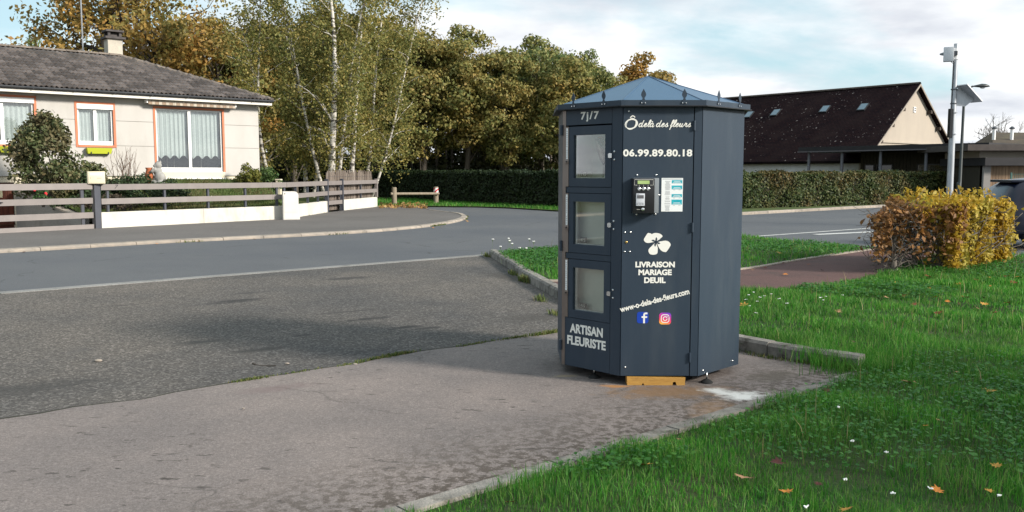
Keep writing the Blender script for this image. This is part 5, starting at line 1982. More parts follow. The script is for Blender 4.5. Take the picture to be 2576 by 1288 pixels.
GA = Vector((26.4, 58.0, 7.42))                 # gable apex
AX = Vector((-0.64, 0.768, 0))
GX = Vector((0.768, 0.64, 0))
BW, BE, BL = 6.2, 2.62, 22.0
barn = thing('barn', (GA.x, GA.y, 0), 'long barn with dark brown tiled roof and cream gable behind the hedge', 'barn')


def bp(a, w, z):
    return Vector((GA.x, GA.y, 0)) + AX * a + GX * w + Vector((0, 0, z))


sl_b = (GA.z - BE) / BW
th = 0.16
for s, nm in ((-1, 'roof'), (1, 'roof')):
    mb = MB()
    w1 = BW + 0.35
    z1 = GA.z - sl_b * w1
    e0, e1 = -0.30, BL
    top = [bp(e0, 0, GA.z), bp(e1, 0, GA.z), bp(e1, s * w1, z1), bp(e0, s * w1, z1)]
    low = [p + Vector((0, 0, -th)) for p in top]
    fs = [(0, 1, 2, 3), (7, 6, 5, 4), (0, 4, 5, 1), (1, 5, 6, 2), (2, 6, 7, 3), (3, 7, 4, 0)]
    if s == 1:
        fs = [f_[::-1] for f_ in fs]
    mb.add(top + low, fs)
    ro = mb.build(nm, M_barn_roof, barn)
    uv = ro.data.uv_layers.new(name='UVMap')
    Ls = math.hypot(w1, GA.z - z1)
    lut = [(e0, Ls), (e1, Ls), (e1, 0), (e0, 0)] * 2
    for lp in ro.data.loops:
        uv.data[lp.index].uv = lut[lp.vertex_index]
    if s == -1:
        barn_roof = ro
# ridge tiles
for i in range(50):
    a0 = -0.3 + i * 0.446
    mb = MB()
    vs = []
    for a in (a0, a0 + 0.46):
        for j in range(5):
            an = math.pi * j / 4
            vs.append(bp(a, 0.17 * math.cos(an), GA.z - 0.04 + 0.13 * math.sin(an)))
    mb.add(vs, [(j, j + 1, 6 + j, 5 + j) for j in range(4)])
    mb.build('ridge_tile', M_bark_beam, barn_roof)
mb = MB()
tri = [bp(0, 0, GA.z - 0.1), bp(0, -BW, BE - 0.1), bp(0, -BW, 0), bp(0, BW, 0), bp(0, BW, BE - 0.1)]
back = [p + AX * 0.35 for p in tri]
mb.add(tri + back, [(0, 1, 2, 3, 4), (9, 8, 7, 6, 5)] + [(i, 5 + i, 5 + (i + 1) % 5, (i + 1) % 5) for i in range(5)])
mb.build('gable_wall', M_barn_wall, barn)
mb = MB()
q = [bp(0.35, -BW, 0), bp(BL, -BW, 0), bp(BL, -BW + 0.4, 0), bp(0.35, -BW + 0.4, 0)]
mb.add(q + [p + Vector((0, 0, BE - 0.1)) for p in q], [(0, 1, 5, 4), (1, 2, 6, 5), (2, 3, 7, 6), (3, 0, 4, 7), (4, 5, 6, 7)])
mb.build('side_wall', M_white_w, barn)
for a in (9.5, 13.0, 16.5):
    mb = MB()
    q = [bp(a, -BW - 0.012, 0.9), bp(a + 0.7, -BW - 0.012, 0.9), bp(a + 0.7, -BW - 0.012, 1.7), bp(a, -BW - 0.012, 1.7)]
    mb.add(q + [p + GX * 0.02 for p in q], [(0, 1, 2, 3), (0, 4, 5, 1), (1, 5, 6, 2), (2, 6, 7, 3), (3, 7, 4, 0)])
    mb.build('window', M_dkwin, barn)
# verge boards and purlin ends on the gable
for s in (-1, 1):
    mb = MB()
    p0, p1 = bp(-0.31, 0, GA.z - 0.17), bp(-0.31, s * (BW + 0.33), GA.z - sl_b * (BW + 0.33) - 0.17)
    up = Vector((0, 0, 0.13))
    mb.add([p0, p1, p1 + up, p0 + up, p0 - AX * 0.04, p1 - AX * 0.04, p1 + up - AX * 0.04, p0 + up - AX * 0.04],
           [(0, 1, 2, 3), (7, 6, 5, 4), (0, 4, 5, 1), (1, 5, 6, 2), (2, 6, 7, 3), (3, 7, 4, 0)])
    mb.build('verge_board', M_kerb, barn)
    for f_ in (0.3, 0.52, 0.74, 0.93):
        w = s * f_ * BW
        zc_ = GA.z - sl_b * abs(w) - 0.32
        mb = MB()
        MBm = frame(bp(0, w, zc_), GX, -AX)
        mb.box((-0.10, 0.0, -0.12), (0.10, 0.28, 0.10), MBm)
        mb.build('purlin_end', M_bark_beam, barn)
# ledge across the gable
mb = MB()
MBm = frame(bp(0, 0, 0), GX, -AX)
mb.box((-4.2, 0.0, 3.50), (4.2, 0.09, 3.60), MBm)
mb.build('ledge', M_barn_wall, barn)
vp = hit(2300, 276, bp(0, 0, 0), AX)
wv = (vp - bp(0, 0, 0)).dot(GX)
mb = MB(); mb.box((wv - 0.15, 0.0, vp.z - 0.18), (wv + 0.15, 0.05, vp.z + 0.18), MBm); vt = mb.build('gable_vent', M_pvc, barn)
for dz in (-0.08, 0.05):
    mb = MB(); mb.box((wv - 0.09, 0.05, vp.z + dz), (wv + 0.12, 0.056, vp.z + dz + 0.06), MBm); mb.build('vent_slot', M_black, vt)
# skylights
rn = (GX * -sl_b + Vector((0, 0, 1))).normalized()
rn = Vector((-GX.x * sl_b, -GX.y * sl_b, 1)).normalized()
upv = (GX + Vector((0, 0, sl_b))).normalized()
for (sx, sy) in ((1884, 290), (1951, 285), (2075, 276), (2171, 271)):
    c = hit(sx, sy, GA, rn)
    SM = Matrix(((-AX).to_4d(), upv.to_4d(), rn.to_4d(), (0, 0, 0, 1))).transposed()
    for i in range(3):
        SM[3][i] = 0
    SM.translation = c
    SM = SM @ Matrix.Diagonal((0.85, 0.8, 1, 1))
    mb = MB(); mb.box((-0.34, -0.48, 0.0), (0.34, 0.48, 0.09), SM); sk = mb.build('skylight', M_black, barn)
    mb = MB(); mb.box((-0.27, -0.40, 0.09), (0.27, 0.42, 0.10), SM); mb.build('pane', M_skyl, sk)

# low annex with a deep flat roof on posts
AL, AR = Vector((16.9, 52.0, 0)), Vector((23.6, 43.6, 0))
AD = (AR - AL).normalized()
AN = Vector((AD.y, -AD.x, 0))                    # towards the camera side
if AN.y > 0:
    AN = -AN
ALn = (AR - AL).length
AM = frame(AL, AD, AN)
annex = thing('annex_building', tuple((AL + AR) / 2), 'low dark timber annex with flat black roof on slim posts below the barn', 'building')
mb = MB(); mb.box((0, -7.5, 2.82), (ALn, 0.0, 3.10), AM); ar = mb.build('roof', M_darkroof, annex)
mb = MB(); mb.box((-0.02, 0.0, 2.80), (ALn + 0.02, 0.05, 2.86), AM); mb.build('roof_trim', mat('roof_trim_grey', (0.12, 0.11, 0.12), rough=0.5), ar)
mb = MB(); mb.box((2.6, -7.3, 0), (ALn - 0.1, -2.4, 2.82), AM); aw_ = mb.build('wall', M_darkwood, annex)
for i in range(40):
    a = 2.62 + i * 0.2
    if a < ALn - 0.15:
        mb = MB(); mb.box((a, -2.4, 0.02), (a + 0.16, -2.375, 2.80), AM); mb.build('board', M_darkwood, aw_)
for (a0, a1, z0, z1) in ((2.9, 3.5, 0.3, 2.1), (3.6, 4.6, 0.3, 2.1), (6.0, 7.9, 0.9, 2.1), (9.2, 10.5, 0.9, 2.1)):
    mb = MB(); mb.box((a0, -2.375, z0), (a1, -2.33, z1), AM); wf = mb.build('window', M_black, annex)
    mb = MB(); mb.box((a0 + 0.07, -2.33, z0 + 0.07), (a1 - 0.07, -2.325, z1 - 0.07), AM); mb.build('pane', M_dkwin, wf)
for px_ in (2035, 2118, 2215, 2330, 2456):
    hp = hit(px_, 400, AM @ Vector((0, -0.35, 0)), AN)
    a = (hp - AL).dot(AD)
    mb = MB(); mb.tube([AM @ Vector((a, -0.35, 0)), AM @ Vector((a, -0.35, 2.82))], 0.085, 10); mb.build('post', mat('post_grey', (0.16, 0.16, 0.18), rough=0.5), annex, smooth=True, auto=40)

# house beyond with brown roof, and the timber store in front of it
m_bt = mat('brown_tiles', (0.085, 0.062, 0.042), (0.055, 0.045, 0.034), scale=2, rough=0.95, bump=0.8, bscale=12, dirt=(0.10, 0.09, 0.05), dscale=1.2, dlo=0.5, dhi=0.7)
fh = thing('distant_house', (30, 54, 0), 'distant brown roofed house with two white flue pipes beyond the annex', 'house')
q0, q1 = P(2462, 360, 54), P(2462, 338, 58)
mb = MB()
mb.add([(28.4, 52, 3.1), (46, 52, 3.1), (46, 57, 4.2), (31.0, 57, 4.2), (46, 62, 3.1), (31.6, 62, 3.1)], [(0, 1, 2, 3), (3, 2, 4, 5), (0, 3, 5)])
fr_ = mb.build('roof', m_bt, fh)
mb = MB(); mb.box((32.0, 52.5, 0), (45.5, 61.5, 3.08)); mb.build('wall', M_barn_wall, fh)
for px_ in (2500, 2545):
    p = P(px_, 345, 54.5)
    mb = MB(); mb.tube([(p.x, 54.5, 3.5), (p.x, 54.5, 4.35)], 0.10, 10); fl_ = mb.build('flue', M_pvc, fr_, smooth=True, auto=40)
    mb = MB(); mb.lathe([(0.16, 4.30), (0.16, 4.36), (0.05, 4.46)], 10, Matrix.Translation((p.x, 54.5, 0))); mb.build('flue_cap', M_zinc, fl_)
ts = thing('timber_store', (25, 42, 0), 'timber boarded store with dark fascia behind the parked dark car', 'building')
M_store = mat('warm_boards', (0.30, 0.20, 0.125), (0.23, 0.15, 0.095), scale=3, rough=0.8, stretch=(6, 6, 0.3), rnd=0.18)
x0 = P(2474, 430, 42).x
mb = MB(); mb.box((x0, 42.1, 0), (x0 + 9, 46, 1.95)); sw_ = mb.build('wall', M_darkwood, ts)
for i in range(58):
    mb = MB(); mb.box((x0 + 0.35 + i * 0.15, 42.07, 0.03), (x0 + 0.35 + i * 0.15 + 0.138, 42.1, 1.94)); mb.build('board', M_store, sw_)
mb = MB(); mb.box((x0, 41.95, 0), (x0 + 0.33, 42.3, 2.0)); mb.build('corner_post', mat('store_post', (0.27, 0.25, 0.235), rough=0.8), ts)
mb = MB(); mb.box((x0 - 0.15, 41.6, 1.95), (x0 + 9, 46, 2.32)); mb.build('fascia', M_darkroof, ts)
mb = MB(); mb.box((x0 + 0.1, 42.6, 2.32), (x0 + 9, 46, 2.66)); mb.build('upper_wall', M_barn_wall, ts)
mb = MB(); mb.box((x0 - 0.9, 41.8, 2.66), (x0 + 9, 47, 2.95)); mb.build('roof', mat('brown_fascia', (0.05, 0.04, 0.038), (0.07, 0.058, 0.052), scale=3, rough=0.7), ts)
# green mesh fence panel
gf = thing('mesh_fence', (x0 + 3, 40.2, 0), 'green wire mesh fence panel in front of the timber store', 'fence')
M_gwire = mat('green_wire', (0.06, 0.13, 0.11), rough=0.5)
for a in (0.3, 2.8, 5.3):
    mb = MB(); mb.box((x0 + a, 40.2, 0), (x0 + a + 0.06, 40.26, 1.62)); mb.build('post', M_gwire, gf)
mb = MB()
for i in range(50):
    mb.box((x0 + 0.36 + i * 0.1, 40.2, 0.1), (x0 + 0.372 + i * 0.1, 40.212, 1.55))
for z in (0.2, 0.6, 1.0, 1.4, 1.54):
    mb.box((x0 + 0.3, 40.212, z), (x0 + 5.3, 40.222, z + 0.014))
mb.build('wire_mesh', M_gwire, gf)['kind'] = 'stuff'

# ------------------------------------------------------------------ camera pole with solar panel, street lamp
M_galv = mat('pole_zinc', (0.33, 0.35, 0.38), (0.44, 0.46, 0.49), scale=5, rough=0.45, metal=0.55, stretch=(1, 1, 0.3))
PY = 26.0
pt, pb = P(2405, 110, PY), P(2389, 480, PY)
pole = thing('sensor_pole', (pb.x, PY, 0), 'tall galvanised pole with white sensor box and solar panel behind the yellow bush', 'pole')
lean = (pt.x - pb.x) / (pt.z - pb.z)


def pp(z):
    return Vector((pb.x + (z - pb.z) * lean * 0.6, PY, z))


mb = MB(); mb.tube([pp(0), pp(2.5), pp(pt.z)], [0.098, 0.088, 0.060], 16); mb.build('shaft', M_galv, pole, smooth=True, auto=40)
zb = P(2400, 136, PY).z
mb = MB(); mb.tube([pp(zb - 0.16), pp(zb + 0.16)], 0.088, 14); mb.build('band', M_pvc, pole, smooth=True, auto=40)
cb = pp(zb) + Vector((-0.23, -0.03, 0))
BXM = Matrix.Translation(cb) @ Matrix.Rotation(R(-25), 4, 'Z')
mb = MB(); mb.cbox((-0.13, -0.12, -0.22), (0.14, 0.12, 0.19), 0.015, BXM); sbx = mb.build('sensor_box', mat('sensor_white', (0.62, 0.64, 0.67), rough=0.5), pole, smooth=True, auto=30)
mb = MB(); mb.lathe([(0.05, 0), (0.035, 0.06), (0.02, 0.10)], 10, BXM @ Matrix.Translation((-0.13, -0.03, 0.0)) @ Matrix.Rotation(R(-90), 4, 'Y')); mb.build('lens', M_greybox, sbx)
mb = MB(); mb.box((0.14, -0.04, -0.05), (0.24, 0.04, 0.07), BXM); mb.build('clamp', M_zinc, sbx)
mb = MB(); mb.tube([cb + Vector((0.08, 0, -0.22)), cb + Vector((0.16, 0, -0.28)), pp(zb - 0.4) + Vector((-0.07, -0.04, 0)), pp(3.35) + Vector((-0.075, -0.04, 0))], 0.010, 6); mb.build('cable', M_black, pole)
# solar panel tilted to the sun, on its bracket
ztop = P(2415, 212, PY).z
c = pp(ztop - 0.25) + Vector((0.42, -0.05, -0.02))
SPM = Matrix.Translation(c) @ Matrix.Rotation(R(20), 4, 'Z') @ Matrix.Rotation(R(38), 4, 'Y') @ Matrix.Diagonal((0.84, 0.78, 1, 1))
mb = MB(); mb.cbox((-0.46, -0.27, -0.018), (0.46, 0.27, 0.018), 0.006, SPM); spn = mb.build('solar_panel', mat('panel_frame', (0.55, 0.57, 0.6), rough=0.35, metal=0.6), pole)
mb = MB(); mb.box((-0.43, -0.245, 0.018), (0.43, 0.245, 0.021), SPM); mb.build('solar_cells', mat('solar_cell', (0.30, 0.33, 0.38), (0.26, 0.29, 0.34), scale=10, rough=0.12, spec=0.9), spn)
mb = MB()
kk = [pp(ztop - 0.10), pp(ztop - 0.62), pp(ztop - 0.64) + Vector((0.35, 0, 0)), pp(ztop - 0.42) + Vector((0.62, 0, 0)), pp(ztop - 0.20) + Vector((0.3, 0, 0))]
mb.add(kk + [p + Vector((0, 0.02, 0)) for p in kk], [(0, 1, 2, 3, 4), (9, 8, 7, 6, 5)] + [(i, 5 + i, 5 + (i + 1) % 5, (i + 1) % 5) for i in range(5)])
mb.build('bracket', M_galv, pole)
for z in (ztop - 0.15, ztop - 0.56):
    mb = MB(); mb.tube([pp(z - 0.015), pp(z + 0.015)], 0.095, 12); mb.build('clamp_band', M_zinc, pole)
zc_ = P(2395, 310, PY).z
mb = MB(); mb.cbox((-0.14, -0.12, -0.42), (-0.045, 0.03, 0.42), 0.008, Matrix.Translation(pp(zc_))); mb.build('battery_sleeve', M_black, pole)
for dz in (-0.33, 0.3):
    mb = MB(); mb.tube([pp(zc_ + dz), pp(zc_ + dz + 0.025)], 0.125, 12); mb.build('clamp_band', M_galv, pole)

LY = 34.0
lb = P(2413, 450, LY)
lamp = thing('street_lamp', (lb.x, LY, 0), 'slim dark green street lamp with a flat head behind the galvanised pole', 'street lamp')
M_lamp = mat('lamp_green', (0.030, 0.038, 0.038), (0.04, 0.048, 0.048), scale=3, rough=0.45)
lt = P(2418, 226, LY)
mb = MB(); mb.tube([(lb.x, LY, 0), (lb.x, LY, 1.2), (lb.x + 0.03, LY, 1.25), (lb.x + 0.04, LY, lt.z)], [0.10, 0.09, 0.065, 0.045], 12); mb.build('post', M_lamp, lamp, smooth=True, auto=40)
hd = P(2455, 219, LY)
mb = MB(); mb.tube([(lb.x + 0.04, LY, lt.z - 0.05), (lb.x + 0.25, LY, hd.z - 0.02), (hd.x - 0.12, LY, hd.z + 0.03)], 0.035, 8); mb.build('arm', M_lamp, lamp, smooth=True, auto=40)
mb = MB()
for i, (xx, w, hgt) in enumerate(((-0.18, 0.05, 0.03), (0.0, 0.11, 0.07), (0.15, 0.15, 0.11), (0.30, 0.14, 0.10), (0.42, 0.08, 0.06), (0.48, 0.02, 0.02))):
    for k in range(10):
        a = 2 * math.pi * k / 10
        zz = hgt * math.sin(a) * (1.0 if math.sin(a) > 0 else 0.35)
        mb.v.append((hd.x + xx + 0.05, LY + w * math.cos(a), hd.z + 0.02 + zz))
for i in range(5):
    for k in range(10):
        mb.f.append((i * 10 + k, i * 10 + (k + 1) % 10, (i + 1) * 10 + (k + 1) % 10, (i + 1) * 10 + k)); mb.mi.append(0)
mb.f.append(tuple(range(9, -1, -1))); mb.mi.append(0)
mb.f.append(tuple(50 + k for k in range(10))); mb.mi.append(0)
lh = mb.build('head', M_lamp, lamp, smooth=True)
mb = MB(); mb.lathe([(0.09, 0), (0.08, -0.03), (0.04, -0.045)], 12, Matrix.Translation((hd.x + 0.26, LY, hd.z - 0.012))); mb.build('lens', mat('lamp_lens', (0.6, 0.6, 0.58), rough=0.2), lh)

# ------------------------------------------------------------------ vegetation
def unit_rows(a):
    return a / np.maximum(1e-9, np.linalg.norm(a, axis=1, keepdims=True))


def leaf_quads(c, size, aspect=0.55, out=None, bias=0.5, droop=0.0, r=rng):
    """diamond leaves; c (n,3) centres; out (n,3) preferred facing"""
    n = len(c)
    nrm = unit_rows(r.normal(size=(n, 3)))
    if out is not None:
        nrm = unit_rows(nrm * (1 - bias) + unit_rows(out) * bias + 1e-6)
    t = unit_rows(np.cross(nrm, unit_rows(r.normal(size=(n, 3)))))
    if droop:
        t = unit_rows(t + np.array([0, 0, -droop]))
    b = unit_rows(np.cross(nrm, t))
    L = (size * r.uniform(0.65, 1.35, n))[:, None]
    fold = nrm * L * 0.10
    v = np.stack([c - t * L * 0.5, c + b * L * aspect * 0.5 + fold, c + t * L * 0.5, c - b * L * aspect * 0.5 + fold], 1)
    return v.reshape(-1, 3)


def limb(mb, p0, p1, r0, r1, bend=0.12, n=6, sides=6, r=rng, sag=0.0):
    p0, p1 = Vector(p0), Vector(p1)
    L = (p1 - p0).length
    pts, rad = [], []
    o1 = Vector(r.normal(size=3)) * L * bend
    o2 = Vector(r.normal(size=3)) * L * bend * 0.6
    for i in range(n + 1):
        f = i / n
        p = p0.lerp(p1, f) + o1 * math.sin(math.pi * f) * 0.7 + o2 * math.sin(2 * math.pi * f) * 0.5
        p.z += sag * L * math.sin(math.pi * f)
        pts.append(p)
        rad.append(r0 + (r1 - r0) * f)
    mb.tube(pts, rad, sides)
    return pts


M_bark = mat('oak_bark', (0.075, 0.062, 0.050), (0.115, 0.098, 0.080), scale=6, rough=0.95, stretch=(3, 3, 0.5), bump=0.8, bscale=14)
M_bark_d = mat('dark_bark', (0.040, 0.034, 0.028), (0.06, 0.05, 0.042), scale=6, rough=0.95, stretch=(3, 3, 0.5))


def birch_bark():
    m, nt, bs = new_mat('birch_bark')
    tc = N(nt, 'ShaderNodeTexCoord')
    mp = N(nt, 'ShaderNodeMapping')
    mp.inputs['Scale'].default_value = (1.2, 1.2, 4.0)
    nt.links.new(tc.outputs['Object'], mp.inputs[0])
    n1 = N(nt, 'ShaderNodeTexNoise', i_Scale=2.6, i_Detail=5.0, i_Roughness=0.6)
    nt.links.new(mp.outputs[0], n1.inputs['Vector'])
    c = mixc(nt, ramp(nt, n1.outputs[0], [(0.50, g3(0)), (0.58, g3(1))]).outputs[0], (0.52, 0.49, 0.44), (0.06, 0.052, 0.045))
    nt.links.new(c, bs.inputs['Base Color'])
    bs.inputs['Roughness'].default_value = 0.85
    return m


M_birch = birch_bark()
OL = [(0.1062, 0.13, 0.038), (0.1677, 0.1851, 0.0559), (0.2292, 0.2236, 0.0693), (0.2851, 0.234, 0.0738)]
OCH = [(0.1452, 0.14, 0.0408), (0.2258, 0.196, 0.0581), (0.2957, 0.232, 0.0667), (0.344, 0.23, 0.0667)]
ORG_ = [(0.2116, 0.1385, 0.0352), (0.3174, 0.1928, 0.0455), (0.402, 0.2275, 0.0538), (0.2962, 0.1533, 0.0435)]
GRN = [(0.0685, 0.1127, 0.0445), (0.105, 0.1635, 0.0608), (0.1547, 0.2044, 0.0749), (0.1878, 0.2099, 0.0819)]
ML_oak = leaf_mat('leaves_olive', OL, OCH, 0.30)
ML_ochre = leaf_mat('leaves_ochre', OCH, OL, 0.28)
ML_orange = leaf_mat('leaves_orange', ORG_, OCH, 0.28)
ML_green = leaf_mat('leaves_green', GRN, OL, 0.30)
ML_birch = leaf_mat('leaves_birch', [(0.13, 0.15, 0.044), (0.21, 0.21, 0.062), (0.31, 0.265, 0.075), (0.42, 0.33, 0.10)], OL, 0.5, trans=0.4)


def oak_meshes(seed, height, rad, base, leaf, nleaf, trunk_r, clumps=70, crown_mat=None, bark=None, dense=1.0, lean=0.0):
    """tapered trunk with limbs running out to leaf clumps; returns (trunk MB, crown verts)"""
    r = np.random.default_rng(seed)
    tr = MB()
    top = Vector((lean, 0, height * 0.80))
    tp = limb(tr, (0, 0, -0.3), top, trunk_r, trunk_r * 0.18, 0.035, 9, 8, r)
    cz = (height + base) / 2
    hz = (height - base) / 2
    cl = []
    while len(cl) < clumps:
        d = unit_rows(r.normal(size=(1, 3)))[0]
        rr = r.uniform(0.35, 1.0) ** 0.5
        wob = 1 + 0.22 * math.sin(3 * math.atan2(d[1], d[0]) + seed) + 0.15 * math.sin(5 * d[2] + seed)
        p = np.array([d[0] * rad * rr * wob, d[1] * rad * rr * wob, cz + d[2] * hz * rr * (1 if d[2] > 0 else 0.95)])
        # broad below, rounded above
        f = (p[2] - base) / (height - base)
        if f > 0.75:
            p[:2] *= 1 - (f - 0.75) * 1.4
        cl.append(p)
    cl = np.array(cl)
    per = nleaf // clumps
    vs = []
    for i, p in enumerate(cl):
        if i % 2 == 0:
            zt = min(p[2] - 0.12 * height, height * 0.72)
            zt = max(zt, base * 0.8)
            k = min(len(tp) - 1, max(0, int(zt / (height * 0.80) * (len(tp) - 1))))
            limb(tr, tp[k], p, max(0.03, trunk_r * 0.36 * (1 - zt / height)), 0.018, 0.10, 5, 5, r, sag=0.06)
        cr = rad * r.uniform(0.20, 0.34)
        dirs = unit_rows(r.normal(size=(per, 3)))
        rr = cr * r.uniform(0.25, 1.0, per)[:, None] ** 0.6
        c = p + dirs * rr * np.array([1.15, 1.15, 0.72])
        vs.append(leaf_quads(c, leaf, 0.62, dirs + np.array([0, 0, 0.4]), 0.55, 0.0, r))
    return tr, np.concatenate(vs)


TREE_PROTO = {}


def tree_from(name, trunk_mb, leaf_v, m_trunk, m_leaf, label, cat='tree', group=None):
    root = thing(name, (0, 0, 0), label, cat, group)
    trunk_mb.build('trunk', m_trunk, root, smooth=True)
    np_mesh('crown', leaf_v, None, m_leaf, root, 4)
    return root


def place(root, x, y, z=0.0, rot=0.0, s=1.0, sz=None, label=None, group=None, leafm=None):
    root.location = (x, y, z)
    root.rotation_euler = (0, 0, rot)
    root.scale = (s, s, sz or s)
    if label:
        root['label'] = label
    if group:
        root['group'] = group
    if leafm:
        for ch in root.children:
            if ch.name.startswith('crown'):
                ch.material_slots[0].link = 'OBJECT'
                ch.material_slots[0].material = leafm
    return root


WOOD = 'autumn trees of the wood behind the hedge'
protos = []
for i, (hh, rad, base, cl, nl) in enumerate(((13.0, 3.6, 2.6, 84, 15000), (12.0, 3.2, 2.2, 76, 13000), (13.5, 3.4, 3.0, 84, 14000), (10.0, 3.0, 1.8, 64, 11000))):
    tr, lv = oak_meshes(11 + i, hh, rad, base, 0.27, nl, 0.24, cl)
    protos.append((hh, tree_from('oak_tree', tr, lv, M_bark, ML_oak, 'x')))
used_p = [False] * 4


def wood_tree(pi, px_, Y, ptop, leafm, label, rot=None, wide=1.0, zb=0.0):
    hh, pr = protos[pi]
    o = pr if not used_p[pi] else copy_tree(pr)
    used_p[pi] = True
    X_ = (px_ - 1288) / FPX * Y
    z = P(px_, ptop, Y).z
    s = z / hh * 0.98
    place(o, X_, Y, zb, rot if rot is not None else random.uniform(0, 6.28), s * wide, s, label, WOOD, leafm)
    return o


# front row, left to right, described by what sets each apart
FRONT = [
    (1, 560, 52, 28, ML_orange, 'orange oak rising behind the right end of the bungalow roof', 1.05),
    (3, 655, 55, 60, ML_ochre, 'ochre oak just past the bungalow roof corner, behind the birches', 1.0),
    (0, 745, 57, 15, ML_oak, 'olive oak behind the leftmost birch stems', 1.0),
    (2, 850, 58, 10, ML_oak, 'olive oak behind the middle of the birch clump', 1.05),
    (1, 955, 60, 20, ML_oak, 'tall olive oak behind the right side of the birch clump', 1.05),
    (0, 1060, 60, 60, ML_oak, 'olive brown oak at the right shoulder of the birches', 1.0),
    (2, 1165, 61, 62, ML_ochre, 'broad golden olive oak above the low timber barrier', 1.1),
    (0, 1265, 60, 108, ML_oak, 'lower olive oak leaning over the dark hedge left of the green oak', 0.9),
    (1, 1350, 63, 76, ML_green, 'darkest green oak of the wood, highest beside the kiosk', 1.0),
    (3, 1425, 60, 150, ML_oak, 'small olive oak close to the left edge of the kiosk', 1.1),
    (2, 1480, 66, 128, ML_green, 'green oak showing above the left slope of the kiosk roof', 0.9),
    (3, 1622, 82, 138, ML_orange, 'orange tree crown showing above the tip of the kiosk roof', 1.2),
    (1, 1530, 74, 178, ML_ochre, 'low ochre tree between the wood and the kiosk roof tip', 0.9),
]
for (pi, px_, Y_, pt_, lm, lab, wd) in FRONT:
    wood_tree(pi, px_, Y_, pt_, lm, lab, wide=wd)
BACK = [(2, 610, 66, 70, ML_orange), (3, 700, 70, 90, ML_oak), (0, 800, 70, 40, ML_oak), (1, 905, 72, 50, ML_ochre), (2, 1005, 72, 60, ML_oak), (3, 1110, 72, 110, ML_green),
        (0, 1215, 72, 100, ML_oak), (1, 1305, 74, 120, ML_oak), (2, 1395, 74, 118, ML_ochre), (3, 1475, 76, 170, ML_oak), (0, 480, 70, 120, ML_ochre)]
REAR = ['behind the orange oak by the roof corner', 'behind the leftmost birch', 'behind the olive oak left of the thickest birch', 'behind the middle birches', 'behind the right birches',
        'above the left post of the timber barrier', 'above the right post of the timber barrier', 'left of the darkest green oak', 'behind the darkest green oak', 'beside the kiosk eave', 'behind the great oak']
for i, (pi, px_, Y_, pt_, lm) in enumerate(BACK):
    wood_tree(pi, px_, Y_, pt_, lm, 'rear row oak of the wood, %s' % REAR[i], wide=1.15)
# slim understorey trunks in the shade of the wood
tk = MB()
limb(tk, (0, 0, -0.2), (0.15, 0.1, 4.2), 0.11, 0.05, 0.03, 6, 6)
tk0 = thing('tree_trunk', (0, 0, 0), 'slim bare trunk standing in the shade of the wood', 'tree', 'slim trunks under the wood')
tk.build('trunk', M_bark, tk0, smooth=True)
for i in range(26):
    o = tk0 if i == 0 else copy_tree(tk0)
    Y_ = 63 + 9 * random.random()
    px_ = 930 + i * 19 + random.uniform(-8, 8)
    place(o, (px_ - 1288) / FPX * Y_, Y_, 0, random.uniform(0, 6), 1.0 * random.uniform(0.7, 1.5), 1.0)
    o.rotation_euler[0] = random.uniform(-0.06, 0.06)

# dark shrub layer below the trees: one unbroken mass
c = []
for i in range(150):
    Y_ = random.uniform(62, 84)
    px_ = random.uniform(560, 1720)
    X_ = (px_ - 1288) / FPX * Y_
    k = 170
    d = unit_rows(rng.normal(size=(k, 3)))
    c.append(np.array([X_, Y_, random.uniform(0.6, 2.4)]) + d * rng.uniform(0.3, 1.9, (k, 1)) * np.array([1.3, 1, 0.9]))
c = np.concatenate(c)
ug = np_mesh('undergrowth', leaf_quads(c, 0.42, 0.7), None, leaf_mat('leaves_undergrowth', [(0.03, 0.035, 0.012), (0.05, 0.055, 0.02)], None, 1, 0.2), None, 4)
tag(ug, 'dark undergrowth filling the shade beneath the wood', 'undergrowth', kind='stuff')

# great oak behind the bungalow, open crown with strong limbs
tr = MB()
r_ = np.random.default_rng(5)
OKB = P(352, 150, 47)
kt = limb(tr, (0, 0, 0), (0.2, 0, 8.2), 0.55, 0.34, 0.03, 6, 9, r_)
kt2 = limb(tr, (-1.1, 0.6, 0), (-1.6, 0.4, 9.0), 0.34, 0.20, 0.04, 6, 8, r_)
tips = []
for k in range(17):
    a = 2 * math.pi * k / 17 + r_.uniform(-0.2, 0.2)
    el = r_.uniform(0.15, 1.25)
    L = r_.uniform(3.6, 6.2)
    src = (kt if k % 3 else kt2)
    st_ = src[3 + k % 4]
    e = Vector(st_) + Vector((math.cos(a) * math.cos(el) * L, math.sin(a) * math.cos(el) * L, math.sin(el) * L))
    lp = limb(tr, st_, e, 0.17, 0.05, 0.10, 7, 6, r_, sag=0.05)
    for j in range(7):
        q = Vector(lp[2 + j % 5])
        a2 = a + r_.uniform(-1.2, 1.2)
        L2 = r_.uniform(1.2, 2.8)
        e2 = q + Vector((math.cos(a2) * L2, math.sin(a2) * L2, r_.uniform(-0.5, 1.6)))
        limb(tr, q, e2, 0.05, 0.015, 0.12, 5, 4, r_)
        tips.append(e2)
        tips.append(q.lerp(e2, 0.6))
    tips.append(Vector(e))
vs = []
for p in tips:
    k = 62
    d = unit_rows(r_.normal(size=(k, 3)))
    c = np.array(p) + d * r_.uniform(0.15, 0.95, (k, 1))
    vs.append(leaf_quads(c, 0.24, 0.62, d + np.array([0, 0, 0.4]), 0.5, 0, r_))
ok = tree_from('oak_tree', tr, np.concatenate(vs), M_bark_d, ML_orange, 'great open-crowned oak with thick dark limbs behind the bungalow chimney', 'tree')
place(ok, OKB.x, 47, 0, 0.4, 1.0)
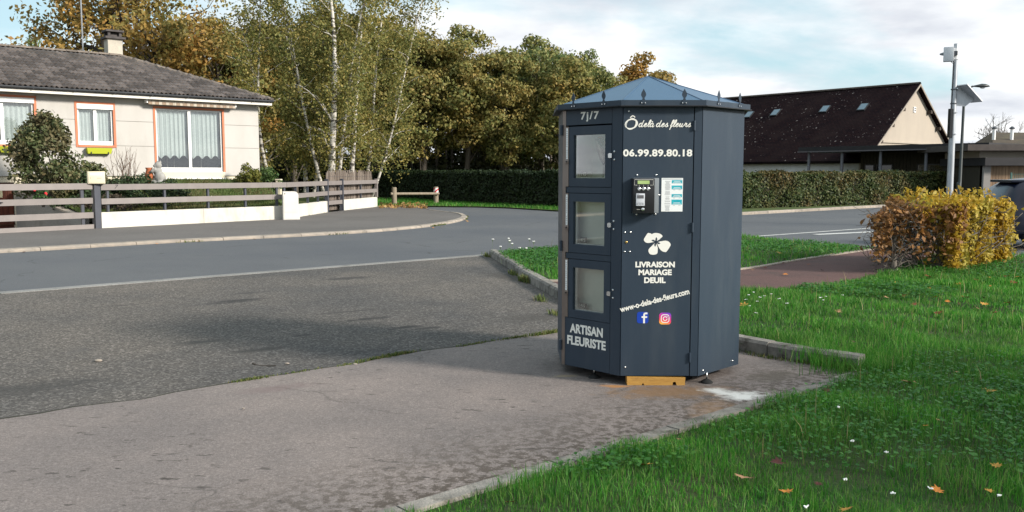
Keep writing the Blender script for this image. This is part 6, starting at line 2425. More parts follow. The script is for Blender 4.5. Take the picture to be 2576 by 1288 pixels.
for ch in ok.children:
    if ch.name.startswith('crown'):
        ch.material_slots[0].link = 'OBJECT'
        ch.material_slots[0].material = leaf_mat('leaves_great_oak', OCH, ORG_, 0.4)
# small far trees at the left edge of the sky
for (px_, ptop, Y_, lab) in ((100, 104, 95, 'far dark tree top showing above the bungalow ridge, beside the aerial'), (45, 150, 95, 'far low tree hidden behind the bungalow ridge at the left')):
    o = copy_tree(protos[3][1])
    z = P(px_, ptop, Y_).z
    place(o, (px_ - 1288) / FPX * Y_, Y_, 0, 1.0, z / 10.0 * 0.6, z / 10.0, lab, 'far trees behind the bungalow', ML_green)
    del o['group']
    o['group'] = 'far trees behind the bungalow'

# birches: several white stems, hanging fine twigs
def birch(seed, height, stems, spread, nleaf, leaf=0.11):
    r = np.random.default_rng(seed)
    tr = MB()
    tw = []
    for (dx, dy, lx, ly, h_, r0) in stems:
        sp = limb(tr, (dx, dy, -0.2), (dx + lx, dy + ly, h_), r0, 0.025, 0.035, 10, 8, r)
        for k in range(2, 11):
            for j in range(3):
                q = Vector(sp[k])
                a = r.uniform(0, 6.28)
                L = spread * r.uniform(0.35, 1.0) * (1.15 - 0.06 * k)
                e = q + Vector((math.cos(a) * L, math.sin(a) * L, L * r.uniform(0.25, 0.95)))
                bp_ = limb(tr, q, e, max(0.02, r0 * 0.30 * (1 - k / 13)), 0.012, 0.10, 5, 5, r, sag=0.10)
                for m_ in range(2, 6):
                    for _ in range(3):
                        tw.append(np.array(bp_[m_]) + r.normal(size=3) * 0.18)
                tw.append(np.array(e))
    tw = np.array(tw)
    per = max(4, nleaf // len(tw))
    cs = []
    for p in tw:
        n_ = per
        drop = r.uniform(0.25, 1.7)
        f = r.uniform(0, 1, n_)
        side = r.normal(size=2) * 0.28
        c = p + np.stack([side[0] * f + r.normal(size=n_) * 0.12, side[1] * f + r.normal(size=n_) * 0.12, 0.15 - f * drop + r.normal(size=n_) * 0.06], 1)
        cs.append(c)
    c = np.concatenate(cs)
    c = c[c[:, 2] > 0.6]
    return tr, leaf_quads(c, leaf, 0.7, None, 0, 0.5, r)


BIR = 'birches standing together in the garden corner'
bx = lambda px_, Y_: (px_ - 1288) / FPX * Y_
BIRCHES = [
    (3, 832, 39.0, 12.5, [(0, 0, -0.3, 0.2, 11.5, 0.17), (0.25, 0.1, 1.7, 0.5, 10.5, 0.09), (-0.2, 0.2, -2.0, 0.4, 9.5, 0.08)], 2.0, 15000, 'birch with the thickest black-flecked trunk beside the small garden gate'),
    (4, 880, 40.0, 12.5, [(0, 0, 1.4, 0.3, 12.0, 0.13), (-0.5, 0.1, -0.2, 0.2, 8.0, 0.07)], 2.0, 13000, 'birch with the cleanest white stem leaning right above the brushwood screen'),
    (6, 770, 40.5, 11.5, [(0, 0, -1.2, 0.2, 10.5, 0.11), (0.3, 0, 0.6, 0.4, 10.0, 0.08)], 2.0, 12000, 'slender birch left of the thickest birch trunk'),
    (8, 700, 39.0, 10.5, [(0, 0, -0.6, 0.3, 9.6, 0.09), (-0.3, 0.2, -1.3, 0, 8.0, 0.06)], 1.8, 10000, 'leftmost birch, close to the corner of the bungalow'),
    (9, 915, 42.0, 12.0, [(0, 0, 1.6, 0.2, 11.5, 0.10), (0.3, 0, 2.6, 0.4, 9.5, 0.07)], 2.1, 12000, 'rightmost birch, reaching out over the brushwood screen'),
]
for (sd, px_, Y_, hh, stems, sprd, nl, lab) in BIRCHES:
    tr, lv = birch(sd, hh, stems, sprd, nl)
    b_ = tree_from('birch_tree', tr, lv, M_birch, ML_birch, lab, 'tree', BIR)
    b_.location = (bx(px_, Y_), Y_, 0.35)

# bare far trees on the right
M_bare = mat('bare_twigs', (0.16, 0.14, 0.13), (0.11, 0.10, 0.09), scale=5, rough=0.95)


def bare_tree(seed, hh, rad):
    r = np.random.default_rng(seed)
    mb = MB()

    def grow(p, d, L, rad_, lev):
        e = p + d * L
        limb(mb, p, e, rad_, rad_ * 0.55, 0.07, 3, 5 if lev < 2 else 3, r)
        if lev >= 5:
            return
        for _ in range(3 if lev else 5):
            nd = (d + Vector(r.normal(size=3)) * 0.55 + Vector((0, 0, 0.10))).normalized()
            grow(p.lerp(e, r.uniform(0.55, 1.0)), nd, L * r.uniform(0.55, 0.8), rad_ * 0.55, lev + 1)
    grow(Vector((0, 0, -0.2)), Vector((0, 0, 1)), hh * 0.30, hh * 0.022, 0)
    return mb


BARE = 'bare winter trees on the right skyline'
for (sd, px_, Y_, ptop, lab) in ((21, 2478, 80, 282, 'largest bare tree above the brown roof, beside the street lamp'), (22, 2560, 84, 300, 'bare tree at the right edge above the brown roof'), (23, 2345, 95, 320, 'faint bare tree between the barn gable and the pole')):
    z = P(px_, ptop, Y_).z
    root = thing('bare_tree', (0, 0, 0), lab, 'tree', BARE)
    t_mb = bare_tree(sd, 7.0, 3.0)
    zmax = max(p[2] for p in t_mb.v)
    t_mb.build('branches', M_bare, root, smooth=True)
    place(root, (px_ - 1288) / FPX * Y_, Y_, 0, sd, z / zmax)


# hedges: clipped leafy boxes along a line
def hedge(name, pts, width, height, leaf, per_m2, leafm, label, core, bumps=0.08, seed=1):
    r = np.random.default_rng(seed)
    pts = [Vector((p[0], p[1])) for p in pts]
    root = thing(name, (pts[0].x, pts[0].y, 0), label, 'hedge')
    cm = MB()
    cs, outs = [], []
    for a, b in zip(pts, pts[1:]):
        M, L = lframe(a, b)
        cm.box((-0.15, -width + 0.15, 0.0), (L + 0.15, -0.12, height - 0.12), M)
        for (area, fn, out) in ((L * height, lambda k: np.stack([r.uniform(-0.1, L + 0.1, k), np.zeros(k), r.uniform(0.03, height, k)], 1), (0, 1, 0)),
                                (L * width, lambda k: np.stack([r.uniform(-0.1, L + 0.1, k), r.uniform(-width, 0, k), np.full(k, height)], 1), (0, 0, 1)),
                                (width * height, lambda k: np.stack([np.full(k, L + 0.1), r.uniform(-width, 0, k), r.uniform(0.03, height, k)], 1), (1, 0, 0)),
                                (width * height, lambda k: np.stack([np.full(k, -0.1), r.uniform(-width, 0, k), r.uniform(0.03, height, k)], 1), (-1, 0, 0))):
            k = int(area * per_m2)
            c = fn(k)
            wob = bumps * (np.sin(c[:, 0] * 2.1 + c[:, 2] * 1.7) + np.sin(c[:, 0] * 5.3 - c[:, 2] * 3.1) * 0.6)
            c = c + np.array(out) * (wob[:, None] - r.exponential(0.06, (k, 1)))
            c = c + r.normal(size=c.shape) * 0.03
            R3 = np.array(M.to_3x3())
            cs.append(c @ R3.T + np.array(M.translation))
            outs.append(np.tile(R3 @ np.array(out, float), (k, 1)))
    cm.build('branches', core, root)
    c, o_ = np.concatenate(cs), np.concatenate(outs)
    np_mesh('foliage', leaf_quads(c, leaf, 0.6, o_ + np.array([0, 0, 0.35]), 0.55, 0, r), None, leafm, root, 4)
    return root


M_core = mat('hedge_core', (0.012, 0.014, 0.008), (0.02, 0.018, 0.01), scale=4, rough=1.0)
ML_hedge_d = leaf_mat('leaves_dark_hedge', [(0.010, 0.020, 0.007), (0.018, 0.034, 0.010), (0.030, 0.050, 0.015)], [(0.014, 0.026, 0.008), (0.026, 0.042, 0.012)], 0.5, 0.15)
ML_hedge = leaf_mat('leaves_hedge', [(0.022, 0.040, 0.012), (0.042, 0.070, 0.018), (0.070, 0.095, 0.026), (0.10, 0.10, 0.03)],
                    [(0.032, 0.042, 0.014), (0.085, 0.075, 0.022), (0.15, 0.09, 0.03)], 0.6, 0.2)
hedge('clipped_hedge', [(-9.6, 59), (-4.4, 48.7), (-1.8, 44.5), (2.0, 40.0), (5.2, 36.6)], 1.3, 1.66, 0.13, 420, ML_hedge_d, 'dark clipped evergreen hedge running behind the verge and low barrier', M_core, 0.05, 3)
hedge('clipped_hedge', [(5.6, 34.6), (9.85, 37.3), (17.06, 41.7), (25.0, 46.6)], 1.3, 1.60, 0.115, 520, ML_hedge, 'lighter green clipped hedge with russet patches along the road before the barn', M_core, 0.06, 4)


# ------------------------------------------------------------------ shrubs
def shrub(name, x, y, z0, rx, ry, hh, leaf, nleaf, leafm, label, cat='shrub', seed=1, stems=7, stem_m=None, clumps=26, open_=0.5, low=0.15, droop=0.0, group=None):
    r = np.random.default_rng(seed)
    root = thing(name, (x, y, z0), label, cat, group)
    mb = MB()
    cl = []
    for i in range(clumps):
        a = r.uniform(0, 6.28)
        rr = r.uniform(0.15, 1.0) ** 0.6
        f = r.uniform(low, 1.0)
        w = math.sin(math.pi * min(0.97, 0.25 + 0.72 * f)) ** 0.6
        cl.append(np.array([x + rx * rr * w * math.cos(a), y + ry * rr * w * math.sin(a), z0 + hh * f * (1 - 0.12 * rr)]))
    for i in range(stems):
        p = cl[i % clumps]
        limb(mb, (x + r.normal() * 0.08 * rx, y + r.normal() * 0.08 * ry, z0 - 0.1), p, 0.022, 0.006, 0.10, 5, 5, r, sag=0.08)
    if stems:
        mb.build('stems', stem_m or M_bark, root, smooth=True)
    vs = []
    per = nleaf // clumps
    cr = open_ * (rx + ry + hh) / 6
    for p in cl:
        d = unit_rows(r.normal(size=(per, 3)))
        c = p + d * cr * r.uniform(0.2, 1.0, (per, 1)) ** 0.6
        vs.append(leaf_quads(c, leaf, 0.6, d + np.array([0, 0, 0.4]), 0.5, droop, r))
    v = np.concatenate(vs)
    np_mesh('foliage', v, None, leafm, root, 4)
    return root


ML_laurel = leaf_mat('leaves_laurel', [(0.045, 0.068, 0.026), (0.080, 0.110, 0.040), (0.115, 0.130, 0.055), (0.17, 0.15, 0.07)], [(0.07, 0.075, 0.035), (0.14, 0.11, 0.055)], 1.5, 0.2)
ML_juniper = leaf_mat('leaves_juniper', [(0.018, 0.035, 0.014), (0.030, 0.055, 0.020), (0.05, 0.075, 0.03)], None, 1, 0.1)
ML_lime = leaf_mat('leaves_yellowgreen', [(0.08, 0.10, 0.02), (0.14, 0.15, 0.03), (0.20, 0.18, 0.04)], None, 1, 0.35)
ML_brown = leaf_mat('leaves_brown_shrub', [(0.08, 0.06, 0.04), (0.05, 0.04, 0.03), (0.11, 0.085, 0.055)], None, 1, 0.15)
p = P(113, 480, 26.3)
shrub('garden_bush', p.x, 26.3, 0.85, 0.92, 0.85, 2.55, 0.115, 7600, ML_laurel, 'tall rounded olive green bush in front of the left window', 'bush', 31, 12, None, 64, 0.46, 0.08)
p = P(235, 430, 27.6)
shrub('garden_shrub', p.x - 0.2, 27.6, 0.75, 0.85, 0.7, 1.15, 0.10, 2600, ML_laurel, 'mid green shrub behind the cream mailbox', 'shrub', 32, 6, None, 24, 0.5)
p = P(300, 470, 26.6)
shrub('garden_shrub', p.x + 0.55, 26.9, 0.55, 1.45, 0.8, 0.95, 0.085, 5200, ML_juniper, 'low dark juniper mound spreading behind the fence rails', 'shrub', 33, 10, None, 34, 0.42, 0.35)
p = P(205, 450, 26.6)
shrub('garden_shrub', p.x, 26.7, 0.55, 0.7, 0.6, 1.0, 0.08, 2200, ML_juniper, 'dark shrub left of the mailbox behind the drive gate', 'shrub', 35, 6, None, 20, 0.5)
p = P(355, 500, 26.4)
shrub('garden_shrub', p.x - 0.7, 25.9, 0.42, 1.0, 0.4, 0.5, 0.07, 2200, ML_brown, 'withered brown shrub low behind the lower fence rail', 'shrub', 36, 14, None, 24, 0.5)
p = P(150, 540, 25.3)
shrub('garden_shrub', p.x + 0.2, 26.0, 0.42, 0.9, 0.4, 0.42, 0.07, 1800, ML_juniper, 'low dark ground shrub along the top of the retaining wall', 'shrub', 37, 6, None, 18, 0.5)
p = P(628, 440, 32.0)
shrub('garden_shrub', p.x, 32.0, 1.05, 0.42, 0.4, 1.05, 0.10, 1100, ML_lime, 'loose yellow green shrub by the right corner of the bungalow', 'shrub', 38, 9, None, 20, 0.5)
p = P(668, 445, 32.6)
shrub('garden_shrub', p.x, 32.9, 0.8, 0.55, 0.5, 1.0, 0.10, 1600, leaf_mat('leaves_fresh', [(0.05, 0.10, 0.03), (0.09, 0.14, 0.04)], None, 1, 0.3), 'fresh green shrub right of the loose yellow green one', 'shrub', 39, 9, None, 20, 0.5)
# bare twiggy shrub
rb = thing('bare_shrub', (0, 0, 0), 'bare twiggy shrub between the small window and the patio door', 'shrub')
p = P(315, 440, 28.9)
mb = MB()
for i in range(26):
    a = random.uniform(0, 6.28)
    e = Vector((p.x + 0.55 * math.cos(a) * random.random(), 28.9 + 0.4 * math.sin(a), 1.35 + random.uniform(0.45, 0.95)))
    q = limb(mb, (p.x + random.uniform(-0.1, 0.1), 28.9, 0.9), e, 0.014, 0.006, 0.08, 4, 4)
    for j in range(3):
        limb(mb, q[2 + j % 3], Vector(q[2 + j % 3]) + Vector((random.uniform(-0.2, 0.2), random.uniform(-0.2, 0.2), random.uniform(0.1, 0.3))), 0.007, 0.004, 0.05, 2, 3)
mb.build('twigs', mat('twig_brown', (0.16, 0.12, 0.10), (0.22, 0.17, 0.14), scale=6, rough=0.9), rb)
# red geraniums by the drive
p = P(108, 478, 25.4)
gp = shrub('geranium', p.x, 25.4, 0.72, 0.25, 0.2, 0.45, 0.07, 500, leaf_mat('leaves_geranium', [(0.04, 0.09, 0.03), (0.07, 0.13, 0.04)], None, 1, 0.3), 'red flowering geranium behind the upper rails of the drive gate', 'plant', 41, 5, None, 10, 0.6)
for k in range(4):
    mb = MB()
    blob(mb, (p.x + random.uniform(-0.22, 0.2), 25.3, 0.72 + random.uniform(0.15, 0.5)), (0.045, 0.045, 0.04), 8, 6)
    mb.build('bloom', mat('geranium_red%d' % k, (0.55, 0.02, 0.03), rough=0.6), gp, smooth=True)

# ------------------------------------------------------------------ the yellow and russet hornbeam bush
hb = thing('hornbeam_bush', (7.0, 14.0, 0.1), 'clipped hornbeam bush, russet on its near face and bright yellow beyond', 'bush')
hA, hB, hC, hD = Vector((5.46, 13.2)), Vector((6.95, 13.25)), Vector((8.70, 15.1)), Vector((6.7, 15.5))
ML_yel = leaf_mat('leaves_yellow', [(0.30, 0.19, 0.020), (0.46, 0.30, 0.030), (0.56, 0.40, 0.05), (0.36, 0.20, 0.025)], [(0.28, 0.24, 0.04), (0.42, 0.36, 0.06)], 1.3, 0.35)
ML_rus = leaf_mat('leaves_russet', [(0.16, 0.075, 0.028), (0.26, 0.125, 0.04), (0.36, 0.18, 0.05), (0.20, 0.13, 0.08)], [(0.12, 0.065, 0.04), (0.30, 0.14, 0.035)], 1.6, 0.3)
HT = 1.13
r_ = np.random.default_rng(77)
mb = MB()
for k, (bx_, by_) in enumerate(((5.86, 13.28), (6.3, 13.5), (6.7, 13.6), (7.2, 14.0), (7.8, 14.5), (8.3, 15.0))):
    sp = limb(mb, (bx_, by_, 0.0), (bx_ + r_.normal() * 0.06, by_ + 0.1, 0.75), 0.055 if k == 0 else 0.04, 0.03, 0.04, 5, 8, r_)
    for j in range(40):
        q = Vector(sp[1 + j % 5])
        a = r_.uniform(0, 6.28)
        e = q + Vector((math.cos(a) * r_.uniform(0.2, 0.65), math.sin(a) * r_.uniform(0.15, 0.45), r_.uniform(-0.15, 0.55)))
        e.z = min(e.z, HT - 0.08)
        lp = limb(mb, q, e, 0.013, 0.005, 0.12, 4, 4, r_)
        for m_ in range(3):
            s_ = Vector(lp[1 + m_])
            limb(mb, s_, s_ + Vector(r_.normal(size=3)) * 0.17, 0.005, 0.0025, 0.1, 2, 3, r_)
mb.build('branches', mat('hornbeam_twig', (0.10, 0.085, 0.072), (0.17, 0.15, 0.13), scale=8, rough=0.9), hb, smooth=True)


def wall_pts(a, b, n, z0, z1, depth):
    t_ = r_.uniform(0, 1, n)
    d = (b - a)
    nr = np.array([d.y, -d.x]) / d.length
    dep = r_.exponential(depth, n)
    bump = 0.06 * np.sin(t_ * 17) + 0.04 * np.sin(t_ * 41 + 1)
    x = a.x + d.x * t_ + nr[0] * (bump - dep)
    y = a.y + d.y * t_ + nr[1] * (bump - dep)
    return np.stack([x, y, r_.uniform(z0, z1, n)], 1), np.tile(np.array([nr[0], nr[1], 0.3]), (n, 1))


def top_pts(n, fmin, fmax):
    u, v = r_.uniform(fmin, fmax, n), r_.uniform(0, 1, n)
    f = np.array([hA, hB, hC, hD])
    e0 = np.where(u[:, None] < 0.5, f[0] + (f[1] - f[0]) * (u[:, None] * 2), f[1] + (f[2] - f[1]) * (u[:, None] * 2 - 1))
    p_ = e0 * (1 - v[:, None]) + (f[3]) * v[:, None]
    return np.concatenate([p_, HT + r_.normal(size=(n, 1)) * 0.05 - r_.exponential(0.05, (n, 1))], 1), np.tile(np.array([0, 0, 1.0]), (n, 1))


# russet leaves: sparse on the near face, gathered towards the top
c1, o1 = wall_pts(hA, hB, 2300, 0.30, HT, 0.13)
keepm = r_.uniform(0, 1, len(c1)) < np.clip((c1[:, 2] - 0.25) / 1.0, 0.12, 1) ** 1.2
c2, o2 = top_pts(800, 0.0, 0.30)
c3, o3 = wall_pts(hD, hA, 500, 0.3, HT, 0.1)
c = np.concatenate([c1[keepm], c2, c3])
o_ = np.concatenate([o1[keepm], o2, o3])
c[:, 2] *= 0.84 + 0.16 * np.clip((c[:, 0] - hA.x) / 1.3, 0, 1)
np_mesh('russet_leaves', leaf_quads(c, 0.085, 0.6, o_, 0.4, 0.15, r_), None, ML_rus, hb, 4)['label'] = 'russet leaves on the near face'
c1, o1 = wall_pts(hB + Vector((-0.25, 0)), hC, 5200, 0.12, HT, 0.14)
c2, o2 = top_pts(3000, 0.22, 1.0)
c3, o3 = wall_pts(hC, hD, 900, 0.25, HT, 0.1)
c4 = []
for k in range(34):                               # shoots above the clipped top
    u = r_.uniform(0.25, 1.0)
    e0 = hA.lerp(hB, u * 2) if u < 0.5 else hB.lerp(hC, u * 2 - 1)
    q = e0.lerp(hD, r_.uniform(0.02, 0.7))
    hgt = r_.uniform(0.08, 0.26)
    for z in np.arange(0, hgt, 0.022):
        c4.append((q.x + r_.normal() * 0.025, q.y + r_.normal() * 0.025, HT + z))
c4 = np.array(c4)
c = np.concatenate([c1, c2, c3, c4])
o_ = np.concatenate([o1, o2, o3, np.tile([0.5, -0.5, 0.5], (len(c4), 1))])
c[:, 2] *= 0.84 + 0.16 * np.clip((c[:, 0] - hA.x) / 1.3, 0, 1) - 0.10 * np.clip((c[:, 0] - 8.0) / 0.8, 0, 1) ** 2
np_mesh('yellow_leaves', leaf_quads(c, 0.09, 0.6, o_, 0.45, 0.15, r_), None, ML_yel, hb, 4)['label'] = 'bright yellow leaves on the sunny side'

# ------------------------------------------------------------------ parked dark car behind the bush
car = thing('parked_car', (12.3, 19.4, 0), 'dark blue car parked behind the yellow hornbeam bush', 'car')
CM = Matrix.Translation((10.25, 19.0, 0)) @ Matrix.Rotation(R(-8), 4, 'Z')
M_carp = mat('car_navy', (0.006, 0.008, 0.022), rough=0.30, spec=0.35, coat=0.25)
M_carg = mat('car_glass', (0.012, 0.018, 0.03), rough=0.04, spec=0.9)
M_tyre = mat('tyre', (0.015, 0.015, 0.016), rough=0.85)
M_rim = mat('rim_alloy', (0.45, 0.46, 0.48), rough=0.3, metal=0.9)
# stations along the car: x, half width, floor z, belt z, roof z, roof half width
ST = [(0.00, 0.70, 0.45, 0.80, 0.86, 0.62), (0.10, 0.82, 0.32, 0.90, 1.00, 0.66), (0.32, 0.87, 0.24, 0.95, 1.32, 0.62), (0.55, 0.89, 0.22, 0.96, 1.45, 0.60),
      (1.1, 0.90, 0.22, 0.96, 1.50, 0.60), (1.9, 0.90, 0.22, 0.95, 1.49, 0.60), (2.5, 0.90, 0.22, 0.94, 1.41, 0.58), (2.95, 0.90, 0.22, 0.93, 1.15, 0.60), (3.25, 0.89, 0.22, 0.92, 0.97, 0.66),
      (3.8, 0.86, 0.24, 0.82, 0.88, 0.66), (4.15, 0.76, 0.30, 0.70, 0.74, 0.60), (4.28, 0.60, 0.42, 0.60, 0.62, 0.50)]
mb = MB()
for (x_, w_, zf, zb_, zr, wr) in ST:
    sec = [(-w_ * 0.86, zf), (-w_, zf + 0.12), (-w_, (zf + zb_) / 2), (-w_ * 0.97, zb_), (-wr - (w_ - wr) * 0.25, zb_ + (zr - zb_) * 0.6), (-wr * 0.9, zr - 0.02), (-wr * 0.4, zr + 0.012),
           (wr * 0.4, zr + 0.012), (wr * 0.9, zr - 0.02), (wr + (w_ - wr) * 0.25, zb_ + (zr - zb_) * 0.6), (w_ * 0.97, zb_), (w_, (zf + zb_) / 2), (w_, zf + 0.12), (w_ * 0.86, zf)]
    for (yy, zz) in sec:
        mb.v.append(tuple(CM @ Vector((x_, yy, zz))))
ns_ = 14
for i in range(len(ST) - 1):
    for j in range(ns_):
        mb.f.append((i * ns_ + j, i * ns_ + (j + 1) % ns_, (i + 1) * ns_ + (j + 1) % ns_, (i + 1) * ns_ + j)); mb.mi.append(0)
mb.f.append(tuple(range(ns_ - 1, -1, -1))); mb.mi.append(0)
mb.f.append(tuple((len(ST) - 1) * ns_ + j for j in range(ns_))); mb.mi.append(0)
mb.build('body', M_carp, car, smooth=True, auto=35)
for s in (-1, 1):
    for (x0_, x1_, x2_, x3_) in ((0.62, 1.30, 1.30, 0.48), (1.38, 2.30, 2.48, 1.38)):
        mb = MB()
        y_b, y_t = s * 0.885, s * 0.735
        vs = [Vector((x0_ - 0.12, y_b, 0.99)), Vector((x2_ if x2_ < 1.5 else x2_ + 0.15, y_b, 0.99)), Vector((x1_ - (0 if x1_ < 1.5 else 0.05), y_t, 1.37)), Vector((x0_ + 0.08, y_t, 1.37))]
        off = Vector((0, s * 0.016, 0.004))
        vs = [CM @ (v + off) for v in vs] + [CM @ v for v in vs]
        mb.add(vs, [(0, 1, 2, 3), (0, 4, 5, 1), (1, 5, 6, 2), (2, 6, 7, 3), (3, 7, 4, 0)])
        mb.build('window', M_carg, car)
    for x_ in (0.78, 3.42):
        mb = MB()
        WM = CM @ Matrix.Translation((x_, s * 0.80, 0.315)) @ Matrix.Rotation(R(90), 4, 'X')
        mb.lathe([(0.20, -0.10), (0.29, -0.105), (0.315, -0.07), (0.315, 0.07), (0.29, 0.105), (0.20, 0.10)], 24, WM)
        wh = mb.build('wheel', M_tyre, car, smooth=True, auto=40)
        mb = MB()
        mb.lathe([(0.205, -0.112), (0.12, -0.10), (0.04, -0.115), (0.04, 0.115), (0.12, 0.10), (0.205, 0.112)], 20, WM)
        mb.build('rim', M_rim, wh, smooth=True, auto=40)
    mb = MB(); mb.cbox((0.02, s * 0.62 - 0.10, 0.72), (0.12, s * 0.62 + 0.10, 0.92), 0.02, CM); mb.build('tail_lamp', mat('tail_red%d' % s, (0.25, 0.01, 0.012), rough=0.2), car)
    mb = MB(); mb.cbox((4.08, s * 0.55 - 0.14, 0.56), (4.24, s * 0.55 + 0.12, 0.68), 0.02, CM); mb.build('headlight', M_rim, car)
    mb = MB(); mb.cbox((2.55, s * 0.92 - 0.03, 0.96), (2.70, s * 0.92 + 0.10 * s, 1.08), 0.02, CM) if s > 0 else mb.cbox((2.55, -1.02, 0.96), (2.70, -0.89, 1.08), 0.02, CM); mb.build('mirror', M_carp, car)
mb = MB(); mb.cbox((0.30, -0.56, 1.40), (0.62, 0.56, 1.455), 0.015, CM); mb.build('spoiler', M_carp, car)

# ------------------------------------------------------------------ grass
def blades(name, x, y, z, hgt, wid, m, r, lean=0.55, parent=None):
    n = len(x)
    a = r.uniform(0, 2 * math.pi, n)
    la = r.uniform(0, 2 * math.pi, n)
    ln = np.abs(r.normal(0, lean, n)) * hgt
    sx, sy = np.cos(a) * wid / 2, np.sin(a) * wid / 2
    lx, ly = np.cos(la) * ln, np.sin(la) * ln
    zt = z + hgt * np.sqrt(np.clip(1 - (ln / hgt * 0.6) ** 2, 0.15, 1))
    zm = z + (zt - z) * 0.6
    v = np.empty((n, 5, 3), np.float32)
    v[:, 0] = np.stack([x - sx, y - sy, z - 0.01], 1)
    v[:, 1] = np.stack([x + sx, y + sy, z - 0.01], 1)
    v[:, 2] = np.stack([x + sx * 0.8 + lx * 0.35, y + sy * 0.8 + ly * 0.35, zm], 1)
    v[:, 3] = np.stack([x - sx * 0.8 + lx * 0.35, y - sy * 0.8 + ly * 0.35, zm], 1)
    v[:, 4] = np.stack([x + lx, y + ly, zt], 1)
    me = bpy.data.meshes.new(name)
    me.vertices.add(n * 5)
    me.vertices.foreach_set('co', v.ravel())
    li = np.empty((n, 7), np.int32)
    b = (np.arange(n) * 5)[:, None]
    li[:, :4] = b + np.array([0, 1, 2, 3])
    li[:, 4:] = b + np.array([3, 2, 4])
    me.loops.add(n * 7)
    me.loops.foreach_set('vertex_index', li.ravel())
    me.polygons.add(n * 2)
    ls = np.empty((n, 2), np.int32)
    ls[:, 0] = np.arange(n) * 7
    ls[:, 1] = np.arange(n) * 7 + 4
    me.polygons.foreach_set('loop_start', ls.ravel())
    me.materials.append(m)
    me.update(calc_edges=True)
    o = link(name, me, parent)
    return o


ML_grass = leaf_mat('grass_blades', [(0.026, 0.150, 0.012), (0.046, 0.220, 0.020), (0.074, 0.285, 0.030), (0.115, 0.33, 0.042), (0.26, 0.33, 0.10)],
                    [(0.022, 0.110, 0.014), (0.046, 0.175, 0.022), (0.085, 0.235, 0.034), (0.16, 0.26, 0.06)], 1.6, 0.48, 0.5)
ML_clover = leaf_mat('clover_leaves', [(0.026, 0.105, 0.016), (0.044, 0.155, 0.024), (0.074, 0.20, 0.034)], None, 1, 0.3, 0.5)
ML_dry = leaf_mat('dry_stalks', [(0.30, 0.24, 0.11), (0.20, 0.18, 0.07), (0.38, 0.31, 0.17)], None, 1, 0.3)
gr = np.random.default_rng(99)


def scatter(n, xlo, xhi, ylo, yhi):
    x, y = gr.uniform(xlo, xhi, n), gr.uniform(ylo, yhi, n)
    return x, y


def bare(x, y):
    """share of blades kept: thin where soil shows"""
    k = np.ones_like(x)
    for (bx_, by_, rr) in ((1.72, 4.35, 0.26), (2.1, 4.55, 0.22), (2.55, 5.0, 0.12), (0.25, 4.15, 0.15)):
        k *= 1 - 0.62 * np.exp(-(((x - bx_) ** 2 + (y - by_) ** 2) / rr ** 2))
    gd = seg_dist(x, y, [(Vector((4.5, 11.0)), Vector((5.55, 9.2))), (Vector((5.55, 9.2)), Vector((7.5, 6.4)))])
    k *= 1 - 0.8 * np.exp(-(gd / 0.10) ** 2)
    return k


gx_, gy_, gh_, gw_ = [], [], [], []
for (n, xl, xh, yl, yh, h0, w0) in ((165000, -1.6, 6.2, 2.6, 8.0, 0.082, 0.0038), (75000, 0.6, 9.5, 8.0, 13.5, 0.085, 0.0075), (52000, -0.6, 13.5, 11.5, 22.0, 0.095, 0.012), (16000, 5.0, 14, 3.0, 12.0, 0.09, 0.009)):
    x, y = scatter(n, xl, xh, yl, yh)
    inside_view = np.abs(x) < 0.66 * y + 1.2
    ok_ = inside(x, y, turf_poly) & ~inside(x, y, path_poly) & inside_view
    ok_ &= (gr.uniform(0, 1, n) < bare(x, y))
    edge_d = seg_dist(x, y, [(SL1, SL0)])
    ok_ &= edge_d > 0.06 + 0.08 * (x < 0.55)
    x, y = x[ok_], y[ok_]
    # tussocks: height drifts in patches
    hp = 0.75 + 0.35 * np.sin(x * 2.3 + np.sin(y * 1.9) * 1.5) * np.cos(y * 2.7 + x) + 0.25 * np.sin(x * 6.1 + y * 4.7)
    gx_.append(x); gy_.append(y)
    gh_.append(h0 * np.clip(hp, 0.4, 1.5) * gr.uniform(0.55, 1.35, len(x)))
    gw_.append(np.full(len(x), w0) * gr.uniform(0.7, 1.3, len(x)))
for (cx0, cy0, rr, k) in ((2.80, 6.98, 0.16, 1500), (2.95, 7.10, 0.22, 1800), (2.62, 7.22, 0.12, 500)):
    x, y = gr.normal(cx0, rr, k), gr.normal(cy0, rr, k)
    ok_ = seg_dist(x, y, [(SL1, SL0)]) > 0.02
    gx_.append(x[ok_]); gy_.append(y[ok_])
    gh_.append(gr.uniform(0.06, 0.17, ok_.sum())); gw_.append(np.full(ok_.sum(), 0.0045))
x, y = np.concatenate(gx_), np.concatenate(gy_)
go = blades('grass', x, y, turf_z(x, y), np.concatenate(gh_), np.concatenate(gw_), ML_grass, gr)
tag(go, 'short green grass of the lawns around the kiosk', 'grass', kind='stuff')
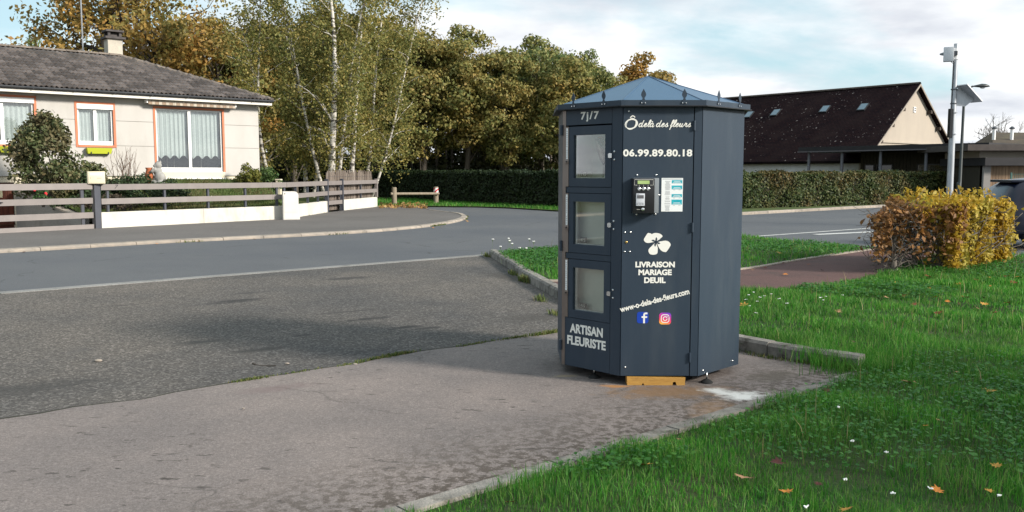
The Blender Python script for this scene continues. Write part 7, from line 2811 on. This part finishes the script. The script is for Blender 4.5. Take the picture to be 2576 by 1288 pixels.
# verge and garden grass, coarser with distance
n = 26000
x, y = scatter(n, -12, 4, 36, 52)
ok_ = inside(x, y, verge_poly)
x, y = x[ok_], y[ok_]
go = blades('grass', x, y, np.full(len(x), 0.05), gr.uniform(0.06, 0.16, len(x)), np.full(len(x), 0.03), ML_grass, gr)
tag(go, 'green grass of the verge before the dark hedge', 'grass', kind='stuff')
pu = [lawn_pt(float(gr.uniform(0, 0.62)), float(gr.uniform(0.02, 0.98))) for _ in range(16000)]
x, y, z = (np.array([p[i] for p in pu]) for i in range(3))
ML_glawn = leaf_mat('garden_blades', [(0.05, 0.085, 0.022), (0.08, 0.125, 0.03), (0.13, 0.15, 0.045)], [(0.14, 0.12, 0.05), (0.09, 0.10, 0.035)], 0.8, 0.3)
go = blades('grass', x, y, z, gr.uniform(0.04, 0.10, len(x)), np.full(len(x), 0.022), ML_glawn, gr)
tag(go, 'garden grass sloping up from the low white wall to the bungalow', 'grass', kind='stuff')
# clover and broad-leaved weeds
cc = []
for (cx0, cy0, rr, k) in ((4.2, 5.0, 1.2, 5200), (3.4, 4.2, 0.8, 2600), (0.7, 14.8, 1.6, 5200), (1.8, 16.5, 1.6, 3600), (5.5, 17.5, 1.5, 2600), (4.6, 11.0, 0.8, 1800), (0.55, 4.55, 0.35, 500), (3.0, 6.1, 1.2, 2200), (7.5, 13.5, 1.4, 2200), (2.0, 4.9, 0.7, 1200)):
    a = gr.uniform(0, 6.28, k)
    q = rr * gr.uniform(0, 1, k) ** 0.6
    cc.append(np.stack([cx0 + q * np.cos(a) * 1.2, cy0 + q * np.sin(a)], 1))
cc = np.concatenate(cc)
ok_ = inside(cc[:, 0], cc[:, 1], turf_poly) & ~inside(cc[:, 0], cc[:, 1], path_poly) & (seg_dist(cc[:, 0], cc[:, 1], [(SL1, SL0)]) > 0.1)
cc = cc[ok_]
c = np.concatenate([cc, (turf_z(cc[:, 0], cc[:, 1]) + gr.uniform(0.02, 0.085, len(cc)))[:, None]], 1)
go = np_mesh('clover', leaf_quads(c, 0.020 + 0.0016 * np.hypot(c[:, 0], c[:, 1]), 0.85, np.tile([0, 0, 1.0], (len(c), 1)), 0.7, 0, gr), None, ML_clover, None, 4)
tag(go, 'clover and broad-leaved weeds growing in patches in the lawn', 'clover', kind='stuff')
# dry stalks
x, y = scatter(420, 0.6, 9, 4.2, 18)
ok_ = inside(x, y, turf_poly) & ~inside(x, y, path_poly)
x, y = x[ok_], y[ok_]
go = blades('dry_grass', x, y, turf_z(x, y), gr.uniform(0.10, 0.26, len(x)), 0.003 + 0.0004 * y, ML_dry, gr, 0.25)
tag(go, 'scattered dry straw-coloured stalks in the lawn', 'grass', kind='stuff')

# weeds in the seam between the lot and the pavement, and at kerb feet
wx, wy, wh = [], [], []


def weed_patch(cx0, cy0, along, length, width, k, h0):
    t_ = gr.normal(0, length / 2.5, k)
    s_ = gr.normal(0, width / 2.5, k)
    wx.append(cx0 + along.x * t_ - along.y * s_)
    wy.append(cy0 + along.y * t_ + along.x * s_)
    wh.append(h0 * gr.uniform(0.4, 1.2, k))


for (px_, py_, ln_, k, h0) in ((1390, 838, 0.35, 420, 0.05), (1300, 850, 0.25, 160, 0.03), (1000, 893, 0.22, 260, 0.035), (950, 903, 0.25, 200, 0.03), (880, 917, 0.2, 70, 0.02), (630, 956, 0.20, 240, 0.028), (760, 935, 0.2, 60, 0.02), (1200, 865, 0.3, 120, 0.025)):
    g_ = G(px_, py_, 0.01)
    weed_patch(g_.x, g_.y, D2, ln_, 0.035, k, h0)
for (px_, py_, k, h0) in ((1318, 708, 160, 0.14), (1360, 755, 90, 0.10), (1290, 690, 60, 0.1), (1395, 790, 60, 0.08), (1225, 645, 50, 0.1)):
    g_ = G(px_, py_, 0.01)
    weed_patch(g_.x, g_.y, Vector((0.25, -0.97)), 0.25, 0.06, k, h0)
for (x_, y_, k, h0) in ((2.2, 7.42, 90, 0.05), (2.5, 7.15, 90, 0.05), (1.95, 7.75, 60, 0.04), (2.72, 6.95, 140, 0.07)):
    weed_patch(x_, y_, Vector((0.7, -0.7)), 0.35, 0.04, k, h0)
for (i_, f_, k) in ((3, 0.4, 30), (5, 0.3, 30), (7, 0.5, 70), (7, 0.8, 50), (9, 0.5, 60), (10, 0.3, 40)):
    g_ = FK[i_].lerp(FK[i_ + 1], f_)
    dd_ = (FK[i_ + 1] - FK[i_]).normalized()
    weed_patch(g_.x + dd_.y * 0.05, g_.y - dd_.x * 0.05, dd_, 0.4, 0.06, k, 0.06)
for f_ in (0.05, 0.2, 0.45, 0.7, 0.92):
    g_ = F0.lerp(FB, f_)
    weed_patch(g_.x + 0.08, g_.y - 0.06, FD, 0.6, 0.04, 26, 0.07)
    g_ = FB.lerp(FM, f_)
    weed_patch(g_.x + 0.06, g_.y, Vector((0.07, 1)), 0.6, 0.04, 22, 0.10)
x, y, h_ = np.concatenate(wx), np.concatenate(wy), np.concatenate(wh)
go = blades('weeds', x, y, np.full(len(x), 0.012), h_ * 0.8, 0.004 + 0.0006 * y, leaf_mat('weed_blades', [(0.05, 0.085, 0.02), (0.09, 0.14, 0.03), (0.15, 0.17, 0.05), (0.20, 0.17, 0.07)], None, 1, 0.3), gr, 0.7)
tag(go, 'tufts of grass growing in the pavement seams and kerb joints', 'weeds', kind='stuff')

# ------------------------------------------------------------------ fallen leaves, daisies, yarrow
def leaf_shape(seed):
    r = random.Random(seed)
    lob = [(0.0, -0.55), (0.10, -0.20), (0.42, -0.32), (0.34, -0.10), (0.62, 0.10), (0.34, 0.14), (0.40, 0.42), (0.16, 0.30), (0.0, 0.62), (-0.16, 0.30), (-0.40, 0.42), (-0.34, 0.14), (-0.62, 0.10), (-0.34, -0.10), (-0.42, -0.32), (-0.10, -0.20)]
    bend = r.uniform(0.15, 0.5)
    tw = r.uniform(-0.3, 0.3)
    vs = [(x_ * r.uniform(0.85, 1.15), y_ * r.uniform(0.9, 1.1), bend * x_ * x_ + tw * x_ * y_ + 0.12 * r.uniform(-1, 1) * abs(y_)) for x_, y_ in lob] + [(0, 0.02, -0.02)]
    fs = [(i, (i + 1) % 16, 16) for i in range(16)]
    me_ = bpy.data.meshes.new('fallen_leaf')
    me_.from_pydata(vs, [], fs)
    return me_


leaf_mats = [mat('leaf_gold', (0.50, 0.27, 0.05), (0.40, 0.19, 0.035), scale=3, rough=0.7), mat('leaf_tan', (0.36, 0.20, 0.11), (0.26, 0.14, 0.07), scale=3, rough=0.75),
             mat('leaf_rust', (0.26, 0.075, 0.025), (0.18, 0.05, 0.02), scale=3, rough=0.75), mat('leaf_dark', (0.09, 0.025, 0.018), (0.06, 0.02, 0.015), scale=3, rough=0.7),
             mat('leaf_orange', (0.52, 0.20, 0.03), (0.42, 0.14, 0.02), scale=3, rough=0.7)]
shapes = []
for k in range(5):
    for j in range(2):
        me_ = leaf_shape(k * 7 + j)
        me_.materials.append(leaf_mats[k])
        shapes.append(me_)


def fallen(px_, py_, k, size, label, z=None, tilt=0.35, group='fallen leaves'):
    g_ = G(px_, py_, 0.10)
    zz = float(turf_z(np.array([g_.x]), np.array([g_.y]))[0]) + 0.05 if z is None else z
    g_ = G(px_, py_, zz)
    o = bpy.data.objects.new('fallen_leaf', shapes[k * 2 + random.randint(0, 1)])
    COL.objects.link(o)
    o.location = (g_.x, g_.y, zz)
    o.scale = (size, size, size)
    o.rotation_euler = (random.uniform(-tilt, tilt), random.uniform(-tilt, tilt), random.uniform(0, 6.28))
    tag(o, label, 'leaf', group)
    return o


NAMED = [
    (1625, 1168, 0, 0.075, 'golden leaf in the near grass below the white patch of the pavement'),
    (1875, 1200, 1, 0.10, 'largest curled tan leaf lying in the near grass'),
    (1957, 1163, 3, 0.075, 'dark maroon leaf in the near grass beside the large tan leaf'),
    (1978, 1236, 4, 0.065, 'orange leaf at the edge of the bare soil patch in the near grass'),
    (2282, 960, 1, 0.085, 'tan leaf in the shaded grass below the right end of the kerb'),
    (2490, 982, 0, 0.095, 'pale gold leaf near the right edge of the lawn'),
    (2128, 1282, 0, 0.06, 'yellow leaf at the very bottom of the lawn'),
    (1870, 768, 0, 0.13, 'big yellow leaf in the sunny grass right behind the kiosk'),
    (2108, 782, 1, 0.08, 'small tan leaf in the middle of the sunny lawn'),
    (1710, 1104, 1, 0.04, 'tiny tan leaf in the tall grass near the pavement edging'),
    (1285, 1262, 2, 0.05, 'rusty leaf half buried in grass at the lower edge of the pavement edging'),
    (2150, 935, 2, 0.06, 'red brown leaf against the end of the right kerb'),
    (1975, 690, 4, 0.09, 'orange leaf on the small lawn beside the red footpath'),
    (2275, 745, 2, 0.11, 'rusty leaf in the grass below the hornbeam trunk'),
]
for (px_, py_, k, sz_, lab) in NAMED:
    fallen(px_, py_, k, sz_, lab)
for i in range(34):
    fallen(random.uniform(2230, 2570), random.uniform(690, 790), random.randint(0, 4), random.uniform(0.05, 0.095), 'small autumn leaf strewn in the grass before the hornbeam bush', group='leaves strewn before the hornbeam')
for i in range(14):
    fallen(random.uniform(1870, 2100), random.uniform(612, 680), random.randint(0, 4), random.uniform(0.05, 0.09), 'small autumn leaf strewn over the strip of lawn beyond the red footpath', group='leaves strewn beyond the footpath')
for i in range(10):
    fallen(random.uniform(1950, 2560), random.uniform(820, 1240), random.randint(0, 4), random.uniform(0.03, 0.06), 'small faded leaf scattered in the wide near lawn', group='leaves scattered in the near lawn')
for (px_, py_) in ((60, 634), (190, 622), (205, 621), (500, 607), (395, 613), (640, 601), (1090, 573), (1110, 571), (1168, 553), (1175, 556), (1160, 545)):
    fallen(px_, py_, random.choice((0, 2, 4)), random.uniform(0.07, 0.12), 'autumn leaf lying in the gutter along the far kerb', z=0.02, group='leaves in the far gutter')
# drift of leaves at the foot of the verge: too many to count
lv_ = []
for i in range(260):
    f = random.random()
    g_ = G(955 + 120 * f, random.uniform(513, 524) + 1.0 * f, 0.07)
    lv_.append((g_.x, g_.y, 0.08 + random.uniform(0, 0.06)))
lv_ = np.array(lv_)
go = np_mesh('leaf_drift', leaf_quads(lv_, 0.15, 0.8, np.tile([0, -0.4, 1.0], (len(lv_), 1)), 0.5, 0, gr), None, leaf_mat('drift_leaves', [(0.16, 0.08, 0.03), (0.30, 0.16, 0.05), (0.36, 0.24, 0.09), (0.10, 0.06, 0.03)], None, 1, 0.2), None, 4)
tag(go, 'drift of yellow and brown leaves where verge meets pavement', 'leaves', kind='stuff')

# white flower heads on stalks
M_white_f = mat('white_petals', (0.80, 0.80, 0.78), rough=0.7)
M_fstem = mat('flower_stalk', (0.10, 0.16, 0.05), rough=0.7)


def yarrow_mesh(seed):
    r = random.Random(seed)
    st_, hd_ = MB(), MB()
    st_.tube([(0, 0, 0), (0.01, 0.005, 0.6), (0.0, 0.01, 0.93)], 0.012, 5)
    for k in range(13):
        a, q = r.uniform(0, 6.28), r.uniform(0, 0.17)
        x_, y_ = q * math.cos(a), q * math.sin(a)
        st_.tube([(0, 0.01, 0.8), (x_, y_, 0.95)], 0.006, 3)
        blob(hd_, (x_, y_, 0.97 + r.uniform(-0.02, 0.02)), (0.05, 0.05, 0.022), 7, 4)
    out = []
    for m_b, nm, mt in ((st_, 'stalk', M_fstem), (hd_, 'flower_head', M_white_f)):
        me_ = bpy.data.meshes.new(nm)
        me_.from_pydata(m_b.v, [], m_b.f)
        me_.materials.append(mt)
        out.append((nm, me_))
    return out


YM = [yarrow_mesh(k) for k in range(3)]


def yarrow(px_, py_, hgt, label, group, z=None, s=1.0):
    g_ = G(px_, py_, 0.08 + hgt)                    # px marks the flower head
    zz = float(turf_z(np.array([g_.x]), np.array([g_.y]))[0])
    root = thing('white_wildflower', (g_.x, g_.y, zz), label, 'flower', group)
    for nm, me_ in random.choice(YM):
        o = bpy.data.objects.new(nm, me_)
        COL.objects.link(o)
        o.parent = root
    root.scale = (hgt * s * 1.1, hgt * s * 1.1, hgt)
    root.rotation_euler = (random.uniform(-0.15, 0.15), random.uniform(-0.15, 0.15), random.uniform(0, 6))


for (px_, py_, lab) in ((2105, 1028, 'white wildflower nearest to the end of the right kerb in the near lawn'), (2142, 1110, 'small white wildflower above the maroon leaf in the near lawn'), (2135, 1215, 'white wildflower low in the near lawn, right of the orange leaf'),
                        (2228, 1142, 'lone white wildflower in the middle of the shaded near lawn'), (2328, 1236, 'widest white wildflower in the lower right of the lawn'), (2258, 1252, 'tiny white wildflower left of the widest one'),
                        (2502, 1252, 'white wildflower in the far lower right corner of the lawn'), (2032, 1283, 'white wildflower cut by the bottom edge of the picture')):
    yarrow(px_, py_, 0.13, lab, 'white wildflowers in the near lawn', s=0.45)
for (px_, py_) in ((1885, 742), (1895, 735), (1910, 748), (1905, 760), (1925, 745), (1878, 755), (1940, 740), (1890, 772), (1962, 752), (2065, 750), (2072, 757), (2078, 748), (2120, 745), (1900, 790), (1980, 765)):
    yarrow(px_, py_, 0.09, 'small white wildflower in the sunny grass beside the red footpath', 'white wildflowers by the footpath', s=0.95)
for (px_, py_) in ((1237, 602), (1276, 600), (1284, 606), (1335, 602), (1342, 608), (1290, 614), (1310, 625), (1322, 626), (1262, 622)):
    yarrow(px_, py_, 0.30, 'tall white wildflower on the lawn tip where the kerb meets the road', 'white wildflowers at the lawn tip', s=0.38)

# small litter: a dark twig and pale pebbles on the lot
g_ = G(665, 918, 0.01)
mb = MB()
limb(mb, (g_.x - 0.11, g_.y + 0.04, 0.014), (g_.x + 0.11, g_.y - 0.05, 0.016), 0.007, 0.004, 0.05, 4, 6)
tag(mb.build('twig', M_bark_d), 'dark twig lying on the asphalt lot near the pavement seam', 'twig')
for (px_, py_, s_, lab) in ((893, 916, 0.022, 'pale pebble at the seam between lot and pavement'), (722, 914, 0.02, 'white scrap on the asphalt lot right of the twig'), (247, 908, 0.035, 'flat pale stone on the left of the asphalt lot'), (612, 1031, 0.012, 'small white pebble at the foot of the pavement crack')):
    g_ = G(px_, py_, 0.012)
    mb = MB()
    blob(mb, (0, 0, s_ * 0.25), (s_, s_ * 0.7, s_ * 0.35), 9, 6)
    o = mb.build('pebble', M_kerb, smooth=True)
    o.location = (g_.x, g_.y, 0.02 if py_ > 1000 else 0.007)
    tag(o, lab, 'pebble')

# ------------------------------------------------------------------ roadside tree just outside the frame on the sunny side
tr, lv = oak_meshes(61, 3.9, 2.0, 1.0, 0.11, 9000, 0.10, 50)
rt = tree_from('oak_tree', tr, lv, M_bark, ML_oak, 'young oak beside the near lawn, outside the picture', 'tree')
rt.location = (9.2, 2.3, 0)
